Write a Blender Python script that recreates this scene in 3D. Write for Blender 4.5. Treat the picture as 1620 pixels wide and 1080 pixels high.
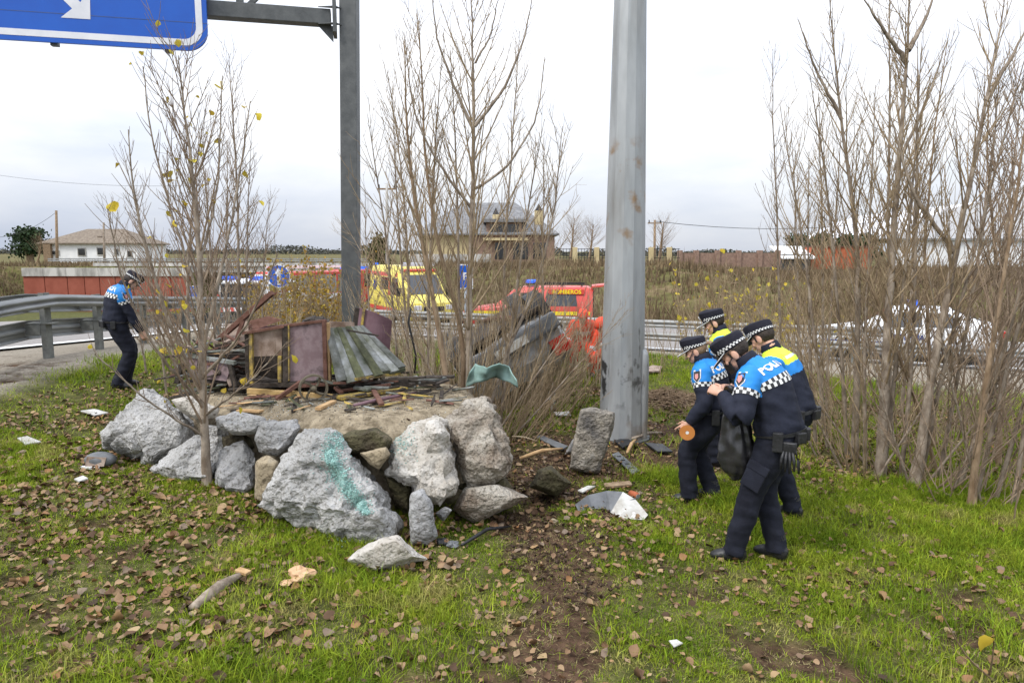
import bpy, bmesh, math, random
import numpy as np
from mathutils import Vector, Matrix, noise as mnoise
from mathutils.kdtree import KDTree
from mathutils.bvhtree import BVHTree
for o in list(bpy.data.objects): bpy.data.objects.remove(o)
SC = bpy.context.scene
COL = SC.collection
R = math.radians
PI = math.pi
# ------------------------------------------------------------------ camera
PITCH = R(7.1); CZ = 2.28; FPX = 1080.0
cam = bpy.data.cameras.new('camera'); cam.lens = 24; cam.sensor_width = 36
cam.clip_start = 0.05; cam.clip_end = 3000
camo = bpy.data.objects.new('camera', cam); COL.objects.link(camo)
camo.location = (0, 0, CZ); camo.rotation_euler = (PI/2 - PITCH, 0, 0)
SC.camera = camo
# ------------------------------------------------------------------ sky: bright overcast
SUN_EL, SUN_AZ = R(48), R(-130)
wd = bpy.data.worlds.new('World'); SC.world = wd; wd.use_nodes = True
nt = wd.node_tree; nt.nodes.clear()
def wn(t): return nt.nodes.new(t)
out = wn('ShaderNodeOutputWorld'); bg = wn('ShaderNodeBackground')
sky = wn('ShaderNodeTexSky'); sky.sky_type = 'NISHITA'; sky.sun_disc = False
sky.sun_elevation = SUN_EL; sky.sun_rotation = SUN_AZ; sky.air_density = 1.2; sky.dust_density = 2.0
tc = wn('ShaderNodeTexCoord'); mp = wn('ShaderNodeMapping'); mp.inputs['Scale'].default_value = (1.6, 1.6, 5.0)
nt.links.new(tc.outputs['Generated'], mp.inputs['Vector'])
nz = wn('ShaderNodeTexNoise'); nz.inputs['Scale'].default_value = 1.1; nz.inputs['Detail'].default_value = 7; nz.inputs['Roughness'].default_value = .55
nt.links.new(mp.outputs['Vector'], nz.inputs['Vector'])
cr = wn('ShaderNodeValToRGB')                       # cloud layer: thinner bluish grey to thick white
cr.color_ramp.elements[0].position = .34; cr.color_ramp.elements[0].color = (7.4, 8.3, 10.3, 1)
cr.color_ramp.elements[1].position = .62; cr.color_ramp.elements[1].color = (11.7, 11.9, 12.4, 1)
nt.links.new(nz.outputs['Fac'], cr.inputs['Fac'])
# CIE overcast: the cloud deck is brighter overhead than at the horizon
sx = wn('ShaderNodeSeparateXYZ'); nt.links.new(tc.outputs['Generated'], sx.inputs[0])
mr = wn('ShaderNodeMapRange'); mr.inputs['From Min'].default_value = 0; mr.inputs['From Max'].default_value = 1.0
mr.inputs['To Min'].default_value = .6; mr.inputs['To Max'].default_value = 2.1
nt.links.new(sx.outputs['Z'], mr.inputs['Value'])
mul = wn('ShaderNodeMixRGB'); mul.blend_type = 'MULTIPLY'; mul.inputs[0].default_value = 1
nt.links.new(cr.outputs['Color'], mul.inputs[1]); nt.links.new(mr.outputs['Result'], mul.inputs[2])
mx = wn('ShaderNodeMixRGB'); mx.inputs[0].default_value = .88
nt.links.new(sky.outputs['Color'], mx.inputs[1]); nt.links.new(mul.outputs['Color'], mx.inputs[2])
nt.links.new(mx.outputs['Color'], bg.inputs['Color']); bg.inputs['Strength'].default_value = .085
nt.links.new(bg.outputs[0], out.inputs['Surface'])
sl = bpy.data.lights.new('sun', 'SUN'); sl.energy = 1.5; sl.angle = R(14); sl.color = (1, .96, .9)
so = bpy.data.objects.new('sun', sl); COL.objects.link(so)
so.rotation_euler = Vector((math.sin(SUN_AZ)*math.cos(SUN_EL), math.cos(SUN_AZ)*math.cos(SUN_EL), math.sin(SUN_EL))).to_track_quat('Z', 'Y').to_euler()
SC.view_settings.view_transform = 'Standard'; SC.view_settings.look = 'None'
SC.view_settings.exposure = 0.55; SC.view_settings.gamma = 1
SC.render.engine = 'CYCLES'
SC.render.resolution_x = 1024; SC.render.resolution_y = 682
# ------------------------------------------------------------------ helpers
rng = np.random.default_rng(7); random.seed(7)
def S(a, b, x):
    t = np.clip((np.asarray(x, float) - a)/(b - a), 0, 1); return t*t*(3 - 2*t)
def _h(ix, iy, s):
    n = (ix.astype(np.int64)*374761393 + iy.astype(np.int64)*668265263 + s*974711) & 0x7fffffff
    n = ((n ^ (n >> 13))*1274126177) & 0x7fffffff
    return ((n ^ (n >> 16)) & 0xffff)/65535.0
def vnoise(x, y, s=0):
    x = np.asarray(x, float); y = np.asarray(y, float)
    ix = np.floor(x); iy = np.floor(y); fx = x-ix; fy = y-iy
    fx = fx*fx*(3-2*fx); fy = fy*fy*(3-2*fy)
    ix = ix.astype(np.int64); iy = iy.astype(np.int64)
    a = _h(ix, iy, s); b = _h(ix+1, iy, s); c = _h(ix, iy+1, s); d = _h(ix+1, iy+1, s)
    return a+(b-a)*fx+(c-a)*fy+(a-b-c+d)*fx*fy
def fbm(x, y, s=0, o=4):
    r = 0; a = .5; f = 1.0
    for i in range(o):
        r = r + a*vnoise(np.asarray(x)*f, np.asarray(y)*f, s+i*17); a *= .5; f *= 2.03
    return r
def W(px, py, Y):                                    # world point seen at a pixel, at world depth Y
    u = (px-810)/FPX; v = (540-py)/FPX
    d = Vector((u, math.cos(PITCH)+v*math.sin(PITCH), -math.sin(PITCH)+v*math.cos(PITCH)))
    k = Y/d.y; return Vector((d.x*k, Y, CZ+d.z*k))
# ------------------------------------------------------------------ terrain height
RDX, RDY = 4.4, 20.3; RNX, RNY = .473, .881
def ts(x, y):
    return (x-RDX)*RNX+(y-RDY)*RNY, -(x-RDX)*RNY+(y-RDY)*RNX
TPOLY = [(-3.45, 6.75), (-3.15, 6.5), (-2.7, 6.28), (-2.15, 5.95), (-1.75, 5.68), (-1.1, 5.5), (-.6, 5.85), (-.28, 6.2), (-.12, 6.9), (-.3, 7.7), (-1.1, 8.5), (-2.6, 8.6), (-3.6, 7.9), (-3.75, 7.2)]
def terr_r(x, y):
    """1 at the terrace edge, less inside"""
    x = np.asarray(x, float); y = np.asarray(y, float); d = np.full(np.broadcast(x, y).shape, 1e9); ins = np.zeros(d.shape, bool)
    for (x0, y0), (x1, y1) in zip(TPOLY, TPOLY[1:]+TPOLY[:1]):
        dx, dy = x1-x0, y1-y0; t = np.clip(((x-x0)*dx+(y-y0)*dy)/(dx*dx+dy*dy), 0, 1)
        d = np.minimum(d, np.hypot(x-x0-t*dx, y-y0-t*dy))
        ins ^= ((y0 > y) != (y1 > y)) & (x < dx*(y-y0)/(dy+1e-12)+x0)
    return 1+np.where(ins, -d, d)/1.5
def zL(y): return .5-.065*np.clip(y-11, 0, 50)
def g0(x, y):
    x = np.asarray(x, float); y = np.asarray(y, float)
    b = .1-.054*np.clip(x, -7.5, 12)
    b = b+.13*S(-4.5, -7.5, x)
    wl = S(3, -7, x)
    b = b-wl*.065*np.clip(y-11, 0, 50)-(1-wl)*.012*np.clip(y-11, 0, 30)
    b = b+(.06*(fbm(x*.5, y*.5, 3)-.5)+.05*(fbm(x*2, y*2, 9)-.5))*S(-8.2, -7, x)
    t, s = ts(x, y)
    zr = -.58-.008*np.clip(s, -15, 22)
    w = S(-3.5, -.5, t)*S(-11, -6, x)
    z = b*(1-w)+zr*w
    e = S(8.5, 20, t)*S(-17, -8, x)
    z = z+e*(2.3-.75*S(8, 18, x)+.4*(fbm(x*.15, y*.15, 5)-.5))
    z = z+S(-40.5, -48, x)*4.6*S(20, 40, y)
    p = S(61.5, 63, y)*S(-26, -28, x)
    q = np.maximum(S(72, 78, y)*S(-4, -12, x), p)
    z = z*(1-q)+1.35*q
    z = z+S(80, 500, y)*5.5*(.55+.6*fbm(x*.004, y*.004, 8))
    return z
def dirt_mask(x, y):
    pts = DIRT; m = np.zeros(np.broadcast(x, y).shape)
    for (x0, y0, w0), (x1, y1, w1) in zip(pts[:-1], pts[1:]):
        dx, dy = x1-x0, y1-y0
        tt = np.clip(((x-x0)*dx+(y-y0)*dy)/(dx*dx+dy*dy), 0, 1)
        d = np.hypot(x-x0-tt*dx, y-y0-tt*dy); w = w0+(w1-w0)*tt
        m = np.maximum(m, 1-d/w)
    n = fbm(x*2.2, y*2.2, 31)-.5+.5*(fbm(x*9, y*9, 37)-.5)
    return S(.05, .5, m+1.9*n)
DIRT = [(0.55, 7.5, 1.25), (.3, 6.6, 1.0), (.25, 6.0, .8), (.27, 5.0, .52), (.31, 4.2, .4), (.25, 3.4, .33), (.2, 2.6, .3)]
DIRT2 = [(1.6, 7.7, 1.2), (.7, 7.3, 1.1), (2.2, 7.4, .7)]
def g(x, y):
    x = np.asarray(x, float); y = np.asarray(y, float)
    z = g0(x, y)
    near = (np.abs(y-6) < 6)
    dm = dirt_mask(x, y)
    z = z-dm*near*(.035+.05*(fbm(x*7, y*7, 41)-.5))
    rr = terr_r(x, y); m = S(1.03, .9, rr)
    zt = .84-.16*S(.76, .95, rr)+.03*fbm(x*3, y*3, 21)-.02*(y-6.9)
    return z*(1-m)+zt*m
def gz(x, y): return float(g(x, y))
def G(px, py, y0=2.0, y1=60):                        # ground point under a pixel
    Y = y0; st = .3
    while Y < y1:
        p = W(px, py, Y)
        if p.z <= gz(p.x, p.y): break
        Y += st
    a, b = Y-st, Y
    for _ in range(7):
        m = (a+b)/2; p = W(px, py, m)
        if p.z <= gz(p.x, p.y): b = m
        else: a = m
    p = W(px, py, b); p.z = gz(p.x, p.y); return p
# ------------------------------------------------------------------ materials
def mat(name, c1, c2=None, scale=8, rough=.8, bump=0, bscale=None, metal=0, c3=None, lo=.35, hi=.65, spec=.3, stretch=None, detail=5, island=0, objrand=0, trans=0):
    m = bpy.data.materials.new(name); m.use_nodes = True
    t = m.node_tree; b = t.nodes['Principled BSDF']
    b.inputs['Roughness'].default_value = rough; b.inputs['Metallic'].default_value = metal
    b.inputs['Specular IOR Level'].default_value = spec
    b.inputs['Base Color'].default_value = (*c1, 1)
    tcn = t.nodes.new('ShaderNodeTexCoord'); mpn = t.nodes.new('ShaderNodeMapping')
    t.links.new(tcn.outputs['Object'], mpn.inputs['Vector'])
    if stretch: mpn.inputs['Scale'].default_value = stretch
    col = None
    if c2 is not None:
        n = t.nodes.new('ShaderNodeTexNoise'); n.inputs['Scale'].default_value = scale; n.inputs['Detail'].default_value = detail
        n.inputs['Roughness'].default_value = .6
        t.links.new(mpn.outputs['Vector'], n.inputs['Vector'])
        r = t.nodes.new('ShaderNodeValToRGB'); e = r.color_ramp.elements
        e[0].position = lo; e[0].color = (*c1, 1); e[1].position = hi; e[1].color = (*c2, 1)
        if c3 is not None: k = e.new((lo+hi)/2+.12); k.color = (*c3, 1); e[-1].position = min(1, hi+.12)
        t.links.new(n.outputs['Fac'], r.inputs['Fac']); col = r.outputs['Color']
    if island or objrand:
        h = t.nodes.new('ShaderNodeHueSaturation')
        src = t.nodes.new('ShaderNodeNewGeometry').outputs['Random Per Island'] if island else t.nodes.new('ShaderNodeObjectInfo').outputs['Random']
        k = island or objrand
        a = t.nodes.new('ShaderNodeMapRange'); a.inputs['To Min'].default_value = 1-k; a.inputs['To Max'].default_value = 1+k
        t.links.new(src, a.inputs['Value']); t.links.new(a.outputs[0], h.inputs['Value'])
        a2 = t.nodes.new('ShaderNodeMapRange'); a2.inputs['To Min'].default_value = .5-k*.03; a2.inputs['To Max'].default_value = .5+k*.045
        w2 = t.nodes.new('ShaderNodeMath'); w2.operation = 'MULTIPLY'; w2.inputs[1].default_value = 7.31
        w3 = t.nodes.new('ShaderNodeMath'); w3.operation = 'FRACT'
        t.links.new(src, w2.inputs[0]); t.links.new(w2.outputs[0], w3.inputs[0]); t.links.new(w3.outputs[0], a2.inputs['Value'])
        t.links.new(a2.outputs[0], h.inputs['Hue'])
        if col: t.links.new(col, h.inputs['Color'])
        else: h.inputs['Color'].default_value = (*c1, 1)
        col = h.outputs['Color']
    if col: t.links.new(col, b.inputs['Base Color'])
    if bump:
        n2 = t.nodes.new('ShaderNodeTexNoise'); n2.inputs['Scale'].default_value = bscale or scale*4; n2.inputs['Detail'].default_value = 6
        t.links.new(mpn.outputs['Vector'], n2.inputs['Vector'])
        bp = t.nodes.new('ShaderNodeBump'); bp.inputs['Strength'].default_value = bump; bp.inputs['Distance'].default_value = .02
        t.links.new(n2.outputs['Fac'], bp.inputs['Height']); t.links.new(bp.outputs[0], b.inputs['Normal'])
    if trans:
        b.inputs['Transmission Weight'].default_value = 0
        tr = t.nodes.new('ShaderNodeBsdfTranslucent'); ad = t.nodes.new('ShaderNodeMixShader'); ad.inputs[0].default_value = trans
        if col: t.links.new(col, tr.inputs['Color'])
        else: tr.inputs['Color'].default_value = (*c1, 1)
        t.links.new(b.outputs[0], ad.inputs[1]); t.links.new(tr.outputs[0], ad.inputs[2])
        t.links.new(ad.outputs[0], t.nodes['Material Output'].inputs['Surface'])
    return m
def emis(name, c, s):
    m = mat(name, c); b = m.node_tree.nodes['Principled BSDF']
    b.inputs['Emission Color'].default_value = (*c, 1); b.inputs['Emission Strength'].default_value = s; return m
M = {}
M['galv'] = mat('galvanised_steel', (.30, .33, .36), (.40, .43, .46), 3, .5, .05, 30, .35, stretch=(1, 1, .25))
M['galvdark'] = mat('weathered_steel', (.085, .09, .09), (.125, .13, .128), 6, .55, .1, 40, .3)
M['rail'] = mat('guardrail_steel', (.23, .235, .23), (.33, .335, .33), 5, .55, .05, 20, .3, stretch=(1, .2, 1))
M['raildark'] = mat('guardrail_post_steel', (.13, .135, .125), (.22, .225, .21), 9, .6, .1, 40, .2)
M['asphalt'] = mat('asphalt', (.16, .155, .15), (.22, .215, .205), 20, .9, .3, 200)
M['asphalt2'] = mat('worn_asphalt', (.20, .185, .17), (.27, .25, .235), 14, .9, .3, 150)
M['white'] = mat('white_paint', (.72, .73, .73), (.82, .82, .82), 5, .5)
M['linewhite'] = mat('road_marking', (.62, .62, .6), (.8, .8, .78), 12, .7)
M['black'] = mat('black_plastic', (.012, .012, .013), (.03, .03, .032), 12, .5)
M['rubber'] = mat('tyre_rubber', (.015, .015, .015), (.04, .038, .035), 15, .85)
M['glass'] = mat('dark_window_glass', (.02, .022, .025), rough=.08, spec=.8)
M['blue'] = mat('sign_blue', (.0, .075, .42), (.0, .09, .47), 2, .35, spec=.5)
M['signwhite'] = mat('sign_white', (.62, .63, .66), (.74, .74, .76), 3, .4)
M['concrete'] = mat('stained_concrete', (.18, .17, .15), (.55, .53, .49), 1.2, .9, .2, 10, lo=.3, hi=.6, stretch=(1, 1, .3))
M['redwall'] = mat('red_wall_panel', (.26, .072, .045), (.33, .10, .065), 1.2, .85, .1, 8)
M['whitewall'] = mat('white_render_wall', (.70, .71, .71), (.82, .82, .81), 1, .9, .1, 10)
M['yellowwall'] = mat('ochre_render_wall', (.46, .37, .20), (.56, .46, .27), 1.5, .9, .1, 10)
M['brownwall'] = mat('brown_brick_wall', (.20, .13, .10), (.30, .2, .15), 5, .9, .1, 14)
M['roof'] = mat('grey_slate_roof', (.12, .12, .125), (.22, .22, .22), 3, .8, .3, 18)
M['rooftile'] = mat('brown_roof_tiles', (.13, .10, .075), (.22, .18, .135), 3, .85, .3, 18)
M['rust'] = mat('rusty_iron', (.10, .045, .028), (.22, .10, .065), 16, .85, .3, 60, c3=(.16, .08, .06))
M['bark'] = mat('poplar_bark', (.14, .105, .075), (.36, .30, .235), 11, .9, .6, 40, stretch=(1, 1, .5))
M['barkb'] = mat('brown_bark', (.16, .105, .06), (.31, .225, .145), 14, .9, .35, 45, stretch=(1, 1, .4))
M['twig'] = mat('twig_bark', (.21, .15, .088), (.38, .29, .18), 5, .85)
M['twigp'] = mat('pale_twig_bark', (.36, .28, .18), (.50, .42, .30), 5, .85)
M['twigd'] = mat('purplish_twig_bark', (.175, .122, .082), (.30, .225, .155), 5, .85)
M['oleaf'] = mat('ochre_leaves', (.28, .16, .035), (.48, .33, .05), 3, .6, island=.5, trans=.3)
M['yleaf'] = mat('yellow_leaves', (.50, .36, .03), (.58, .45, .06), 4, .6, island=.35, trans=.35)
def leafmat(name, island):
    m = mat(name, (.2, .1, .05), rough=.75, bump=.2, bscale=60); t = m.node_tree; b = t.nodes['Principled BSDF']
    src = t.nodes.new('ShaderNodeNewGeometry').outputs['Random Per Island'] if island else t.nodes.new('ShaderNodeObjectInfo').outputs['Random']
    r = t.nodes.new('ShaderNodeValToRGB'); e = r.color_ramp.elements; cs = [(.045, .025, .013), (.12, .062, .03), (.20, .108, .05), (.28, .165, .08), (.36, .23, .12), (.19, .14, .10), (.30, .14, .05), (.42, .30, .15)]
    e[0].color = (*cs[0], 1); e[1].color = (*cs[-1], 1)
    for k in range(1, 7): q = e.new(k/7); q.color = (*cs[k], 1)
    t.links.new(src, r.inputs['Fac']); n = t.nodes.new('ShaderNodeTexNoise'); n.inputs['Scale'].default_value = 40
    x = t.nodes.new('ShaderNodeMixRGB'); x.blend_type = 'MULTIPLY'; x.inputs[0].default_value = .6; t.links.new(r.outputs[0], x.inputs[1]); t.links.new(n.outputs['Fac'], x.inputs[2])
    g_ = t.nodes.new('ShaderNodeGamma'); g_.inputs[1].default_value = .9; t.links.new(x.outputs[0], g_.inputs[0]); t.links.new(g_.outputs[0], b.inputs['Base Color']); return m
M['leaf'] = leafmat('fallen_leaf_brown', True); M['leafo'] = leafmat('fallen_leaf_single', False)
M['leafdk'] = mat('rotting_leaf', (.07, .045, .03), (.16, .10, .07), 20, .8, island=.5)
# mesh building -----------------------------------------------------
def link(o, parent=None):
    COL.objects.link(o)
    if parent is not None: o.parent = parent
    return o
def tag(o, label=None, cat=None, group=None, kind=None):
    if label: o['label'] = label
    if cat: o['category'] = cat
    if group: o['group'] = group
    if kind: o['kind'] = kind
    return o
def thing(name, label, cat, loc=(0, 0, 0), rz=0, group=None):
    o = bpy.data.objects.new(name, None); COL.objects.link(o); o.empty_display_size = .1
    o.location = loc; o.rotation_euler = (0, 0, rz); return tag(o, label, cat, group)
def fastmesh(name, V, F, mi=None, smooth=False):
    """V (n,3) array, F list of (k,4) or (k,3) int arrays"""
    me = bpy.data.meshes.new(name); V = np.asarray(V, np.float32)
    me.vertices.add(len(V)); me.vertices.foreach_set('co', V.ravel())
    F = [np.asarray(f, np.int32) for f in F if len(f)]
    tot = np.concatenate([np.full(len(f), f.shape[1], np.int32) for f in F])
    lv = np.concatenate([f.ravel() for f in F])
    me.loops.add(len(lv)); me.loops.foreach_set('vertex_index', lv)
    me.polygons.add(len(tot)); st = np.zeros(len(tot), np.int32); st[1:] = np.cumsum(tot)[:-1]
    me.polygons.foreach_set('loop_start', st); me.polygons.foreach_set('loop_total', tot)
    if mi is not None: me.polygons.foreach_set('material_index', np.asarray(mi, np.int32))
    if smooth: me.polygons.foreach_set('use_smooth', np.ones(len(tot), bool))
    me.update(calc_edges=True); return me
def perp(t, ref=None):
    t = Vector(t).normalized(); r = Vector(ref) if ref is not None else (Vector((0, 0, 1)) if abs(t.z) < .9 else Vector((0, 1, 0)))
    a = t.cross(r)
    if a.length < 1e-6: a = t.cross(Vector((1, 0, 0)))
    a.normalize(); b = a.cross(t).normalized(); return a, b
class B:
    def __init__(s): s.V = []; s.F = []; s.mi = []
    def add(s, verts, faces, m=0):
        k = len(s.V); s.V += [Vector(v) for v in verts]
        for f in faces: s.F.append([i+k for i in f]); s.mi.append(m)
        return s
    def frame(s, c, ax, ay, az, m=0, bev=0):
        """box with half axes ax, ay, az"""
        c, ax, ay, az = map(Vector, (c, ax, ay, az))
        if ax.cross(ay).dot(az) < 0: ax = -ax
        if bev <= 0:
            vs = [c+sx*ax+sy*ay+sz*az for sz in (-1, 1) for sy in (-1, 1) for sx in (-1, 1)]
            return s.add(vs, [(0, 2, 3, 1), (4, 5, 7, 6), (0, 1, 5, 4), (2, 6, 7, 3), (0, 4, 6, 2), (1, 3, 7, 5)], m)
        bm = bmesh.new(); vs = [bm.verts.new(c+sx*ax+sy*ay+sz*az) for sz in (-1, 1) for sy in (-1, 1) for sx in (-1, 1)]
        for f in [(0, 2, 3, 1), (4, 5, 7, 6), (0, 1, 5, 4), (2, 6, 7, 3), (0, 4, 6, 2), (1, 3, 7, 5)]: bm.faces.new([vs[i] for i in f])
        bmesh.ops.bevel(bm, geom=bm.edges[:], offset=bev, segments=2, affect='EDGES', profile=.6)
        bm.verts.index_update()
        s.add([v.co.copy() for v in bm.verts], [[v.index for v in f.verts] for f in bm.faces], m); bm.free(); return s
    def box(s, x0, x1, y0, y1, z0, z1, m=0, bev=0):
        return s.frame(((x0+x1)/2, (y0+y1)/2, (z0+z1)/2), ((x1-x0)/2, 0, 0), (0, (y1-y0)/2, 0), (0, 0, (z1-z0)/2), m, bev)
    def beam(s, p0, p1, w, h, m=0, up=None, bev=0):
        p0 = Vector(p0); p1 = Vector(p1); d = p1-p0
        a, b = perp(d, up); return s.frame((p0+p1)/2, d/2, a*w/2, b*h/2, m, bev)
    def tube(s, pts, rad, n=8, m=0, cap=True, ref=None):
        pts = [Vector(p) for p in pts]; k = len(s.V)
        if not hasattr(rad, '__len__'): rad = [rad]*len(pts)
        for i, p in enumerate(pts):
            d = pts[min(i+1, len(pts)-1)]-pts[max(i-1, 0)]; a, b = perp(d, ref)
            for j in range(n):
                q = 2*PI*j/n; s.V.append(p+(a*math.cos(q)+b*math.sin(q))*rad[i])
        for i in range(len(pts)-1):
            for j in range(n):
                s.F.append([k+i*n+j, k+i*n+(j+1) % n, k+(i+1)*n+(j+1) % n, k+(i+1)*n+j]); s.mi.append(m)
        if cap:
            s.F.append([k+j for j in range(n)][::-1]); s.mi.append(m)
            s.F.append([k+(len(pts)-1)*n+j for j in range(n)]); s.mi.append(m)
        return s
    def prism(s, poly, d, m=0):
        """planar polygon extruded by vector d"""
        n = len(poly); poly = [Vector(p) for p in poly]; d = Vector(d); k = len(s.V)
        s.V += poly+[p+d for p in poly]
        s.F.append([k+i for i in range(n)][::-1]); s.F.append([k+n+i for i in range(n)]); s.mi += [m, m]
        for i in range(n): s.F.append([k+i, k+(i+1) % n, k+n+(i+1) % n, k+n+i]); s.mi.append(m)
        return s
    def loft(s, rings, m=0, closed=True, cap=True):
        k = len(s.V); n = len(rings[0])
        for r in rings: s.V += [Vector(p) for p in r]
        for i in range(len(rings)-1):
            for j in range(n if closed else n-1):
                s.F.append([k+i*n+j, k+i*n+(j+1) % n, k+(i+1)*n+(j+1) % n, k+(i+1)*n+j]); s.mi.append(m)
        if cap:
            s.F.append([k+j for j in range(n)][::-1]); s.F.append([k+(len(rings)-1)*n+j for j in range(n)]); s.mi += [m, m]
        return s
    def ball(s, c, rx, ry=None, rz=None, m=0, n=12, k=8):
        ry = ry or rx; rz = rz or rx; c = Vector(c)
        rings = []
        for i in range(1, k):
            f = PI*i/k; rings.append([c+Vector((rx*math.sin(f)*math.cos(2*PI*j/n), ry*math.sin(f)*math.sin(2*PI*j/n), -rz*math.cos(f))) for j in range(n)])
        return s.loft(rings, m)
    def obj(s, name, mats, parent=None, smooth=False, world=True, fixn=False):
        me = bpy.data.meshes.new(name)
        off = Vector((0, 0, 0))
        if parent is not None and world:
            p = parent
            while p is not None: off += p.location; p = p.parent
        me.from_pydata([v-off for v in s.V], [], s.F); me.polygons.foreach_set('material_index', s.mi)
        if not isinstance(mats, (list, tuple)): mats = [mats]
        for q in mats: me.materials.append(M[q] if isinstance(q, str) else q)
        if smooth: me.polygons.foreach_set('use_smooth', [True]*len(me.polygons))
        if fixn:
            bm = bmesh.new(); bm.from_mesh(me); bmesh.ops.recalc_face_normals(bm, faces=bm.faces); bm.to_mesh(me); bm.free()
        me.update(); o = bpy.data.objects.new(name, me); return link(o, parent)
def weighted(o, ang=40):
    try: o.data.set_sharp_from_angle(angle=R(ang))
    except Exception: pass
    return o
def text_mesh(txt, size, bold=0.0):
    cu = bpy.data.curves.new('lettering', 'FONT'); cu.body = txt; cu.size = size; cu.offset = bold; cu.align_x = 'CENTER'; cu.align_y = 'CENTER'; cu.resolution_u = 3
    o = bpy.data.objects.new('lettering', cu); COL.objects.link(o)
    dg = bpy.context.evaluated_depsgraph_get(); me = bpy.data.meshes.new_from_object(o.evaluated_get(dg))
    V = [v.co.copy() for v in me.vertices]; F = [list(p.vertices) for p in me.polygons]
    bpy.data.objects.remove(o); bpy.data.meshes.remove(me); return V, F
def lettering(name, txt, size, m, parent, origin, ax, ay, sx=1.0, bold=0.0, world=False):
    V, F = text_mesh(txt, size, bold); origin = Vector(origin); ax = Vector(ax).normalized(); ay = Vector(ay).normalized()
    b = B(); b.add([origin+ax*v.x*sx+ay*v.y for v in V], F); return b.obj(name, m, parent, world=world)
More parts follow.
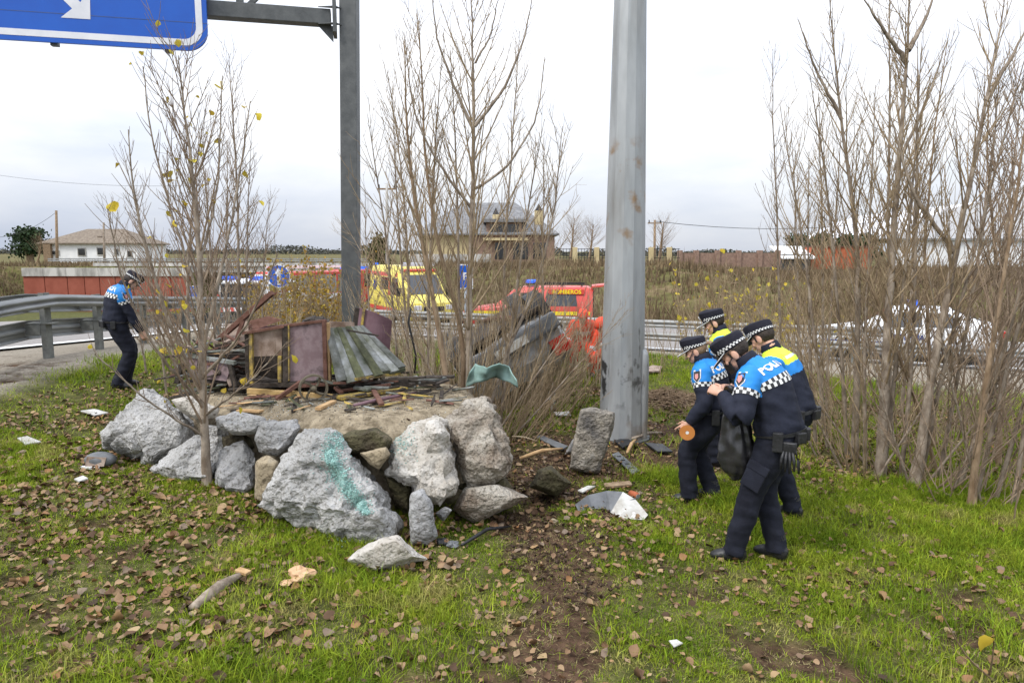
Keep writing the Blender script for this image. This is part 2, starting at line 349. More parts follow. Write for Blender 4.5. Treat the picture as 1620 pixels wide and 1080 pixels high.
# ================================================================== GROUND
def ground_mesh():
    xs = np.concatenate([np.linspace(-420, -60, 25), np.linspace(-58, -14, 45), np.arange(-13, -8.5, .25), np.arange(-8.5, 7.5, .06), np.arange(7.5, 14, .25), np.linspace(14.5, 60, 46), np.linspace(66, 420, 25)])
    ys = np.concatenate([np.linspace(-40, 1.5, 16), np.arange(2.0, 10.5, .06), np.arange(10.5, 16, .15), np.linspace(16.4, 80, 110), np.linspace(84, 700, 50)])
    X, Y = np.meshgrid(xs, ys); Z = g(X, Y)
    nx, ny = len(xs), len(ys); V = np.stack([X.ravel(), Y.ravel(), Z.ravel()], 1)
    idx = np.arange(nx*ny).reshape(ny, nx)
    F = np.stack([idx[:-1, :-1].ravel(), idx[:-1, 1:].ravel(), idx[1:, 1:].ravel(), idx[1:, :-1].ravel()], 1)
    me = fastmesh('ground', V, [F], smooth=True)
    x, y = V[:, 0], V[:, 1]; t, s = ts(x, y)
    dirt = dirt_mask(x, y)*(np.abs(y-6) < 6)
    d2 = np.zeros_like(x)
    for (cx, cy, w) in DIRT2+[(1.95, 8.9, .7), (2.6, 8.6, .5)]:
        d2 = np.maximum(d2, 1-np.hypot(x-cx, (y-cy)*1.2)/w)
    dirt = np.maximum(dirt, S(.0, .5, d2+.9*(fbm(x*3, y*3, 51)-.5)))
    terr = S(1.06, .96, terr_r(x, y))
    dirt = np.maximum(dirt, terr)
    grav = np.maximum(S(-6.3, -7.0, x+.6*(fbm(x*1.2, y*1.2, 61)-.5))*S(-17, -15, x)*(y < 60), S(-4.2, -3.0, t+1.2*(fbm(x, y, 62)-.5))*(t < 1)*S(-9, -7, x))
    dry = np.clip(S(6.5, 9, t)*S(-20, -8, x)+S(60, 70, y)+S(-39, -41, x)*(y > 25), 0, 1)
    ca = me.color_attributes.new('mask', 'FLOAT_COLOR', 'POINT')
    ca.data.foreach_set('color', np.stack([dirt, grav, dry, terr], 1).astype(np.float32).ravel())
    m = bpy.data.materials.new('ground_soil_and_turf'); m.use_nodes = True; nt = m.node_tree; b = nt.nodes['Principled BSDF']
    b.inputs['Roughness'].default_value = .95; b.inputs['Specular IOR Level'].default_value = .1
    at = nt.nodes.new('ShaderNodeAttribute'); at.attribute_name = 'mask'
    sp = nt.nodes.new('ShaderNodeSeparateColor'); nt.links.new(at.outputs['Color'], sp.inputs[0])
    tcn = nt.nodes.new('ShaderNodeTexCoord')
    def layer(c1, c2, scale, lo=.35, hi=.65, c3=None):
        n = nt.nodes.new('ShaderNodeTexNoise'); n.inputs['Scale'].default_value = scale; n.inputs['Detail'].default_value = 8; n.inputs['Roughness'].default_value = .65
        nt.links.new(tcn.outputs['Object'], n.inputs['Vector']); r = nt.nodes.new('ShaderNodeValToRGB'); e = r.color_ramp.elements
        e[0].position = lo; e[0].color = (*c1, 1); e[1].position = hi; e[1].color = (*c2, 1)
        if c3: k = e.new((lo+hi)/2); k.color = (*c3, 1)
        nt.links.new(n.outputs['Fac'], r.inputs['Fac']); return r.outputs['Color']
    def mix(a, c, f):
        k = nt.nodes.new('ShaderNodeMixRGB'); nt.links.new(a, k.inputs[1]); nt.links.new(c, k.inputs[2]); nt.links.new(f, k.inputs[0]); return k.outputs['Color']
    turf = layer((.035, .036, .013), (.13, .125, .04), 4.5, c3=(.075, .08, .022))  # turf colour darkened to deepen the shade between the grass blades
    dry_ = layer((.075, .055, .032), (.19, .14, .08), .9, c3=(.11, .105, .035))
    grv = layer((.17, .145, .11), (.36, .32, .26), 30)
    soil = layer((.025, .014, .008), (.115, .07, .042), 11, c3=(.07, .042, .026))
    sand = layer((.12, .095, .062), (.36, .30, .21), 9, c3=(.25, .205, .14))
    c = mix(turf, dry_, sp.outputs[2]); c = mix(c, grv, sp.outputs[1]); c = mix(c, soil, sp.outputs[0]); c = mix(c, sand, at.outputs['Alpha'])
    nt.links.new(c, b.inputs['Base Color'])
    n = nt.nodes.new('ShaderNodeTexNoise'); n.inputs['Scale'].default_value = 45; n.inputs['Detail'].default_value = 8
    nt.links.new(tcn.outputs['Object'], n.inputs['Vector'])
    bp = nt.nodes.new('ShaderNodeBump'); bp.inputs['Strength'].default_value = .7; bp.inputs['Distance'].default_value = .03
    nt.links.new(n.outputs['Fac'], bp.inputs['Height']); nt.links.new(bp.outputs[0], b.inputs['Normal'])
    me.materials.append(m); o = bpy.data.objects.new('ground', me); link(o); o['kind'] = 'structure'
ground_mesh()
def drape(name, P, m, dz):
    """P: (r,c,2) grid of xy"""
    P = np.asarray(P, float); r, c = P.shape[:2]; Z = g0(P[..., 0], P[..., 1])+dz
    V = np.concatenate([P, Z[..., None]], 2).reshape(-1, 3); idx = np.arange(r*c).reshape(r, c)
    F = np.stack([idx[:-1, :-1].ravel(), idx[:-1, 1:].ravel(), idx[1:, 1:].ravel(), idx[1:, :-1].ravel()], 1)
    me = fastmesh(name, V, [F], smooth=True); me.materials.append(M[m]); o = link(bpy.data.objects.new(name, me)); return o
ys = np.concatenate([np.arange(-30, 60, .5)]); 
def lgrid(xa, xb, n): return np.stack([np.stack([np.full(n, 0)+np.linspace(xa, xb, n)-.02*(yy-12), np.full(n, yy)], 1) for yy in ys])
drape('main_road', lgrid(-9.6, -22, 14)[:, ::-1], 'asphalt2', .03)['kind'] = 'structure'
drape('road_edge_line', lgrid(-9.75, -9.62+.18, 2)[:, ::-1], 'linewhite', .045)['kind'] = 'structure'
def rgrid(t0, t1, n):
    out = []
    for s in np.arange(-40, 19, .5):
        out.append([[RDX+RNX*t-RNY*s, RDY+RNY*t+RNX*s] for t in np.linspace(t0, t1, n)])
    return np.array(out)
drape('slip_road', rgrid(.35, 7.2, 9), 'asphalt2', .03)['kind'] = 'structure'
drape('slip_road_near_line', rgrid(.55, .75, 2), 'linewhite', .045)['kind'] = 'structure'
drape('slip_road_far_line', rgrid(6.6, 6.75, 2), 'linewhite', .045)['kind'] = 'structure'
# ------------------------------------------------------------------ guardrails
def wbeam(b, pts, nrm, zc, m=0, hgt=.31):
    """corrugated rail along pts, nrm = side the ridges face"""
    prof = [(-.155, .0), (-.14, .0), (-.105, .075), (-.05, .075), (-.015, .01), (.015, .01), (.05, .075), (.105, .075), (.14, .0), (.155, .0)]
    k = hgt/.31; rings = []
    for p in pts:
        p = Vector(p); n = Vector(nrm)
        rings.append([p+Vector((0, 0, zc+z*k))+n*d for z, d in prof]+[p+Vector((0, 0, zc+z*k))+n*(d-.006) for z, d in prof[::-1]])
    b.loft(rings, m)
def guard_left():
    t = thing('guardrail', 'double corrugated steel guardrail with heavy posts along the main road', 'guardrail', (-7.55, 11, gz(-7.55, 11)))
    def xr(y): return -7.55-.19*(min(y, 14)-11)-.02*(max(y, 14)-14)
    ysr = [9, 10, 11, 12, 13, 14, 16, 18, 21, 24, 28, 33, 40]
    pts = [(xr(y)-.28, y, float(g0(xr(y), y))) for y in ysr]
    for zc in (.89, .46):
        b = B(); wbeam(b, pts, (-1, 0, 0), zc); weighted(b.obj('rail_beam', 'rail', t, smooth=True, fixn=True))
    b = B(); wbeam(b, [(xr(y)+.16, y, float(g0(xr(y), y))) for y in ysr], (1, 0, 0), .935, hgt=.2)
    b.obj('top_rail', 'rail', t, smooth=True, fixn=True)
    for y in list(np.arange(9, 33, 2.0)):
        x = xr(y); z = float(g0(x, y))
        p = B()
        p.box(x-.035, x+.05, y-.075, y-.065+.01, z-.1, z+1.06); p.box(x-.035, x+.05, y+.065, y+.075, z-.1, z+1.06); p.box(x+.038, x+.048, y-.064, y+.064, z-.1, z+1.058)
        po = p.obj('post', 'raildark', t)
        for zc in (.89, .48):
            q = B(); q.box(x-.28, x-.036, y-.09, y+.09, z+zc-.1, z+zc+.08, bev=.015); q.box(x-.27, x+.16, y-.1, y+.1, z+zc+.085, z+zc+.1)
            q.obj('spacer', 'raildark', po)
guard_left()
def guard_right():
    t = thing('guardrail', 'two tier steel guardrail along the slip road behind the officers', 'guardrail', (RDX, RDY, gz(RDX, RDY)))
    n = Vector((RNX, RNY, 0)); d = Vector((-RNY, RNX, 0))
    def P(s, tt=0):
        p = Vector((RDX, RDY, 0))+d*s+n*tt; p.z = float(g0(p.x, p.y)); return p
    pts = [P(s) for s in np.arange(-24, 15, 2)]
    for zc in (.86, .48):
        b = B(); wbeam(b, pts[9:] if zc > .6 else pts, -n, zc, hgt=.24); b.obj('rail_beam', 'rail', t, smooth=True, fixn=True)
    for s in np.arange(-22, 14, 4.0):
        p = P(s+.8, .06); q = B(); q.frame(p+Vector((0, 0, .42)), d*.05, n*.05, Vector((0, 0, .55))); q.obj('post', 'raildark', t)
guard_right()
# ------------------------------------------------------------------ red retaining wall, overpass
YW = 60
t = thing('retaining_wall', 'rust red panelled retaining wall with stained concrete coping beside the overpass', 'wall', (-34, YW, -2.5))
edges = [36, 70, 106, 133, 157, 182, 210, 240, 270, 300]
for a, c in zip(edges[:-1], edges[1:]):
    xa = W(a, 440, YW).x; xb = W(c, 440, YW).x
    b = B(); b.box(xa+.03, xb-.03, YW, YW+.25, -3.6, W(0, 437, YW).z, bev=.02); b.obj('panel', 'redwall', t)
    b = B(); b.box(xa+.008, xb-.008, YW-.12, YW+.4, W(0, 437, YW).z+.004, W(0, 424, YW).z, bev=.02); b.obj('coping', 'concrete', t)
lettering('graffiti', 'OOO AWU', .62, 'white', t, Vector((W(124, 474, YW).x, YW-.03, W(0, 475, YW).z))-t.location, (1, 0, 0), (0, 0, 1), bold=.03)
t = thing('overpass', 'grey concrete road bridge crossing behind the blue round sign', 'bridge', (-22, 62, -3))
b = B(); xa, xb = W(296, 420, 61).x, W(600, 420, 61).x
b.box(xa, xb, 60.6, 68, W(0, 431, 60.6).z, W(0, 421, 60.6).z, bev=.03); b.obj('deck', 'concrete', t)
b = B(); b.box(xa-8, xb, 60.4, 60.75, W(0, 421, 60.4).z+.003, W(0, 416, 60.4).z); b.obj('parapet', 'concrete', t)
b = B()
for zz in (412.5, 409.5): b.box(xa-12, xb, 60.5, 60.56, W(0, zz, 60.5).z-.05, W(0, zz, 60.5).z+.05)
b.obj('handrail', 'rail', t)
for px in range(220, 600, 14):
    b = B(); x = W(px, 412, 60.5).x; b.box(x-.04, x+.04, 60.57, 60.63, W(0, 417, 60.5).z, W(0, 409, 60.5).z); b.obj('baluster', 'rail', t)
for px in (318, 352, 420, 470, 520):
    b = B(); x = W(px, 440, 63).x; b.box(x-.35, x+.35, 62.6, 63.4, -4, W(0, 431.5, 60.6).z-.002, bev=.04); b.obj('pier', 'concrete', t)
b = B(); b.box(xa-.2, xb, 67.2, 67.6, -4, W(0, 432, 60.6).z-.01); b.obj('abutment', 'concrete', t)
# ------------------------------------------------------------------ houses
def house(name, label, x0, x1, y0, y1, z0, ze, zr, wall, roof, wins, hip=.35, over=.5, parts=None):
    t = thing(name, label, 'house', ((x0+x1)/2, y0, z0))
    b = B(); b.box(x0, x1, y0, y1, z0-1.5, ze); b.obj('wall', wall, t)
    xm0, xm1 = x0+(x1-x0)*hip, x1-(x1-x0)*hip; ym = (y0+y1)/2; e = ze+.004
    b = B(); c = [(x0-over, y0-over, e), (x1+over, y0-over, e), (x1+over, y1+over, e), (x0-over, y1+over, e), (xm0, ym, zr), (xm1, ym, zr)]
    c2 = [(p[0], p[1], p[2]+.14) for p in c]
    b.add(c2, [(0, 1, 5, 4), (1, 2, 5), (2, 3, 4, 5), (3, 0, 4)]); b.add(c[:4]+c2[:4], [(3, 2, 1, 0), (0, 1, 5, 4), (1, 2, 6, 5), (2, 3, 7, 6), (3, 0, 4, 7)])
    ro = b.obj('roof', roof, t)
    for (xa, xb, za, zb, m) in wins:
        b = B(); b.box(xa, xb, y0-.1, y0-.004, za, zb); wo = b.obj('window', 'whitewall' if wall != 'whitewall' else 'concrete', t)
        b = B(); b.box(xa+.12, xb-.12, y0-.13, y0-.104, za+.12, zb-.12); b.obj('pane', m, wo)
    return t, ro
Y = 95
def xz(px, py, Y): p = W(px, py, Y); return p.x, p.z
ww = []
for (a, c, u, d) in [(48, 62, 396, 404), (92, 106, 392, 405), (124, 137, 391, 404), (152, 160, 393, 404), (174, 182, 396, 407)]:
    ww.append((xz(a, 0, Y)[0], xz(c, 0, Y)[0], xz(0, d, Y)[1], xz(0, u, Y)[1], 'glass'))
t, ro = house('white_house', 'long white rendered house with brown tiled hip roof above the red wall', xz(35, 0, Y)[0], xz(190, 0, Y)[0], Y, Y+8, xz(0, 415, Y)[1], xz(0, 386, Y)[1], xz(0, 369, Y)[1]+.6, 'whitewall', 'rooftile', ww, hip=.3)
b = B(); x, z = xz(149, 381, Y); b.box(x-.3, x+.3, Y+1.2, Y+1.8, z-.6, z+.7, bev=.03); b.obj('chimney', 'rooftile', ro)
b = B(); x, z = xz(78, 400, Y); b.box(x-.5, x+.5, Y-.5, Y-.02, z-1.6, z+1.3); b.obj('porch', 'barkb', t)
Y = 70
ww = [(xz(775, 0, Y)[0], xz(822, 0, Y)[0], xz(0, 368, Y)[1], xz(0, 353, Y)[1], 'glass')]
zE = xz(0, 372, Y)[1]
t, ro = house('villa', 'ochre villa with broad grey slate roof and two stone chimneys on the embankment', xz(662, 0, Y)[0], xz(876, 0, Y)[0], Y, Y+12, xz(0, 412, Y)[1], zE, xz(0, 330, Y)[1]+.9, 'yellowwall', 'roof', [], hip=.28, over=.7)
b = B(); xa, za = xz(768, 0, Y)[0], 0; xb = xz(826, 0, Y)[0]
b.box(xa, xb, Y-.4, Y+3, zE-.2, xz(0, 352, Y)[1]); dm = b.obj('dormer', 'brownwall', t)
b = B(); b.box(xa+.35, xb-.3, Y-.45, Y-.404, zE+.25, xz(0, 355, Y)[1]); b.obj('pane', 'glass', dm)
b = B(); b.box(xa-.4, xb+.4, Y-.9, Y+3.2, xz(0, 352, Y)[1]+.004, xz(0, 347, Y)[1]); b.obj('dormer_roof', 'roof', dm)
b = B(); b.box(xa-.3, xb+.6, Y-1.2, Y-.41, zE-.55, zE-.3); b.obj('balcony', 'yellowwall', t)
b = B(); b.box(xz(745, 0, Y)[0], xz(880, 0, Y)[0], Y-.3, Y-.01, xz(0, 415, Y)[1], zE-.02); b.obj('brown_wall', 'brownwall', t)
for (a, c) in ((782, 800), (812, 836), (845, 866)):
    b = B(); b.box(xz(a, 0, Y)[0], xz(c, 0, Y)[0], Y-.36, Y-.304, xz(0, 410, Y)[1], xz(0, 384, Y)[1]); b.obj('window', 'glass', t)
for (px, w, py) in ((784, .33, 338), (853, .42, 332)):
    x, z = xz(px, py, Y); b = B(); b.box(x-w, x+w, Y+1.5-.4, Y+1.5+.4, zE, z, bev=.04); co = b.obj('chimney', 'yellowwall', ro)
    b = B(); b.add([(x-w, Y+1.1, z), (x+w, Y+1.1, z), (x+w, Y+1.9, z), (x-w, Y+1.9, z), (x, Y+1.5, z+.75)], [(0, 1, 4), (1, 2, 4), (2, 3, 4), (3, 0, 4), (3, 2, 1, 0)]); b.obj('chimney_cap', 'black', co)
# industrial shed, container, hut, walls and fences on the embankment
Y = 62
t = thing('warehouse', 'large white industrial warehouse with rounded roof behind the right hand trees', 'warehouse', (xz(1560, 0, Y)[0], Y, 2.3))
x0, x1 = xz(1438, 0, Y)[0], xz(1800, 0, Y)[0]; zb, ze = 1.2, xz(0, 378, Y)[1]
n = 16
for i in range(n):
    xa = x0+(x1-x0)*i/n; xb = x0+(x1-x0)*(i+1)/n
    b = B(); b.box(xa+.012, xb-.012, Y, Y+.3, zb, ze, bev=.01); b.obj('panel', 'whitewall', t)
poly = [(x0-.2, Y-.2, ze)]+[(x0-.2+(x1-x0+.4)*i/20, Y-.2, ze+.05+3.4*math.sin(PI*i/20)**.8) for i in range(21)]+[(x1+.2, Y-.2, ze)]
b = B(); b.prism(poly, (0, 20, 0)); b.obj('roof', 'signwhite', t, fixn=True)
b = B(); b.box(x0-.3, x1+.3, Y-.35, Y-.205, ze-.12, ze+.06); b.obj('gutter', 'rail', t)
M['orangered'] = mat('orange_red_sheet', (.33, .085, .035), (.42, .13, .06), 2, .7, .1, 10)
Y = 52
t = thing('shipping_container', 'orange red corrugated container standing below the dark conifers', 'container', (xz(1352, 0, Y)[0], Y, 2.3))
xa, xb = xz(1305, 0, Y)[0], xz(1405, 0, Y)[0]; za, zb = xz(0, 426, Y)[1], xz(0, 391, Y)[1]
b = B(); n = 18; poly = []
for i in range(n+1): poly += [(xa+(xb-xa)*i/n, Y-(.0 if i % 2 else .07), za)]
b.prism(poly+[(xb, Y+2.4, za), (xa, Y+2.4, za)], (0, 0, zb-za)); b.obj('body', 'orangered', t, fixn=True)
b = B(); b.box(xa-.05, xb+.05, Y-.12, Y+2.5, zb+.004, zb+.1); b.obj('roof', 'rust', t)
t = thing('hut', 'small whitewashed hut beside the orange container', 'hut', (xz(1278, 0, Y)[0], Y, 2.3))
xa, xb = xz(1254, 0, Y)[0], xz(1303, 0, Y)[0]
b = B(); b.box(xa, xb, Y-.2, Y+2, xz(0, 428, Y)[1], xz(0, 402, Y)[1]); b.obj('wall', 'galvdark', t)
b = B(); b.frame(((xa+xb)/2, Y+.6, xz(0, 399, Y)[1]), ((xb-xa)/2+.15, 0, 0), (0, 1.3, .45), (0, 0, .05)); b.obj('roof', 'whitewall', t)
t = thing('brick_wall', 'low weathered brick boundary wall on top of the embankment', 'wall', (xz(1150, 0, 50)[0], 50, 2.2))
b = B(); xa, xb = xz(1085, 0, 50)[0], xz(1252, 0, 50)[0]; b.box(xa, xb, 50, 50.2, 1.5, xz(0, 400, 50)[1]); b.obj('wall', 'brownwall', t)
for px in (1088, 1115, 1150, 1185, 1220, 1250):
    x = xz(px, 0, 50)[0]; b = B(); b.box(x-.16, x+.16, 49.85, 50.25, 1.5, xz(0, 396, 50)[1], bev=.02); b.obj('pillar', 'brownwall', t)
t = thing('metal_fence', 'dark railing fence with stone posts along the embankment top', 'fence', (xz(960, 0, 48)[0], 48, 2.2))
for px in range(890, 1086, 5):
    x = xz(px, 0, 48)[0]; b = B(); b.box(x-.015, x+.015, 48, 48.03, 1.6, xz(0, 393, 48)[1]); b.obj('bar', 'black', t)
b = B(); xa, xb = xz(888, 0, 48)[0], xz(1088, 0, 48)[0]
for py in (394, 408): b.box(xa, xb, 48.035, 48.065, xz(0, py, 48)[1]-.02, xz(0, py, 48)[1]+.02)
b.obj('rail', 'black', t)
for px in (914, 950, 1040, 1070):
    x = xz(px, 0, 48)[0]; b = B(); b.box(x-.17, x+.17, 47.85, 48.2, 1.2, xz(0, 391, 48)[1], bev=.03); b.obj('post', 'yellowwall', t)
t = thing('retaining_wall', 'long plain grey wall below the ochre villa', 'wall', (xz(720, 0, 55)[0], 55, 1.8))
b = B(); b.box(xz(640, 0, 55)[0], xz(775, 0, 55)[0], 55, 55.3, .5, xz(0, 402, 55)[1], bev=.03); b.obj('wall', 'concrete', t)
# utility poles, wires
def upole(px, py0, py1, Y, label, r=.14, m='barkb', arm=True):
    p0 = W(px, py0, Y); p1 = W(px, py1, Y); t = thing('utility_pole', label, 'pole', p0)
    b = B(); b.tube([p0-Vector((0, 0, 2)), p1], [r, r*.7], 8); b.obj('shaft', m, t, smooth=True)
    if arm:
        b = B(); q = p1-Vector((0, 0, .25)); b.beam(q-Vector((.55, 0, 0)), q+Vector((.55, 0, 0)), .09, .09); b.obj('crossarm', 'barkb', t)
        for dx in (-.45, 0, .45):
            b = B(); b.tube([q+Vector((dx, 0, .04)), q+Vector((dx, 0, .25))], [.05, .035], 6); b.obj('insulator', 'black', t)
    return p1
a1 = upole(89, 414, 333, 88, 'tall dark wooden utility pole in front of the white house', .2, arm=False)
upole(164, 414, 352, 90, 'grey pole at the end of the white house', .17, 'bark', arm=False)
upole(612, 440, 292, 40, 'pale utility pole with crossarm rising beside the ochre villa', .11, 'concrete')
upole(1036, 405, 348, 55, 'wooden utility pole beside the lone bare tree', .12)
for (pa, pb, Y, lab) in ((W(-40, 374, 88), a1-Vector((0, 0, .2)), 0, 'thin overhead wire running left from the dark utility pole'), (W(-60, 268, 120), W(330, 292, 120), 0, 'long overhead cable high in the grey sky'), (W(1036, 350, 55), W(1500, 330, 70), 0, 'overhead cable running right from the pole by the bare tree')):
    b = B(); pts = []
    for i in range(13):
        f = i/12; p = pa.lerp(pb, f); p.z -= 1.2*4*f*(1-f); pts.append(p)
    b.tube(pts, .022, 4); tag(b.obj('overhead_wire', 'black'), lab, 'wire')
# ------------------------------------------------------------------ traffic signs
def sign_disc(px, py, rp, Y):
    c = W(px, py, Y); r = rp*Y/FPX; t = thing('traffic_sign', 'round blue sign with a white arrow rising from yellow leaved bushes', 'road sign', (c.x, c.y, gz(c.x, c.y)))
    ring = lambda rr, y: [(c.x+rr*math.cos(a), y, c.z+rr*math.sin(a)) for a in np.linspace(0, 2*PI, 33)[:-1]]
    b = B(); b.prism(ring(r, c.y), (0, .03, 0)); b.obj('rim', 'signwhite', t, fixn=True)
    b = B(); b.prism(ring(r*.93, c.y-.006), (0, .004, 0)); b.obj('face', 'blue', t, fixn=True)
    b = B(); w = r*.16
    b.add([(c.x+x, c.y-.009, c.z+z) for x, z in ((-w, -.75*r), (w, -.75*r), (w, .2*r), (-w, .2*r), (-w*2.2, .2*r), (w*2.2, .2*r), (0, .75*r))], [(0, 1, 2, 3), (4, 5, 6)]); b.obj('arrow', 'signwhite', t)
    b = B(); b.tube([(c.x, c.y+.07, gz(c.x, c.y)-.3), (c.x, c.y+.07, c.z+r*.8)], .04, 8); b.obj('post', 'galv', t, smooth=True)
sign_disc(441, 437, 18, 23)
def sign_rect(px0, py0, px1, py1, Y, label, txt, size):
    p0 = W(px0, py1, Y); p1 = W(px1, py0, Y); cx = (p0.x+p1.x)/2
    t = thing('traffic_sign', label, 'road sign', (cx, Y, gz(cx, Y)))
    b = B(); b.box(p0.x, p1.x, Y, Y+.03, p0.z, p1.z, bev=.008); b.obj('rim', 'signwhite', t)
    b = B(); b.box(p0.x+.04, p1.x-.04, Y-.006, Y-.002, p0.z+.04, p1.z-.04); b.obj('face', 'blue', t)
    if txt: lettering('symbol', txt, size, 'signwhite', t, Vector((cx, Y-.01, (p0.z+p1.z)/2))-t.location, (1, 0, 0), (0, 0, 1), bold=.01)
    b = B(); b.tube([(cx, Y+.08, gz(cx, Y)-.3), (cx, Y+.08, p1.z)], .045, 8); b.obj('post', 'galv', t, smooth=True)
sign_rect(724, 418, 748, 457, 24, 'upright blue rectangular sign standing above the wrecked car', 'F', .35)
sign_rect(299, 452, 319, 470, 36, 'small blue sign in front of the red retaining wall', 'H', .35)
# ------------------------------------------------------------------ sign gantry
c0 = W(553, 32, 12.0); dirg = Vector((-2.25, -.5, 0)).normalized(); nrm = Vector((.5, -2.25, 0)).normalized()
t = thing('sign_gantry', 'dark grey steel gantry column with lattice arm over the road', 'gantry', (c0.x, c0.y, gz(c0.x, c0.y)))
b = B(); zc0 = t.location.z-.2; hc = (9-zc0)/2; sl = .14/(c0.z-zc0); b.frame((c0.x+sl*(zc0+hc-c0.z), c0.y, zc0+hc), (.14, 0, 0), (0, .14, 0), (sl*hc, 0, hc), bev=.012); b.obj('column', 'galvdark', t)
b = B(); b.beam(c0+dirg*.3, c0+dirg*9, .22, .24, bev=.01); b.obj('lower_chord', 'galvdark', t)
b = B(); b.beam(c0+dirg*.3+Vector((0, 0, 1.3)), c0+dirg*9+Vector((0, 0, 1.3)), .22, .24, bev=.01); b.obj('upper_chord', 'galvdark', t)
for k in range(6):
    a = c0+dirg*(1.72+1.3*k)
    b = B(); b.beam(a+Vector((0, 0, .12)), a+Vector((0, 0, 1.18)), .09, .1); b.obj('strut', 'galvdark', t)
    b = B(); b.beam(a-dirg*.14+Vector((0, 0, .12)), a-dirg*1.2+Vector((0, 0, 1.18)), .07, .07); b.obj('brace', 'galvdark', t)
e = c0+dirg*.24
b = B(); b.frame(e, dirg*.03, nrm*.2, Vector((0, 0, .26)), bev=.005); fo = b.obj('flange', 'galvdark', t)
for sz in (-1, 1):
    b = B(); q = e+Vector((0, 0, sz*.13))
    b.prism([q+dirg*.03+nrm*.11, q+dirg*.26+nrm*.11, q+dirg*.03+nrm*.19], (0, 0, .015)); b.prism([q-dirg*.03+nrm*.11, q-dirg*.12+nrm*.11, q-dirg*.03+nrm*.19], (0, 0, .015)); b.obj('gusset', 'galvdark', fo, fixn=True)
b = B(); q = e-Vector((0, 0, .12)); b.prism([q+dirg*.03, q+dirg*.28, q+dirg*.03-Vector((0, 0, .26))], nrm*.02); b.obj('gusset', 'galvdark', fo, fixn=True)
# the sign panel hangs in front of the arm
br = W(330, 82, 11.25); rt = W(330, -60, 11.25)
t = thing('direction_sign', 'large blue overhead direction sign with white border and arrow hung on the gantry', 'road sign', br)
ax = -dirg; az = Vector((0, 0, 1)); w_, h_ = 5.2, 3.0
def rr(inset, y, rad):
    pts = []; x0, x1, z0, z1 = -w_+inset, -inset, inset, h_-inset
    for (cx, cz, a0) in ((x1-rad, z0+rad, -90), (x1-rad, z1-rad, 0), (x0+rad, z1-rad, 90), (x0+rad, z0+rad, 180)):
        for k in range(9): a = R(a0+k*90/8); pts.append(br+ax*(cx+rad*math.cos(a))+az*(cz+rad*math.sin(a))+nrm*y)
    return pts
b = B(); b.prism(rr(0, 0, .32), -nrm*.05); b.obj('panel', 'blue', t, fixn=True)
b = B(); o_, i_ = rr(.07, .004, .27), rr(.165, .004, .19); b.add(o_+i_, [(k, (k+1) % 36, 36+(k+1) % 36, 36+k) for k in range(36)]); b.obj('border', 'signwhite', t, fixn=True)
b = B()
def sp(px, py):                                      # point on the sign face
    d = W(px, py, 10)-Vector((0, 0, CZ)); k = (br+nrm*.005-Vector((0, 0, CZ))).dot(nrm)/d.dot(nrm); return Vector((0, 0, CZ))+d*k
b.add([sp(143, 31), sp(96, 28), sp(114, 14), sp(70, -30), sp(84, -44), sp(127, 4), sp(142, -18)], [(0, 6, 5, 2, 1), (2, 5, 4, 3)]); b.obj('arrow', 'signwhite', t, fixn=True)
for k in range(1, 7):
    b = B(); q = br+az*(k*.42)-ax*(w_/2)+nrm*.0028; b.frame(q, ax*(w_/2-.002), nrm*.0006, az*.0025); b.obj('panel_seam', 'galvdark', t)
for dx in (-.6, -2.2, -3.6):
    b = B(); q = br+ax*dx-nrm*.1; b.frame(q+az*1.4, ax*.05, nrm*.045, az*1.43); b.obj('bracket', 'galvdark', t)
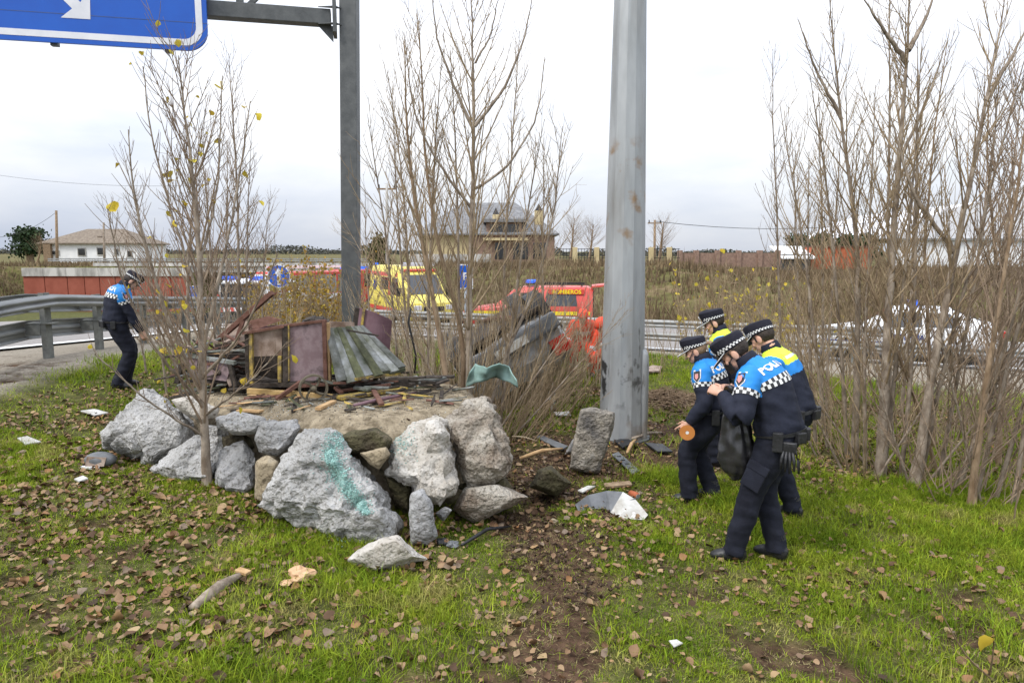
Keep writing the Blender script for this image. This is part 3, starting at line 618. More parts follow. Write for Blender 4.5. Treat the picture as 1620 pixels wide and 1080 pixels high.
# ------------------------------------------------------------------ lighting mast
base = G(983, 690); base.z -= .02
t = thing('lamp_mast', 'thick tapered galvanised mast with black scuff marks standing beside the officers', 'mast', base)
b = B(); n = 12; rings = []
for z in np.linspace(0, 9, 46):
    r = .285-.018*min(z, 5.5)-.013*max(0, z-5.5)+.0; rings.append([base+Vector((r*math.cos(2*PI*(j+.5)/n), r*math.sin(2*PI*(j+.5)/n), z)) for j in range(n)])
b.loft(rings)
mm = mat('mast_zinc', (.295, .31, .315), (.40, .415, .42), 2.5, .55, .05, 25, .25, stretch=(1.5, 1.5, .35))
nt2 = mm.node_tree; bs = nt2.nodes['Principled BSDF']; src = bs.inputs['Base Color'].links[0].from_socket
def blot(scale, lo, hi, colr, zlo, zhi, st=(1, 1, 1)):
    global src
    n = nt2.nodes.new('ShaderNodeTexNoise'); n.inputs['Scale'].default_value = scale; n.inputs['Detail'].default_value = 6
    tcx = nt2.nodes.new('ShaderNodeTexCoord'); mpx = nt2.nodes.new('ShaderNodeMapping'); mpx.inputs['Scale'].default_value = st
    nt2.links.new(tcx.outputs['Object'], mpx.inputs[0]); nt2.links.new(mpx.outputs[0], n.inputs['Vector'])
    r = nt2.nodes.new('ShaderNodeValToRGB'); r.color_ramp.elements[0].position = lo; r.color_ramp.elements[1].position = hi
    nt2.links.new(n.outputs['Fac'], r.inputs['Fac'])
    s3 = nt2.nodes.new('ShaderNodeSeparateXYZ'); nt2.links.new(tcx.outputs['Object'], s3.inputs[0])
    m1 = nt2.nodes.new('ShaderNodeMapRange'); m1.inputs['From Min'].default_value = zlo-.2; m1.inputs['From Max'].default_value = zlo; nt2.links.new(s3.outputs['Z'], m1.inputs['Value'])
    m2 = nt2.nodes.new('ShaderNodeMapRange'); m2.inputs['From Min'].default_value = zhi+.2; m2.inputs['From Max'].default_value = zhi; nt2.links.new(s3.outputs['Z'], m2.inputs['Value'])
    f1 = nt2.nodes.new('ShaderNodeMath'); f1.operation = 'MULTIPLY'; nt2.links.new(m1.outputs[0], f1.inputs[0]); nt2.links.new(m2.outputs[0], f1.inputs[1])
    f2 = nt2.nodes.new('ShaderNodeMath'); f2.operation = 'MULTIPLY'; nt2.links.new(f1.outputs[0], f2.inputs[0]); nt2.links.new(r.outputs['Color'], f2.inputs[1])
    k = nt2.nodes.new('ShaderNodeMixRGB'); nt2.links.new(f2.outputs[0], k.inputs[0]); nt2.links.new(src, k.inputs[1]); k.inputs[2].default_value = (*colr, 1)
    nt2.links.new(k.outputs[0], bs.inputs['Base Color']); src = k.outputs[0]
blot(5.5, .555, .63, (.04, .04, .04), .6, 1.0, (1, 1, .8))
blot(9, .60, .70, (.07, .065, .06), .4, 1.6, (1.5, 1.5, .4))
blot(4.2, .54, .66, (.27, .19, .12), 2.5, 3.5)
blot(2.2, .5, .75, (.22, .215, .20), .2, 6, (2, 2, .3))
blot(3, .52, .7, (.20, .15, .10), 0, .25)
b.obj('shaft', mm, t)
q = base+Vector((.235, -.09, 0)); b = B()
rings = []
for z, k in ((0, 1), (.05, 1), (.95, 1), (1.08, .85), (1.14, .5)): rings.append([q+Vector((.075*k*math.cos(a), .085*k*math.sin(a), z)) for a in np.linspace(0, 2*PI, 17)[:-1]])
b.loft(rings); b.obj('cable_cover', mm, t, smooth=True)
b = B(); b.tube([base+Vector((0, 0, -.1)), base+Vector((0, 0, .03))], .36, 12); b.obj('base_plate', 'galvdark', t)
# ================================================================== TREES
class Tubes:
    """collects many tapering tubes as arrays"""
    def __init__(s): s.V = []; s.Q = []; s.n = 0
    def add(s, pts, rad, n=3):
        pts = np.asarray(pts, float); m = len(pts); rad = np.asarray(rad, float)
        d = np.empty_like(pts); d[1:-1] = pts[2:]-pts[:-2]; d[0] = pts[1]-pts[0]; d[-1] = pts[-1]-pts[-2]
        d /= np.linalg.norm(d, axis=1)[:, None]+1e-9
        ref = np.array([.31, .95, .05]) if abs(d[0, 1]) < .8 else np.array([1., 0, 0])
        a = np.cross(d, ref); a /= np.linalg.norm(a, axis=1)[:, None]+1e-9; b = np.cross(d, a)
        q = np.arange(n)*2*PI/n
        r = pts[:, None, :]+(a[:, None, :]*np.cos(q)[None, :, None]+b[:, None, :]*np.sin(q)[None, :, None])*rad[:, None, None]
        s.V.append(r.reshape(-1, 3))
        i = np.arange(m-1)[:, None]*n; j = np.arange(n)[None, :]; k = (j+1) % n
        s.Q.append((np.stack([i+j, i+k, i+n+k, i+n+j], 2).reshape(-1, 4))+s.n); s.n += m*n
    def obj(s, name, m, parent, smooth=True):
        off = np.array(parent.location) if parent is not None else 0
        me = fastmesh(name, np.concatenate(s.V)-off, [np.concatenate(s.Q)], smooth=smooth)
        me.materials.append(M[m]); o = bpy.data.objects.new(name, me); return link(o, parent)
def rnd(a, b): return a+(b-a)*rng.random()
def unit(v): return v/(np.linalg.norm(v)+1e-9)
UP = np.array([0, 0, 1.])
def grow(p, d, L, n, up=.25, wig=.06):
    """curving shoot"""
    pts = [np.array(p, float)]; st = L/n; d = unit(np.array(d, float))
    for i in range(n):
        d = unit(d+UP*up/n+rng.normal(0, wig, 3)); pts.append(pts[-1]+d*st)
    return np.array(pts)
def resample(pts, n):
    pts = np.asarray(pts, float); s = np.r_[0, np.cumsum(np.linalg.norm(np.diff(pts, axis=0), axis=1))]
    u = np.linspace(0, s[-1], n); return np.stack([np.interp(u, s, pts[:, k]) for k in range(3)], 1)
def smoothpath(pts, n):
    q = resample(pts, n)
    for _ in range(3): q[1:-1] = (q[:-2]+2*q[1:-1]+q[2:])/4
    return q
LEAFV = np.array([[0, 0, 0]]+[[sx*w, y, abs(sx)*.07+.12*(y-.5)**2] for y, w in ((.16, .33), (.42, .49), (.72, .36)) for sx in (-1, 0, 1)]+[[0, 1.04, .1]])
LEAFF = [[0, 2, 1], [0, 3, 2], [1, 2, 5], [1, 5, 4], [2, 3, 6], [2, 6, 5], [4, 5, 8], [4, 8, 7], [5, 6, 9], [5, 9, 8], [7, 8, 10], [8, 9, 10]]
NL = 11
def leaves_mesh(name, P, size, m, parent=None, flat=False, cnt_var=.3, kind=None, up=None):
    P = np.asarray(P, float); n = len(P); sz = size*(1+cnt_var*rng.normal(0, 1, n).clip(-1.6, 1.8))
    yaw = rng.random(n)*2*PI; tilt = rng.normal(0, .38, n) if flat else rng.normal(-1.0, .7, n); roll = rng.normal(0, .32, n) if flat else rng.normal(0, .8, n)
    cu = rng.normal(.3, 1.1, n)
    L = np.repeat(LEAFV[None], n, 0).copy(); L[:, :, 2] = L[:, :, 2]*(1+cu[:, None]*1.3)+np.abs(L[:, :, 0])*cu[:, None]*.35+rng.normal(0, .055, (n, NL))
    L[:, :, 0] *= (1+rng.normal(0, .18, n))[:, None]; L[:, :, :2] += rng.normal(0, .035, (n, NL, 2)); L *= sz[:, None, None]
    c, s_ = np.cos(roll)[:, None], np.sin(roll)[:, None]; x, z = L[:, :, 0]*c+L[:, :, 2]*s_, -L[:, :, 0]*s_+L[:, :, 2]*c; L[:, :, 0], L[:, :, 2] = x, z
    c, s_ = np.cos(tilt)[:, None], np.sin(tilt)[:, None]; y, z = L[:, :, 1]*c-L[:, :, 2]*s_, L[:, :, 1]*s_+L[:, :, 2]*c; L[:, :, 1], L[:, :, 2] = y, z
    c, s_ = np.cos(yaw)[:, None], np.sin(yaw)[:, None]; x, y = L[:, :, 0]*c-L[:, :, 1]*s_, L[:, :, 0]*s_+L[:, :, 1]*c; L[:, :, 0], L[:, :, 1] = x, y
    if flat: L[:, :, 2] -= L[:, :, 2].min(1)[:, None]*.8
    V = (L+P[:, None, :]).reshape(-1, 3); F = (np.array(LEAFF)[None]+NL*np.arange(n)[:, None, None]).reshape(-1, 3)
    off = np.array(parent.location) if parent is not None else 0
    me = fastmesh(name, V-off, [F], smooth=True); me.materials.append(M[m]); o = bpy.data.objects.new(name, me); link(o, parent)
    if kind: o['kind'] = kind
    return o
def twigs(tb, br, rad, dens, lo, hi, bias=None, ends=None, sides=3, sub=True):
    """side twigs along a branch polyline"""
    seg = np.linalg.norm(np.diff(br, axis=0), axis=1); L = seg.sum(); n = int(L*dens)
    for k in range(n):
        f = .18+.82*(k+rng.random())/max(n, 1); f = min(f, .99); u = f*(len(br)-1); i = int(u); p = br[i]+(br[i+1]-br[i])*(u-i); d = unit(br[i+1]-br[i])
        r = unit(rng.normal(0, 1, 3)); r = unit(r-d*r.dot(d)); a = rnd(.4, .75)
        l = rnd(lo, hi)*(1.15-.6*f); q = grow(p, d*math.cos(a)+r*math.sin(a), l, 3, .45, .03)
        rr = min(.0042, rad*.5*(1-f)+.0026); tb.add(q, np.linspace(rr, .0016, 4), sides)
        if ends is not None: ends.append(q[-1])
        if sub and l > .3:
            for j in (1, 2):
                r2 = unit(rng.normal(0, 1, 3)); q2 = grow(q[j], unit(q[j]-q[j-1])+r2*.8, l*rnd(.25, .45), 2, .3, .08); tb.add(q2, [.0021, .0016, .0012], 3)
                if ends is not None: ends.append(q2[-1])
def tree(px, label, r0, nb, start=.25, blen=(.7, 1.5), Y=None, extra=(), bark='bark', twig='twig', leaves=0, group=None, name='poplar_sapling', dens=9, tl=(.12, .4), ang=(.4, .7), tipr=.006, tmin=.0):
    """px: list of (px, py, Y) along the stem; extra: further limbs given the same way with a start radius"""
    P = [W(*q) for q in px]; P[0].z = min(P[0].z, gz(P[0].x, P[0].y))-.06
    t = thing(name, label, 'tree', P[0]+Vector((0, 0, .06)), group=group); r0 *= .72 if r0 > .025 and tipr < .02 else 1
    tr = smoothpath(P, 26); tr[1:-1] += rng.normal(0, .003, (24, 3)); tk = Tubes()
    f = np.linspace(0, 1, 26); rad = r0*(1-f)**.9*(1+.5*np.exp(-f*22))+tipr*.6
    tk.add(tr, rad, 10); tb = Tubes(); ends = []
    limbs = []
    H = np.linalg.norm(np.diff(tr, axis=0), axis=1).sum()
    for e in extra:
        q = smoothpath([W(*k) for k in e[1:]], 16); q[1:-1] += rng.normal(0, .004, (14, 3)); limbs.append((q, e[0]))
        tk.add(q, np.linspace(e[0], .004, 16), 7)
    nb = int(nb*2.3)
    for k in range(nb):
        u = start+(1-start)*(k+rng.random())/nb; u = min(u, .97); i = int(u*25); p = tr[i]; d = unit(tr[min(i+1, 25)]-tr[max(i-1, 0)])
        az = rng.random()*2*PI; r = np.array([math.cos(az), math.sin(az), 0]); r = unit(r-d*r.dot(d)); a = rnd(*ang)
        L = rnd(*blen)*(1.15-.75*u); q = grow(p, d*math.cos(a)+r*math.sin(a), L, 9, .6, .016)
        rb = min(rad[i]*.5, .0035+L*.006); tb.add(q, np.linspace(rb, .0022, 10), 5); limbs.append((q, rb))
    for q, rb in limbs: twigs(tb, q, rb, dens, *tl, ends=ends)
    twigs(tb, tr[int(26*max(start, .5)):], .01, dens*.8, tl[0], tl[1]*1.2, ends=ends)
    tk.obj('trunk', bark, t); tb.obj('crown', twig, t)
    if leaves:
        E = np.array(ends); E = E[rng.choice(len(E), min(leaves, len(E)), replace=False)]
        leaves_mesh('leaves', E, .055, 'yleaf', t)
    return t
PROTO = {}
def proto(n, h, spread, lean, rad, dens, tl, leaves, size, key):
    if key in PROTO: return PROTO[key]
    tb = Tubes(); ends = []
    for k in range(n):
        a = rng.random()*2*PI; rr = rad*math.sqrt(rng.random()); x, y = rr*math.cos(a), rr*math.sin(a)*.8
        hh = h*rnd(.5, 1.08); d = np.array([math.cos(a)*rr/rad*spread+rng.normal(0, .12)*spread*2+lean, math.sin(a)*rr/rad*spread+rng.normal(0, .1), 1.])
        q = grow((x, y, -.12), d, hh, 9, .25, .02); tb.add(q, np.linspace(.009*rnd(.5, 1.25), .0022, 10), 4)
        twigs(tb, q, .006, dens, *tl, ends=ends, sub=False)
    me = fastmesh('stems', np.concatenate(tb.V), [np.concatenate(tb.Q)], smooth=True); lm = None
    if leaves:
        E = np.array(ends); E = E[rng.choice(len(E), min(leaves, len(E)), replace=False)]; o = leaves_mesh('leaves', E, size, 'oleaf' if key[0] == 'c' else 'yleaf'); lm = o.data; bpy.data.objects.remove(o)
    PROTO[key] = (me, lm); return PROTO[key]
MESHM = {}
def shrub(px, Y, h, spread, label, group, leaves=0, twig='twig', lean=0, n=26, rad=.3, dens=6, tl=(.08, .3), size=.06, var=3, style='a'):
    c = W(px, 600, Y); c.z = gz(c.x, c.y)
    me, lm = proto(n, 1.8, spread, 0, rad, dens, tl, leaves, size, (style, int(rng.integers(0, var))))
    if (me.name, twig) not in MESHM: k = me.copy(); k.materials.clear(); k.materials.append(M[twig]); MESHM[(me.name, twig)] = k
    t = thing('shrub', label, 'shrub', c, rng.random()*6.28, group=group); s = h/1.8*rnd(.9, 1.1); t.scale = (s, s, s)
    t.rotation_mode = 'ZYX'; t.rotation_euler = (0, lean, t.rotation_euler.z)
    link(bpy.data.objects.new('stems', MESHM[(me.name, twig)]), t)
    if lm: link(bpy.data.objects.new('leaves', lm), t)
    return t
# --- left sapling in front of the rocks
tree([(328, 772, 5.85), (322, 640, 5.87), (318, 520, 5.9), (316, 400, 5.95), (302, 250, 6.0), (288, 150, 6.0), (282, 88, 6.0)], 'young poplar with last yellow leaves growing in front of the boulders', .05, 20, .16, (.7, 1.5),
     extra=[(.02, (318, 620, 5.87), (270, 520, 5.7), (232, 400, 5.6), (208, 290, 5.55), (203, 205, 5.5)), (.018, (319, 560, 5.88), (350, 430, 6.0), (380, 280, 6.1), (396, 160, 6.15)),
            (.017, (319, 600, 5.87), (390, 520, 5.6), (440, 400, 5.5)), (.015, (320, 640, 5.87), (250, 560, 5.5), (190, 440, 5.3), (170, 330, 5.2)), (.012, (321, 660, 5.87), (400, 600, 5.5), (455, 540, 5.4)),
            (.013, (318, 480, 5.9), (268, 330, 6.0), (236, 200, 6.0), (226, 105, 6.0)), (.012, (324, 690, 5.86), (240, 640, 5.5), (150, 560, 5.3)), (.012, (316, 420, 5.95), (345, 300, 6.1), (352, 120, 6.2))], leaves=70, twig='twigd', dens=11, tl=(.14, .42))
tree([(372, 640, 9.6), (378, 480, 9.6), (376, 300, 9.6), (366, 150, 9.7), (362, 85, 9.7)], 'slender bare poplar rising behind the broken machine', .035, 16, .3, (.6, 1.2), twig='twigd', dens=8)
tree([(300, 610, 10.4), (296, 420, 10.4), (312, 250, 10.4), (330, 150, 10.4)], 'thin bare poplar between the guardrail and the broken machine', .025, 12, .3, (.6, 1.1), twig='twigd', dens=8)
# --- clump in the middle
tree([(742, 655, 8.0), (742, 480, 8.0), (748, 300, 8.05), (750, 150, 8.05), (746, 40, 8.1), (744, -60, 8.1)], 'straight central poplar trunk rising through the thicket by the wrecked car', .06, 20, .25, (.9, 1.9),
     extra=[(.022, (749, 205, 8.05), (715, 130, 8.0), (690, 60, 7.9), (682, -20, 7.9)), (.022, (751, 200, 8.05), (800, 140, 8.1), (830, 60, 8.2), (845, -20, 8.2)), (.018, (746, 330, 8.05), (700, 270, 7.9), (655, 190, 7.8), (640, 60, 7.8)),
            (.018, (748, 300, 8.05), (800, 270, 8.2), (850, 190, 8.3), (862, 90, 8.3)), (.014, (752, 100, 8.05), (775, 60, 8.1), (790, -10, 8.1))], dens=8)
tree([(716, 655, 7.9), (700, 560, 7.9), (678, 430, 7.9), (652, 300, 7.9), (642, 180, 7.9), (640, 60, 8.0)], 'leaning poplar stem left of the central trunk by the wrecked car', .048, 16, .3, (.7, 1.4), bark='barkb', dens=8)
tree([(728, 655, 8.1), (736, 560, 8.1), (720, 480, 8.1), (690, 380, 8.1), (672, 250, 8.2), (668, 120, 8.2), (660, 20, 8.2)], 'crooked forked poplar stem beside the central trunk', .045, 15, .3, (.7, 1.4), bark='barkb', dens=8)
tree([(760, 655, 8.3), (800, 560, 8.4), (850, 450, 8.5), (878, 330, 8.5), (890, 200, 8.6)], 'poplar stem leaning right towards the galvanised mast', .035, 14, .3, (.6, 1.2), dens=8)
tree([(640, 600, 10.2), (648, 450, 10.2), (640, 330, 10.2), (630, 220, 10.2), (612, 110, 10.2)], 'thin bare poplar just right of the gantry column', .035, 14, .3, (.7, 1.3), dens=7)
tree([(800, 640, 9.6), (796, 450, 9.6), (805, 300, 9.6), (815, 160, 9.6), (822, 50, 9.7)], 'thin bare poplar behind the central poplar trunk', .03, 14, .3, (.6, 1.3), dens=7)
# --- right hand thicket
tree([(1392, 770, 7.3), (1402, 560, 7.4), (1418, 300, 7.5), (1436, 90, 7.6), (1440, -60, 7.7)], 'tallest straight poplar trunk of the right hand thicket', .075, 20, .2, (.8, 1.7),
     extra=[(.03, (1434, 100, 7.6), (1400, 50, 7.5), (1360, -10, 7.4)), (.03, (1437, 80, 7.6), (1465, 30, 7.7), (1485, -30, 7.8)), (.02, (1425, 250, 7.5), (1470, 150, 7.7), (1500, 60, 7.8))], dens=8)
tree([(1448, 735, 7.0), (1480, 560, 7.1), (1512, 400, 7.2), (1548, 220, 7.2), (1575, 90, 7.3), (1592, -20, 7.4)], 'slanting poplar trunk leaning right in the thicket', .066, 18, .25, (.7, 1.5), extra=[(.025, (1510, 400, 7.2), (1440, 300, 7.2), (1400, 150, 7.3)), (.025, (1560, 160, 7.25), (1600, 90, 7.3), (1640, 20, 7.4))], dens=8)
tree([(1352, 745, 7.9), (1356, 560, 7.9), (1358, 400, 7.9), (1338, 240, 7.9), (1328, 170, 7.9), (1312, -10, 7.9)], 'bent poplar trunk on the officers side of the thicket', .055, 18, .25, (.7, 1.6), extra=[(.022, (1332, 190, 7.9), (1290, 110, 7.9), (1262, 30, 7.9))], dens=8)
tree([(1412, 735, 8.4), (1406, 560, 8.4), (1404, 380, 8.4), (1408, 180, 8.5), (1406, -20, 8.5)], 'slim upright poplar close behind the tallest trunk', .042, 16, .3, (.6, 1.3), dens=8)
tree([(1300, 730, 9.5), (1302, 500, 9.5), (1300, 330, 9.5), (1295, 150, 9.5)], 'slim grey poplar at the left edge of the right thicket', .03, 14, .3, (.6, 1.2), dens=7)
tree([(1240, 690, 11), (1232, 450, 11), (1228, 300, 11), (1222, 180, 11), (1223, 78, 11)], 'solitary thin bare poplar left of the right hand thicket', .03, 12, .4, (.6, 1.3), twig='twigd', dens=6)
tree([(1265, 680, 12), (1262, 450, 12), (1258, 300, 12), (1252, 210, 12)], 'short bare poplar beside the solitary thin one', .025, 12, .3, (.5, 1.1), twig='twigd', dens=6)
tree([(1540, 745, 6.4), (1560, 600, 6.4), (1590, 430, 6.5), (1612, 280, 6.5), (1630, 120, 6.5)], 'poplar stem at the outer edge of the right thicket', .045, 16, .2, (.6, 1.3), bark='barkb', twig='twigd', dens=9)
tree([(1490, 760, 7.6), (1450, 640, 7.5), (1400, 500, 7.4), (1350, 400, 7.3), (1300, 320, 7.3)], 'thin dark stem slanting left across the thicket trunks', .02, 8, .3, (.4, .8), bark='barkb', twig='twigd', dens=7)
tree([(1480, 740, 8.6), (1470, 560, 8.6), (1462, 380, 8.6), (1480, 200, 8.6), (1500, 60, 8.6)], 'dark slim poplar standing behind the slanting trunk', .035, 14, .25, (.6, 1.2), bark='barkb', twig='twigd', dens=8)
tree([(1580, 730, 8.0), (1585, 560, 8.0), (1575, 400, 8.0), (1560, 250, 8.0), (1565, 120, 8.0)], 'bushy bare poplar filling the far right of the thicket', .04, 22, .1, (.6, 1.2), bark='barkb', twig='twigd', dens=9)
# --- slender saplings, each a copy of one of six grown ones
SAP = []
def sapling(px, Y, h, label, group, twig='twig', lean=0):
    if not SAP:
        for k in range(6):
            tk = Tubes(); tb = Tubes(); tr = grow((0, 0, -.1), (rng.normal(0, .06), rng.normal(0, .06), 1), 4.2, 20, .1, .014); rad = .021*(1-np.linspace(0, 1, 21))**.8+.0028; tk.add(tr, rad, 7); limbs = [tr[10:]]
            for j in range(30):
                u = .16+.81*(j+rng.random())/30; i = int(u*20); d = unit(tr[min(i+1, 20)]-tr[i-1]); az = rng.random()*6.28; r = np.array([math.cos(az), math.sin(az), 0]); a = rnd(.35, .75)
                q = grow(tr[i], d*math.cos(a)+r*math.sin(a), rnd(.6, 1.7)*(1.1-.75*u), 9, .5, .016); tb.add(q, np.linspace(min(rad[i]*.6, .008), .002, 10), 4); limbs.append(q)
            for q in limbs: twigs(tb, q, .006, 5, .12, .42)
            SAP.append([fastmesh(n_, np.concatenate(T_.V), [np.concatenate(T_.Q)], smooth=True) for n_, T_ in (('trunk', tk), ('crown', tb))])
    c = W(px, 600, Y); c.z = gz(c.x, c.y); k = int(rng.integers(0, 6)); t = thing('poplar_sapling', label, 'tree', c, group=group); s = h/4.2; t.scale = (s, s, s); t.rotation_mode = 'ZYX'; t.rotation_euler = (0, lean, rng.random()*6.28)
    for me, m in zip(SAP[k], ('bark', twig)):
        if (me.name, m) not in MESHM: q = me.copy(); q.materials.clear(); q.materials.append(M[m]); MESHM[(me.name, m)] = q
        link(bpy.data.objects.new(me.name.split('.')[0], MESHM[(me.name, m)]), t)
for (px, Y, h, lean) in [(1278, 9.6, 3.4, -.12), (1296, 8.6, 3.8, -.1), (1318, 8.3, 4.4, -.06), (1348, 8.0, 4.6, -.08), (1378, 7.6, 4.4, -.05), (1408, 7.5, 4.6, .04), (1436, 7.4, 4.8, .06), (1466, 7.2, 4.6, .1), (1498, 7.4, 4.6, .1), (1530, 7.0, 4.6, .12), (1560, 6.8, 4.2, .1), (1592, 6.7, 4.2, .08), (1620, 6.6, 4.2, 0), (1310, 10.5, 4.6, 0), (1430, 10.6, 5.4, 0), (1570, 9.6, 5.2, 0), (1342, 7.4, 2.6, -.5), (1400, 7.2, 2.4, .5), (1450, 7.0, 2.6, -.45), (1520, 6.8, 2.6, .45), (1300, 8.0, 2.4, -.55), (1570, 6.5, 2.6, -.4), (1380, 7.8, 2.8, -.6), (1480, 7.1, 2.6, .6)]:
    sapling(px, Y, h, 'slender bare sapling in the crowded right hand thicket', 'saplings of the right thicket', 'twig' if px < 1450 else 'twigd', lean)
for (px, Y, h, lean) in [(592, 10.6, 3.2, -.05), (632, 9.2, 4.0, -.06), (655, 8.8, 4.2, -.08), (676, 8.4, 4.4, -.06), (728, 9.4, 4.8, 0), (790, 8.4, 4.0, .1), (858, 9.8, 4.0, .08), (700, 8.0, 2.4, -.5), (780, 8.1, 2.4, .55), (810, 8.2, 2.2, .7), (745, 8.1, 2.4, .3)]:
    sapling(px, Y, h, 'slender bare sapling in the thicket around the wrecked car', 'saplings of the middle thicket', 'twig', lean)
for (px, Y, h, lean) in [(232, 10.5, 2.8, -.1), (262, 9.4, 3.0, -.08), (288, 8.8, 3.4, -.03), (340, 9.0, 3.8, .02), (356, 8.6, 3.6, .04), (388, 9.6, 3.6, .05), (410, 10.2, 3.0, .08)]:
    sapling(px, Y, h, 'slender bare sapling behind the left end of the terrace', 'saplings behind the terrace', 'twigd', lean)
# --- undergrowth
for (px, Y, h, lean, tw) in [(672, 8.4, 1.5, -.1, 'twigp'), (765, 9.8, 1.9, 0, 'twig'), (795, 9.9, 2.0, .05, 'twigp'), (825, 9.6, 1.9, .1, 'twig'), (852, 9.9, 1.9, .1, 'twig'), (875, 10.3, 1.9, 0, 'twigp'), (720, 8.6, 1.7, 0, 'twigp'), (740, 8.3, 1.6, .1, 'twig'), (795, 8.3, 1.6, .35, 'twig'), (820, 8.1, 1.3, .5, 'twig'), (870, 9.2, 1.5, .2, 'twig'), (895, 9.8, 1.7, .1, 'twig'), (640, 9.4, 1.7, -.1, 'twigp'), (655, 9.0, 1.6, 0, 'twig'), (595, 10.6, 1.9, 0, 'twig'), (625, 11.2, 2.0, 0, 'twigp'), (700, 11.4, 2.1, 0, 'twig'), (735, 11.8, 2.1, 0, 'twig'), (805, 12, 2.0, 0, 'twig'), (840, 12, 2.1, 0, 'twig'), (905, 13, 2.2, 0, 'twig'), (935, 12.2, 2.0, 0, 'twigp')]:
    shrub(px, Y, h, .4, 'tangled bare brushwood between the gantry column and the mast', 'bare brushwood clumps', twig=tw, lean=lean)
for (px, Y, h, lean, tw) in [(1290, 8.4, 1.7, -.25, 'twig'), (1340, 7.6, 1.6, -.35, 'twig'), (1390, 7.6, 1.8, 0, 'twig'), (1445, 7.2, 1.9, .2, 'twigd'), (1500, 7.0, 1.9, .2, 'twigd'), (1555, 6.6, 2.0, .2, 'twigd'), (1605, 6.3, 2.0, .1, 'twigd'), (1310, 10, 2.2, -.1, 'twig'), (1380, 9.8, 2.4, 0, 'twig'), (1460, 9.8, 2.6, 0, 'twigd'), (1540, 9.4, 2.6, 0, 'twigd'), (1605, 8.6, 2.7, 0, 'twigd'), (1240, 12.2, 2.2, 0, 'twig'), (1180, 14, 2.3, 0, 'twig'), (1350, 13, 2.7, 0, 'twig'), (1470, 13, 2.9, 0, 'twigd')]:
    shrub(px, Y, h, .95, 'tangled bare brushwood around the right hand poplars', 'brushwood in the right thicket', twig=tw, lean=lean, n=12, rad=.5, dens=7, style='b', var=5)
for (px, Y, h) in [(445, 13, 1.9), (470, 13.4, 2.0), (495, 13.2, 2.1), (522, 13, 2.0), (468, 15.5, 2.2), (505, 15.6, 2.3), (535, 14.4, 2.1), (455, 17, 2.3), (530, 17, 2.5)]:
    shrub(px, Y, h, .35, 'bush with scattered yellow leaves left of the gantry column', 'yellow leaved bushes by the gantry', leaves=420, n=34, dens=9, rad=.45, twig='twig', size=.045, style='c')
for (px, Y, h) in [(1115, 17, 2.3), (1140, 16, 2.9), (1160, 16.4, 2.7), (1180, 15, 2.5), (1215, 15, 2.3), (1255, 14, 2.1), (1235, 16, 2.6)]:
    shrub(px, Y, h, .3, 'tall thin bush with yellow leaves in front of the brick wall', 'yellow leaved bushes on the right', leaves=42, n=18, dens=6, rad=.45, size=.06, style='d')
for (px, Y, h) in [(1050, 15, 1.8), (1085, 16, 2.0), (1030, 13, 1.3), (1070, 17.5, 2.2), (1110, 17, 2.2)]:
    shrub(px, Y, h, .3, 'sparse bare stems standing right of the mast', 'sparse stems right of the mast', n=9, dens=5, rad=.4, style='e')
for (px, Y, h) in [(250, 15, 1.6), (400, 11.5, 1.6), (425, 11, 1.7), (450, 10.6, 1.6), (345, 13, 1.7)]:
    shrub(px, Y, h, .4, 'pale leafless bush behind the broken machine', 'pale bushes behind the machine', n=16, dens=7, rad=.35, twig='twigp', style='f')
for k in range(46):
    yy = rnd(27, 40); px = rnd(700, 1440); c_ = W(px, 600, yy); t_, s_ = ts(c_.x, c_.y)
    if float(t_) > 8.5: shrub(px, yy, rnd(.7, 1.5), .7, 'low brown scrub bush on the embankment beyond the slip road', 'scrub on the embankment', n=16, dens=5, rad=.6, twig='barkb', style='g', var=4)
# foreground twig at the lower right
q0 = G(1570, 1075); t = thing('seedling', 'small dark seedling with one yellow leaf in the near grass', 'plant', q0)
tb = Tubes(); top = W(1487, 965, q0.y-.12); tb.add(smoothpath([q0, q0.lerp(top, .4)+Vector((-.03, 0, -.03)), top], 10), np.linspace(.006, .003, 10), 5); top2 = W(1572, 1010, q0.y-.2)
tb.add(smoothpath([q0+Vector((-.02, 0, .03)), q0.lerp(top2, .6), top2], 8), np.linspace(.005, .003, 8), 5); tb.obj('stem', 'barkb', t)
leaves_mesh('leaf', [np.array(top2)], .075, 'yleaf', t)
# --- background trees
M['conif'] = mat('conifer_needles', (.016, .032, .012), (.045, .075, .025), 3, .8, island=.4)
M['farwood'] = mat('distant_woodland', (.05, .055, .045), (.11, .105, .085), .05, .9, island=.3)
M['olive'] = mat('olive_foliage', (.06, .06, .02), (.12, .11, .04), 3, .8, island=.4)
def leafy(name, label, px, py0, py1, Y, wpx, m, n=2600, group=None, cone=.6):
    p0 = W(px, py0, Y); p1 = W(px, py1, Y); h = p1.z-p0.z; w = wpx*Y/FPX/2
    t = thing(name, label, 'tree', p0, group=group); b = B(); b.tube([p0-Vector((0, 0, 1)), p0+Vector((0, 0, h*.7))], [.2*w+.05, .06*w+.02], 7); b.obj('trunk', 'barkb', t)
    cl = rng.normal(0, 1, (26, 3)); cl /= np.linalg.norm(cl, axis=1)[:, None]; cl *= rng.random((26, 1))**.5
    f = rng.random(26); cz = .25+.75*f
    C = np.stack([cl[:, 0]*w*(1-cone*f)*.8, cl[:, 1]*w*(1-cone*f)*.8, cz*h*.93], 1)
    k = rng.integers(0, 26, n); P = C[k]+rng.normal(0, 1, (n, 3))*np.array([w*.19, w*.19, h*.075]); P += np.array(p0)
    leaves_mesh('crown', P, .03*(w+h)+.05, m, t); return t
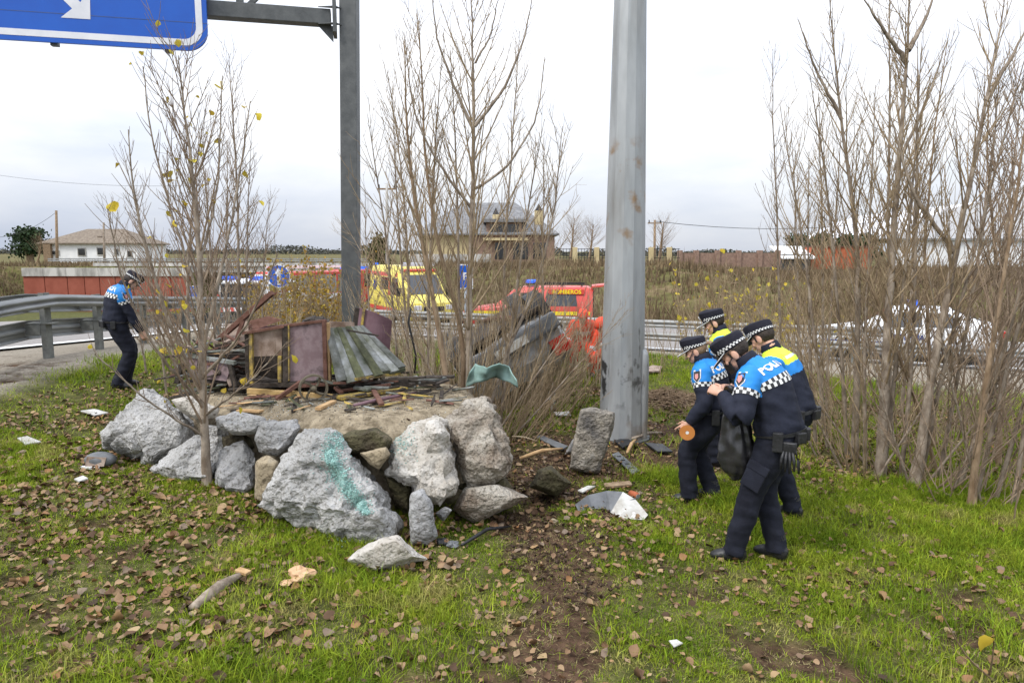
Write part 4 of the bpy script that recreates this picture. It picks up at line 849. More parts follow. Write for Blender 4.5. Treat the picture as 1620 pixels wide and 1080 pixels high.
leafy('pine_tree', 'dark green conifer behind the left end of the white house', 48, 412, 358, 106, 62, 'conif', 3400, cone=.35)
for i, (px, w) in enumerate([(1262, 44), (1300, 46), (1335, 40), (1372, 46)]):
    leafy('pine_tree', 'dark conifer behind the orange container and the hut', px, 415, 366+3*i % 7, 64, w, 'conif', 2000, 'dark conifers behind the container', .3)
leafy('cypress_bush', 'olive green conical shrub left of the ochre villa', 600, 440, 372, 44, 50, 'olive', 2600, cone=.75)
for px, w, py, Y in [(395, 12, 401, 220), (428, 9, 402, 230), (452, 16, 401, 240), (475, 10, 404, 240), (505, 18, 403, 240), (530, 12, 405, 240), (345, 14, 405, 230), (300, 14, 406, 230), (262, 12, 405, 230)]:
    leafy('field_tree', 'distant round tree on the horizon beyond the overpass', px, 416, py-1, Y, w, 'conif', 300, 'trees on the horizon', .1)
n = 15000; xx = rng.uniform(-190, 130, n); yy = rng.uniform(235, 262, n); hh_ = .7+3.2*vnoise(xx*.13, yy*.0, 5)**2+.9*vnoise(xx*.5, yy*0, 6)
tag(leaves_mesh('far_woodland', np.stack([xx, yy, g(xx, yy)+hh_*rng.random(n)], 1), .55, 'farwood', kind='stuff'), 'low dark belt of woodland along the horizon', 'woodland')
def bare(px, py0, py1, Y, label, nb=26, r=.15, L=(1.6, 3.2)):
    return tree([(px-4, py0, Y), (px, (py0+py1)/2+8, Y), (px+4, py1, Y)], label, r, nb, .35, L, bark='barkb', twig='barkb', dens=2.4, tl=(.4, 1.2), ang=(.7, 1.2), tipr=.03, name='bare_tree')
bare(1046, 408, 352, 56, 'lone spreading bare tree on the embankment beside the utility pole')
bare(62, 414, 380, 92, 'small bare tree in front of the white house', 22, .14, (2, 3.6))
bare(905, 412, 345, 66, 'leafless bushy tree right of the ochre villa', 30, .12, (2, 3.5))
bare(935, 412, 355, 64, 'second leafless tree further right of the ochre villa', 26, .12, (2, 3.2))
# ================================================================== BOULDERS
def stone(name, c1, c2, c3, bump=.5, sc=3):
    m = mat(name, c1, c2, sc, .9, 0, c3=c3, lo=.32, hi=.62, detail=9); t = m.node_tree; b = t.nodes['Principled BSDF']
    tcn = t.nodes.new('ShaderNodeTexCoord')
    n1 = t.nodes.new('ShaderNodeTexNoise'); n1.inputs['Scale'].default_value = 9; n1.inputs['Detail'].default_value = 9; n1.inputs['Roughness'].default_value = .7
    n2 = t.nodes.new('ShaderNodeTexNoise'); n2.inputs['Scale'].default_value = 55; n2.inputs['Detail'].default_value = 4
    v = t.nodes.new('ShaderNodeTexVoronoi'); v.feature = 'F1'; v.inputs['Scale'].default_value = 26
    for q in (n1, n2, v): t.links.new(tcn.outputs['Object'], q.inputs['Vector'])
    a = t.nodes.new('ShaderNodeMath'); a.operation = 'MULTIPLY_ADD'; a.inputs[1].default_value = .95; t.links.new(n2.outputs['Fac'], a.inputs[0]); t.links.new(n1.outputs['Fac'], a.inputs[2])
    a2 = t.nodes.new('ShaderNodeMath'); a2.operation = 'MULTIPLY_ADD'; a2.inputs[1].default_value = .75; t.links.new(v.outputs['Distance'], a2.inputs[0]); t.links.new(a.outputs[0], a2.inputs[2])
    bp = t.nodes.new('ShaderNodeBump'); bp.inputs['Strength'].default_value = bump; bp.inputs['Distance'].default_value = .045
    t.links.new(a2.outputs[0], bp.inputs['Height']); t.links.new(bp.outputs[0], b.inputs['Normal'])
    # darker noise speckles multiplied into the colour
    src = b.inputs['Base Color'].links[0].from_socket; n3 = t.nodes.new('ShaderNodeTexNoise'); n3.inputs['Scale'].default_value = 38; n3.inputs['Detail'].default_value = 5
    t.links.new(tcn.outputs['Object'], n3.inputs['Vector']); r = t.nodes.new('ShaderNodeValToRGB'); r.color_ramp.elements[0].position = .54; r.color_ramp.elements[1].position = .66
    t.links.new(n3.outputs['Fac'], r.inputs['Fac']); k = t.nodes.new('ShaderNodeMixRGB'); k.blend_type = 'MULTIPLY'; k.inputs[2].default_value = (.52, .5, .47, 1)
    t.links.new(r.outputs['Color'], k.inputs[0]); t.links.new(src, k.inputs[1]); t.links.new(k.outputs[0], b.inputs['Base Color']); return m
M['granite'] = stone('pale_granite', (.30, .295, .28), (.57, .565, .55), (.47, .46, .44), .8)
M['greystone'] = stone('grey_stone', (.22, .22, .215), (.42, .42, .41), (.33, .325, .32), .6)
M['tanstone'] = stone('tan_stone', (.25, .2, .13), (.38, .33, .25), (.33, .27, .18), .4)
M['whitestone'] = stone('whitish_stone', (.33, .29, .235), (.58, .57, .54), (.50, .47, .42), .5, 2.8)
M['brownstone'] = stone('brown_stained_stone', (.17, .12, .08), (.50, .47, .41), (.40, .36, .30), .8, 3.8)
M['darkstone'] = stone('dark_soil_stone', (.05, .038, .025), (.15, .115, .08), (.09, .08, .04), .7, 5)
M['slab'] = stone('blotched_stone', (.13, .12, .11), (.52, .50, .47), (.36, .32, .26), .7, 4.2)
ROCKS = {}
def rock(key, poly, Y, thick, m, label, back=0, lean=0, rough=.035, sub=4, name='boulder', front=.72):
    """outline seen at distance Y given its own thickness; front face bulges towards the viewer"""
    c = np.mean(poly, 0); pts = []
    zb = max(p[1] for p in poly); zt = min(p[1] for p in poly)
    for (px, py) in poly:
        dy = lean*(zb-py)/(zb-zt+1e-6)               # top leans back
        e1, e2 = thick*rnd(.14, .3), thick*rnd(.14, .3)
        pts.append(W(px, py, Y+dy-e1)); pts.append(W(px, py, Y+dy+e2+back))
        f = front*rnd(.9, 1.12); q = (c[0]+(px-c[0])*f, c[1]+(py-c[1])*f); pts.append(W(q[0], q[1], Y+dy-thick*rnd(.38, .52)))
        q = (c[0]+(px-c[0])*.75, c[1]+(py-c[1])*.8); pts.append(W(q[0], q[1], Y+dy+thick*rnd(.4, .6)+back))
    bm = bmesh.new(); vs = [bm.verts.new(p) for p in pts]; r = bmesh.ops.convex_hull(bm, input=vs)
    bmesh.ops.delete(bm, geom=[v for v in bm.verts if not v.link_faces], context='VERTS')
    bmesh.ops.triangulate(bm, faces=bm.faces[:])
    size = (W(c[0], zt, Y)-W(c[0], zb, Y)).length
    for _ in range(2):                               # even out, then keep facets while breaking them up
        bmesh.ops.subdivide_edges(bm, edges=[e for e in bm.edges if e.calc_length() > size*.22], cuts=1, use_grid_fill=True); bmesh.ops.triangulate(bm, faces=bm.faces[:])
    for _ in range(sub-2):
        bmesh.ops.subdivide_edges(bm, edges=[e for e in bm.edges if e.calc_length() > .03], cuts=1, use_grid_fill=True); bmesh.ops.triangulate(bm, faces=bm.faces[:])
    bmesh.ops.smooth_vert(bm, verts=bm.verts[:], factor=.6, use_axis_x=True, use_axis_y=True, use_axis_z=True)
    bm.normal_update(); k = rough*max(.5, min(1.4, size/.6)); sd = Vector((rnd(0, 50), rnd(0, 50), rnd(0, 50)))
    for v in bm.verts:
        p = v.co+sd; n = mnoise.fractal(p*2.6, 1, 2, 4)+.55*abs(mnoise.noise(p*7))+.5*mnoise.fractal(p*14, 1, 2, 3)-1.1*max(0, 1-abs(mnoise.noise(p*2.3+Vector((9, 2, 5))))*7)
        cell = mnoise.cell(p*3.3); v.co += v.normal*k*(n*1.0+.35*(cell-.5))
    me = bpy.data.meshes.new(name); bm.to_mesh(me); bm.free()
    o = bpy.data.objects.new(name, me); me.materials.append(M[m]); me.polygons.foreach_set('use_smooth', [True]*len(me.polygons)); me.update()
    weighted(o, 42); link(o); tag(o, label, 'rock'); ROCKS[key] = o; return o
rock('big', [(482, 678), (528, 684), (560, 728), (610, 785), (628, 832), (600, 866), (540, 868), (405, 800), (438, 748)], 5.12, .75, 'granite', 'huge pale granite boulder with a streak of turquoise glass crumbs', back=.1, lean=.3, sub=5)
rock('left', [(228, 617), (262, 636), (306, 668), (314, 690), (300, 712), (238, 742), (168, 704), (163, 684), (206, 648)], 6.55, .9, 'granite', 'broad pale boulder at the grassy left end of the terrace', lean=.35, sub=5)
rock('lowleft', [(236, 742), (300, 700), (352, 672), (366, 690), (352, 730), (330, 768), (280, 766)], 6.05, .55, 'granite', 'slanting pale slab behind the sapling trunk', lean=.35)
rock('mid', [(336, 752), (350, 712), (386, 690), (404, 716), (410, 770), (388, 790), (345, 780)], 5.85, .5, 'greystone', 'pointed grey boulder just right of the sapling trunk', lean=.25)
rock('top2', [(340, 660), (372, 650), (422, 662), (410, 684), (368, 688), (345, 676)], 6.0, .4, 'granite', 'flat pale stone capping the wall beside the rounded grey one', lean=.1)
rock('round', [(404, 694), (414, 668), (470, 663), (476, 676), (460, 704), (440, 722), (410, 716)], 5.72, .42, 'greystone', 'rounded dark grey stone resting against the huge granite boulder', lean=.1)
rock('tan', [(406, 730), (424, 720), (440, 730), (430, 770), (416, 794), (403, 788)], 5.5, .3, 'tanstone', 'small upright tan stone wedged left of the huge granite boulder', rough=.015)
rock('top1', [(270, 632), (300, 626), (348, 646), (340, 660), (312, 664), (282, 650)], 6.4, .35, 'whitestone', 'narrow white stone on the terrace edge behind the sapling')
rock('fillA', [(318, 668), (352, 672), (345, 700), (320, 702)], 6.25, .3, 'granite', 'small pale wedge between the broad left boulder and the flat cap stone')
rock('fillB', [(350, 690), (390, 686), (400, 706), (372, 716), (350, 712)], 6.2, .3, 'darkstone', 'dark stone under the flat cap stone')
rock('moss', [(524, 692), (560, 680), (596, 676), (622, 694), (612, 716), (560, 722), (532, 712)], 5.45, .45, 'darkstone', 'mossy dark brown stone between the two biggest boulders')
rock('wedge', [(568, 716), (612, 706), (618, 720), (600, 744), (586, 736)], 5.2, .22, 'tanstone', 'small brown wedge hanging below the mossy stone', rough=.015)
rock('white', [(622, 696), (650, 672), (690, 658), (704, 668), (718, 720), (724, 778), (696, 802), (650, 776), (614, 748)], 5.35, .6, 'whitestone', 'whitish boulder with rusty streaks right of the granite one', lean=.25, sub=5)
rock('brown', [(704, 664), (742, 640), (772, 628), (792, 660), (808, 720), (796, 754), (742, 768), (726, 740), (716, 700)], 5.6, .65, 'brownstone', 'tall brown stained boulder at the right end of the terrace', lean=.25, sub=5)
rock('pillar', [(646, 800), (652, 780), (668, 773), (682, 790), (692, 848), (678, 864), (650, 860)], 4.95, .26, 'greystone', 'short rounded pillar stone leaning beside the huge granite boulder', rough=.015)
rock('base', [(716, 806), (736, 770), (790, 764), (836, 786), (800, 806), (750, 826)], 5.5, .55, 'brownstone', 'low earth covered stone under the tall brown boulder', rough=.02)
rock('chip', [(688, 812), (704, 800), (716, 806), (702, 826)], 5.15, .14, 'greystone', 'small grey chip at the foot of the whitish boulder', rough=.01)
rock('fore', [(548, 886), (566, 870), (600, 850), (630, 845), (652, 862), (676, 884), (640, 898), (590, 910)], 4.55, .34, 'whitestone', 'loose jagged white rock lying on the grass before the wall', rough=.022)
rock('slab', [(918, 648), (932, 644), (972, 652), (968, 690), (948, 748), (936, 752), (900, 742), (908, 700)], 6.9, .32, 'slab', 'upright blotched stone block standing before the mast', rough=.018, front=.85)
rock('buried', [(838, 770), (852, 742), (872, 736), (904, 764), (880, 786)], 6.05, .5, 'darkstone', 'half buried earthy stone in the churned soil', rough=.02)
rock('nub', [(892, 720), (906, 694), (922, 690), (916, 716)], 7.6, .25, 'greystone', 'grey stone half hidden behind the upright block', rough=.012)
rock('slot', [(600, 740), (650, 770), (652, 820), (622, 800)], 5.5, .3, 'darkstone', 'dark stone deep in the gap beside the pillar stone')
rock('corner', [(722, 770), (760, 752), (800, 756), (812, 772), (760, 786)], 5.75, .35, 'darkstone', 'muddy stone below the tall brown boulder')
rock('pebble', [(865, 828), (874, 818), (886, 824), (882, 834)], 5.55, .08, 'tanstone', 'fist sized tan stone lying on the churned soil', rough=.006)
# extra ground in fill round the back of the terrace is soil; crumbs of safety glass
M['glasscrumb'] = mat('turquoise_glass_crumbs', (.24, .46, .41), (.42, .63, .58), 60, .25, spec=.6, island=.3)
M['whitecrumb'] = mat('clear_glass_crumbs', (.45, .52, .52), (.7, .75, .74), 60, .25, spec=.6)
def crumbs(name, P, m, label, s=.008):
    P = np.asarray(P); n = len(P); r = rng.normal(0, 1, (n, 4, 3)); r /= np.linalg.norm(r, axis=2)[:, :, None]; k = s*(.5+rng.random(n))
    V = (P[:, None, :]+r*k[:, None, None]+np.array([0, 0, s*.4])).reshape(-1, 3); i = 4*np.arange(n)
    F = np.concatenate([np.stack([i+a, i+b, i+c], 1) for a, b, c in ((0, 1, 2), (0, 2, 3), (0, 3, 1), (1, 3, 2))])
    me = fastmesh(name, V, [F]); me.materials.append(M[m]); return tag(link(bpy.data.objects.new(name, me)), label, 'glass', kind='stuff')
def bvh(o): return BVHTree.FromPolygons([v.co for v in o.data.vertices], [list(p.vertices) for p in o.data.polygons])
tree_big = bvh(ROCKS['big']); hits = []; C0 = Vector((0, 0, CZ))
path = [(520, 712, 12), (530, 740, 17), (548, 770, 15), (568, 795, 12), (580, 812, 6)]
for i in range(5200):
    f = rng.random()*3.999; k = int(f); a, b_ = path[k], path[k+1]; f -= k; w = a[2]+(b_[2]-a[2])*f
    px = a[0]+(b_[0]-a[0])*f+rng.normal(0, .42)*w*(1+1.5*(rng.random() < .12)); py = a[1]+(b_[1]-a[1])*f+rng.normal(0, .3)*w
    h = tree_big.ray_cast(C0, (W(px, py, 5)-C0).normalized())
    if h[0]: hits.append(h[0])
for i in range(500):
    px, py = rnd(515, 545)+rng.normal(0, 4), rnd(684, 712); h = tree_big.ray_cast(C0, (W(px, py, 5)-C0).normalized())
    if h[0]: hits.append(h[0])
crumbs('glass_crumbs', hits, 'glasscrumb', 'turquoise crumbs of shattered safety glass on the granite boulder', .0075)
x = rnd(-2.3, -.6)+rng.normal(0, .75, 900); y = 6.15+np.abs(rng.normal(0, .45, 900)); k = terr_r(x, y) < .9
crumbs('glass_grit', np.stack([x[k], y[k], g(x[k], y[k])], 1), 'whitecrumb', 'clear glass grit scattered over the terrace before the machine', .006)
tw = bvh(ROCKS['white']); hits = []
for i in range(500):
    h = tw.ray_cast(C0, (W(rng.normal(635, 12), rng.normal(700, 14), 5)-C0).normalized())
    if h[0]: hits.append(h[0])
crumbs('glass_dust', hits, 'glasscrumb', 'thin dusting of glass on the whitish boulder', .006)
x = rng.normal(-1.45, .14, 260); y = rng.normal(4.98, .1, 260); crumbs('glass_spill', np.stack([x, y, g(x, y)+.012], 1), 'glasscrumb', 'spilled glass crumbs in the grass at the foot of the granite boulder', .008)
# ================================================================== OLD WOODEN MACHINE ON THE TERRACE
M['mauve'] = mat('faded_mauve_paint', (.05, .033, .032), (.25, .185, .19), 6, .7, .2, 40, c3=(.19, .13, .135), lo=.28, hi=.46)
M['mauvedk'] = mat('dark_mauve_paint', (.10, .05, .06), (.19, .115, .13), 3, .6, .1, 30)
M['beige'] = mat('faded_beige_pink_paint', (.14, .09, .06), (.40, .315, .26), 6, .7, .15, 40)
M['oldyellow'] = mat('flaking_yellow_paint', (.50, .36, .07), (.34, .26, .11), 14, .75, .3, 60, c3=(.12, .09, .06))
M['plank'] = mat('grey_weathered_plank', (.05, .055, .03), (.26, .27, .265), 7, .85, .35, 60, c3=(.17, .175, .16), lo=.3, hi=.55, objrand=.35)
M['mossplank'] = mat('mossy_plank', (.045, .048, .028), (.22, .225, .205), 7, .9, .4, 50, c3=(.11, .115, .06), objrand=.3)
M['darkwood'] = mat('rotten_dark_wood', (.02, .016, .013), (.075, .06, .048), 14, .9, .4, 50)
M['rawwood'] = mat('freshly_split_wood', (.36, .22, .10), (.50, .34, .18), 12, .85, .3, 60)
M['orangewood'] = mat('ochre_painted_beam', (.42, .27, .09), (.24, .14, .06), 8, .8, .3, 50, c3=(.5, .35, .16))
YM = 6.95
root = thing('wooden_machine', 'smashed old wooden farm machine with mauve panels on the stone terrace', 'machine', (W(470, 620, YM).x, YM, .84))
def slabq(name, pts, thick, m, parent=root, dirv=(0, 1, 0), bevm=None):
    """quad/polygon of pixel+depth points given thickness"""
    b = B(); P = [W(*p) for p in pts]; b.prism(P, Vector(dirv)*thick); return b.obj(name, m, parent, fixn=True)
def bar(name, a, c, w, h, m, parent=root, up=None, bev=.004): b = B(); b.beam(W(*a), W(*c), w, h, up=up, bev=bev); return b.obj(name, m, parent)
# body box
slabq('panel', [(400, 522, YM+.02), (446, 516, YM+.02), (446, 562, YM+.02), (401, 564, YM+.02)], .02, 'beige')
slabq('panel', [(458, 514, YM), (511, 510, YM), (512, 601, YM), (459, 603, YM)], .025, 'mauve')
slabq('inner_panel', [(398, 562, YM+.5), (448, 562, YM+.5), (448, 606, YM+.5), (398, 606, YM+.5)], .02, 'darkwood')
slabq('back_panel', [(392, 518, YM+.75), (516, 508, YM+.75), (516, 606, YM+.75), (392, 606, YM+.75)], .02, 'mauvedk')
slabq('floor', [(392, 607, YM), (515, 604, YM), (515, 596, YM+.75), (392, 598, YM+.75)], .02, 'darkwood', dirv=(0, 0, -1))
slabq('partition', [(456, 516, YM+.03), (456, 603, YM+.03), (452, 600, YM+.74), (452, 512, YM+.74)], .02, 'darkwood', dirv=(-1, 0, 0))
bar('post', (397, 524, YM), (399, 608, YM), .035, .045, 'oldyellow')
bar('post', (391, 525, YM+.03), (393, 610, YM+.03), .04, .05, 'darkwood')
bar('post', (443, 563, YM-.01), (443, 604, YM-.01), .038, .04, 'oldyellow')
bar('post', (452, 515, YM), (453, 604, YM), .055, .05, 'darkwood')
bar('post', (457, 514, YM-.02), (457.5, 602, YM-.02), .014, .03, 'oldyellow')
bar('corner_batten', (513, 506, YM-.01), (516, 604, YM-.01), .04, .05, 'rust')
bar('corner_post', (519, 510, YM+.02), (522, 604, YM+.02), .03, .05, 'rawwood')
bar('top_rim', (384, 527, YM-.01), (450, 516, YM-.01), .05, .03, 'rust'); bar('top_rim', (450, 515.5, YM), (515, 507, YM), .045, .028, 'rust')
bar('bottom_sill', (395, 610, YM), (516, 606, YM), .05, .05, 'darkwood')
# torn strip of bark coloured sheet on top
b = B(); P0 = W(484, 507, YM+.1)
for k in range(7): a = P0+Vector((.03*k, rnd(-.05, .05), rnd(-.01, .02))); b.frame(a, (.05, .01, rnd(-.01, .015)), (-.01, .06, .01), (0, 0, .008))
b.obj('torn_sheet', 'darkwood', root)
# slanting boarded lid
TL, TR, BR, BL = W(514, 520, YM+.05), W(573, 517, YM+.75), W(640, 580, YM+.45), W(532, 603, YM-.18)
n = 8
for i in range(n):
    f0, f1 = i/n, (i+.93)/n; a, c, d, e = BL.lerp(TL, 0), 0, 0, 0
    # boards run from the top left edge down to the right; the lid spans TL-TR (upper edge) to BL-BR (lower edge)
    p0 = TL.lerp(TR, f0); p1 = TL.lerp(TR, f1); q0 = BL.lerp(BR, f0); q1 = BL.lerp(BR, f1)
    nn = (q0-p0).cross(p1-p0).normalized(); j = rnd(-.008, .008); ext = (q0-p0).normalized()*rnd(-.02, .05)
    b = B(); b.prism([p0+nn*j, p1+nn*(j+rnd(-.004, .004)), q1+ext+nn*j, q0+ext+nn*j], nn*.022); b.obj('lid_board', 'mossplank' if i in (2, 4) else 'plank', root, fixn=True)
bar('lid_batten', (528, 606, YM-.12), (640, 584, YM+.42), .05, .04, 'mossplank'); bar('lid_batten', (560, 600, YM-.05), (632, 590, YM+.4), .04, .03, 'oldyellow')
bar('rod', (548, 522, YM+.15), (599, 531, YM+.2), .018, .018, 'darkwood')
slabq('end_board', [(518, 508, YM+.76), (560, 510, YM+.78), (562, 530, YM+.78), (518, 532, YM+.76)], .02, 'beige')
bar('base_beam', (500, 618, YM+.1), (655, 606, YM+.5), .09, .1, 'darkwood'); bar('base_beam', (430, 616, YM+.5), (650, 604, YM+.9), .08, .09, 'darkwood')
bar('sill_beam', (392, 618, YM-.08), (478, 624, YM-.12), .05, .055, 'orangewood'); bar('sill_beam', (480, 624, YM-.1), (526, 628, YM-.12), .05, .055, 'orangewood')
bar('broken_leg', (476, 604, YM-.1), (437, 632, YM-.25), .045, .04, 'rust'); bar('under_pipe', (540, 618, YM+.05), (618, 608, YM+.2), .03, .03, 'rust')
# left half: low collapsed chest
slabq('chest_side', [(296, 566, YM+.15), (366, 576, YM+.02), (358, 603, YM+.02), (300, 596, YM+.15)], .02, 'mauve')
slabq('chest_end', [(296, 566, YM+.15), (300, 600, YM+.15), (318, 590, YM+.6), (314, 556, YM+.6)], .02, 'oldyellow', dirv=(1, 0, 0))
bar('chest_rim', (290, 560, YM+.16), (372, 574, YM), .05, .04, 'plank'); bar('chest_rim', (292, 553, YM+.5), (360, 563, YM+.3), .05, .025, 'rawwood')
slabq('chest_floor', [(300, 602, YM+.1), (390, 606, YM+.05), (390, 598, YM+.7), (312, 592, YM+.7)], .02, 'darkwood', dirv=(0, 0, -1))
slabq('inner_panel', [(340, 545, YM+.6), (392, 540, YM+.6), (392, 606, YM+.6), (340, 604, YM+.6)], .02, 'darkwood')
for k in range(5): bar('slat', (334+rnd(-6, 6), 556+k*6, YM+.1+.08*k), (394, 552+k*7+rnd(-3, 3), YM+.15+.08*k), .05, .018, ('plank', 'darkwood', 'darkwood')[k % 3])
bar('leg', (364, 576, YM), (372, 612, YM), .045, .045, 'darkwood'); bar('leg', (288, 575, YM+.2), (280, 606, YM+.2), .05, .05, 'darkwood')
bar('drawbar', (346, 537, YM+.5), (431, 463, YM+.3), .055, .05, 'rust'); bar('drawbar_strut', (372, 545, YM+.4), (385, 506, YM+.4), .04, .04, 'rust')
slabq('bent_sheet', [(352, 540, YM+.5), (360, 512, YM+.6), (392, 508, YM+.6), (394, 540, YM+.5)], .012, 'beige')
slabq('bent_sheet', [(376, 512, YM+.62), (424, 500, YM+.7), (446, 506, YM+.7), (398, 524, YM+.6)], .015, 'rust')
# curved mauve sheet on the right behind the lid
rings = []
for k in range(13):
    f = k/12; top = [W(568, 487, 8.0), W(592, 492, 7.9), W(620, 507, 8.05)]; bot = [W(560, 556, 8.0), W(590, 562, 7.85), W(616, 560, 8.05)]
    def bz(P): return P[0]*(1-f)**2+P[1]*2*f*(1-f)+P[2]*f*f
    A, C = bz(top), bz(bot); rings.append([A, C, C+Vector((0, .015, 0)), A+Vector((0, .015, 0))])
b = B(); b.loft(rings); b.obj('curved_sheet', 'mauvedk', root, fixn=True)
bar('sheet_batten', (576, 488, 7.95), (567, 558, 7.95), .03, .02, 'oldyellow'); bar('sheet_post', (566, 487, 8.02), (556, 560, 8.02), .06, .05, 'darkwood')
# iron wheels
def iron_wheel(c, r, w, yaw, parent=root):
    c = Vector(c); ax = Vector((math.sin(yaw), -math.cos(yaw), 0)); u = Vector((math.cos(yaw), math.sin(yaw), 0)); v = Vector((0, 0, 1)); b = B(); rings = []
    for k in range(33):
        a = 2*PI*k/32; d = u*math.cos(a)+v*math.sin(a); rings.append([c+d*r+ax*w/2, c+d*r-ax*w/2, c+d*(r-.018)-ax*w/2, c+d*(r-.018)+ax*w/2])
    b.loft(rings, cap=False); o = b.obj('wheel', 'wheeliron', parent, fixn=True)
    b = B(); b.tube([c+ax*(w/2+.015), c-ax*(w/2+.015)], .028, 12); b.obj('hub', 'wheeliron', o, smooth=True)
    for k in range(4):
        a0 = 2*PI*k/4+.5; pts = [c+(u*math.cos(a0+.55*f)+v*math.sin(a0+.55*f))*(.02+(r-.03)*f) for f in np.linspace(0, 1, 6)]
        b = B(); b.tube(pts, .013, 6); b.obj('spoke', 'wheeliron', o, smooth=True)
M['wheeliron'] = mat('old_cast_iron', (.09, .075, .05), (.17, .145, .10), 14, .8, .2, 50)
wc = W(496, 622, 6.62); iron_wheel((wc.x, wc.y, gz(wc.x, wc.y)+.135), .14, .06, R(25)); wc = W(600, 606, 7.5); iron_wheel((wc.x, wc.y, gz(wc.x, wc.y)+.13), .13, .05, R(80)); wc = W(330, 606, 7.5); iron_wheel((wc.x, wc.y, gz(wc.x, wc.y)+.13), .13, .05, R(60))
# loose wood on the terrace: each a thing
def loose(name, a, c, w, h, m, label, cat='plank', dz=.02, bend=0):
    A, C = G(*a), G(*c); A.z += dz; C.z += dz; b = B()
    if bend: mid = (A+C)/2+Vector((0, 0, bend)); b.tube([A, A.lerp(mid, .6), mid, C.lerp(mid, .6), C], [w*.35, w*.5, w*.5, w*.42, w*.22], 7)
    else: b.beam(A, C, w, h, up=(0, 0, 1), bev=min(w, h)*.15)
    return tag(b.obj(name, m, smooth=bool(bend)), label, cat)
loose('pipe', (560, 646), (660, 625), .04, .04, 'mauvedk', 'long mauve painted pole lying on the terrace in front of the lid', 'pole', .03, bend=.004)
loose('plank', (535, 634), (640, 618), .14, .03, 'oldyellow', 'yellow flaking board lying flat beneath the slanting lid', dz=.03)
loose('plank', (526, 628), (600, 640), .07, .03, 'darkwood', 'rotten dark board crossing under the yellow one', dz=.012)
loose('plank', (590, 623), (604, 648), .05, .025, 'rust', 'short rust brown stick standing across the mauve pole', dz=.05)
loose('plank', (503, 650), (528, 638), .06, .03, 'rawwood', 'short splintered stub beside the iron wheel', dz=.02)
loose('plank', (464, 654), (470, 634), .035, .03, 'darkwood', 'small grey stub left of the iron wheel', dz=.02)
loose('plank', (290, 622), (380, 610), .07, .04, 'plank', 'long grey plank along the back of the terrace behind the sapling', dz=.03)
loose('plank', (270, 634), (330, 622), .06, .03, 'darkwood', 'charred board end above the narrow white stone', dz=.04)
loose('bark_piece', (378, 652), (414, 654), .07, .02, 'rawwood', 'curled piece of orange bark on the terrace edge', 'bark', .02)
for i, (a, c) in enumerate([((640, 612), (690, 606)), ((648, 620), (700, 612)), ((632, 604), (676, 598)), ((660, 626), (704, 618))]):
    loose('plank', a, c, .07, .025, ('mossplank', 'darkwood', 'greenboard', 'plank')[i] if i != 2 else 'darkwood', ['mossy splintered board by the foot of the leaning poplar', 'dark splintered board beside the mossy one', 'blackened board lying against the lid', 'grey splinter of board next to the central trunk'][i], dz=.05+.03*i)
# splinters strewn about
def splinter(px, py, L, w, m, tilt=0):
    q = G(px, py); a = rng.random()*PI; d = Vector((math.cos(a), math.sin(a)*.8, rng.normal(0, .12)+tilt)).normalized(); b = B(); P = []
    s_ = Vector((-d.y, d.x, 0)).normalized(); u_ = Vector((0, 0, 1)); n = 5; rings = []
    for k in range(n):
        f = k/(n-1); ww = w*(.55+.45*math.sin(PI*min(f+.15, 1)))*rnd(.75, 1.1)*(.35 if k in (0, n-1) else 1); c = q+d*(L*(f-.5))+u_*(.02+.3*abs(d.z)*L)+s_*rng.normal(0, w*.1)
        rings.append([c+s_*ww/2, c+u_*w*.22, c-s_*ww/2, c-u_*w*.2])
    b.loft(rings); return tag(b.obj('wood_splinter', m, fixn=True), 'splintered scrap of old wood strewn around the broken machine', 'splinter', 'splinters around the broken machine')
for k in range(95):
    r_ = rng.random(); px, py = (rnd(370, 660), rnd(606, 652)) if r_ < .6 else (rnd(630, 735), rnd(585, 640)) if r_ < .8 else (rnd(270, 400), rnd(598, 632))
    splinter(px, py, rnd(.08, .42), rnd(.02, .06), ['darkwood', 'darkwood', 'plank', 'rust', 'rawwood', 'mossplank', 'oldyellow'][int(rng.integers(0, 7))])
for k in range(60):                                  # charred tangle on and under the machine
    a = W(rnd(290, 400), rnd(535, 600), YM+rnd(.0, .6)); b_ = a+Vector((rnd(-.35, .35), rnd(-.2, .2), rnd(-.12, .12))); b = B(); b.beam(a, b_, rnd(.02, .06), rnd(.012, .03), bev=.003); b.obj('broken_slat', ['darkwood', 'darkwood', 'plank', 'rust', 'beige'][k % 5], root)
for k in range(54):
    a = W(rnd(400, 700), rnd(596, 618), YM+rnd(-.1, .5)); b_ = a+Vector((rnd(-.4, .4), rnd(-.25, .25), rnd(-.04, .05))); b = B(); b.beam(a, b_, rnd(.03, .08), rnd(.015, .03), bev=.003); b.obj('broken_slat', ['darkwood', 'darkwood', 'darkwood', 'plank', 'rust'][k % 5], root)
x = rng.uniform(-3.5, -.2, 5200); y = rng.uniform(5.5, 8.4, 5200); k = terr_r(x, y) < .93; M['grit'] = mat('terrace_grit', (.10, .08, .06), (.36, .32, .26), 40, .9, island=.5)
crumbs('gravel', np.stack([x[k], y[k], g(x[k], y[k])], 1), 'grit', 'loose tan grit covering the top of the stone terrace', .008)
x = rng.normal(.4, .55, 2600); y = rng.uniform(4.2, 8.2, 2600); M['clod'] = mat('soil_clods', (.03, .018, .011), (.11, .07, .045), 30, .95, island=.4); k = dirt_mask(x, y) > .25
crumbs('soil_clods', np.stack([x[k], y[k], g(x[k], y[k])], 1), 'clod', 'dark loose clods of churned soil', .02)
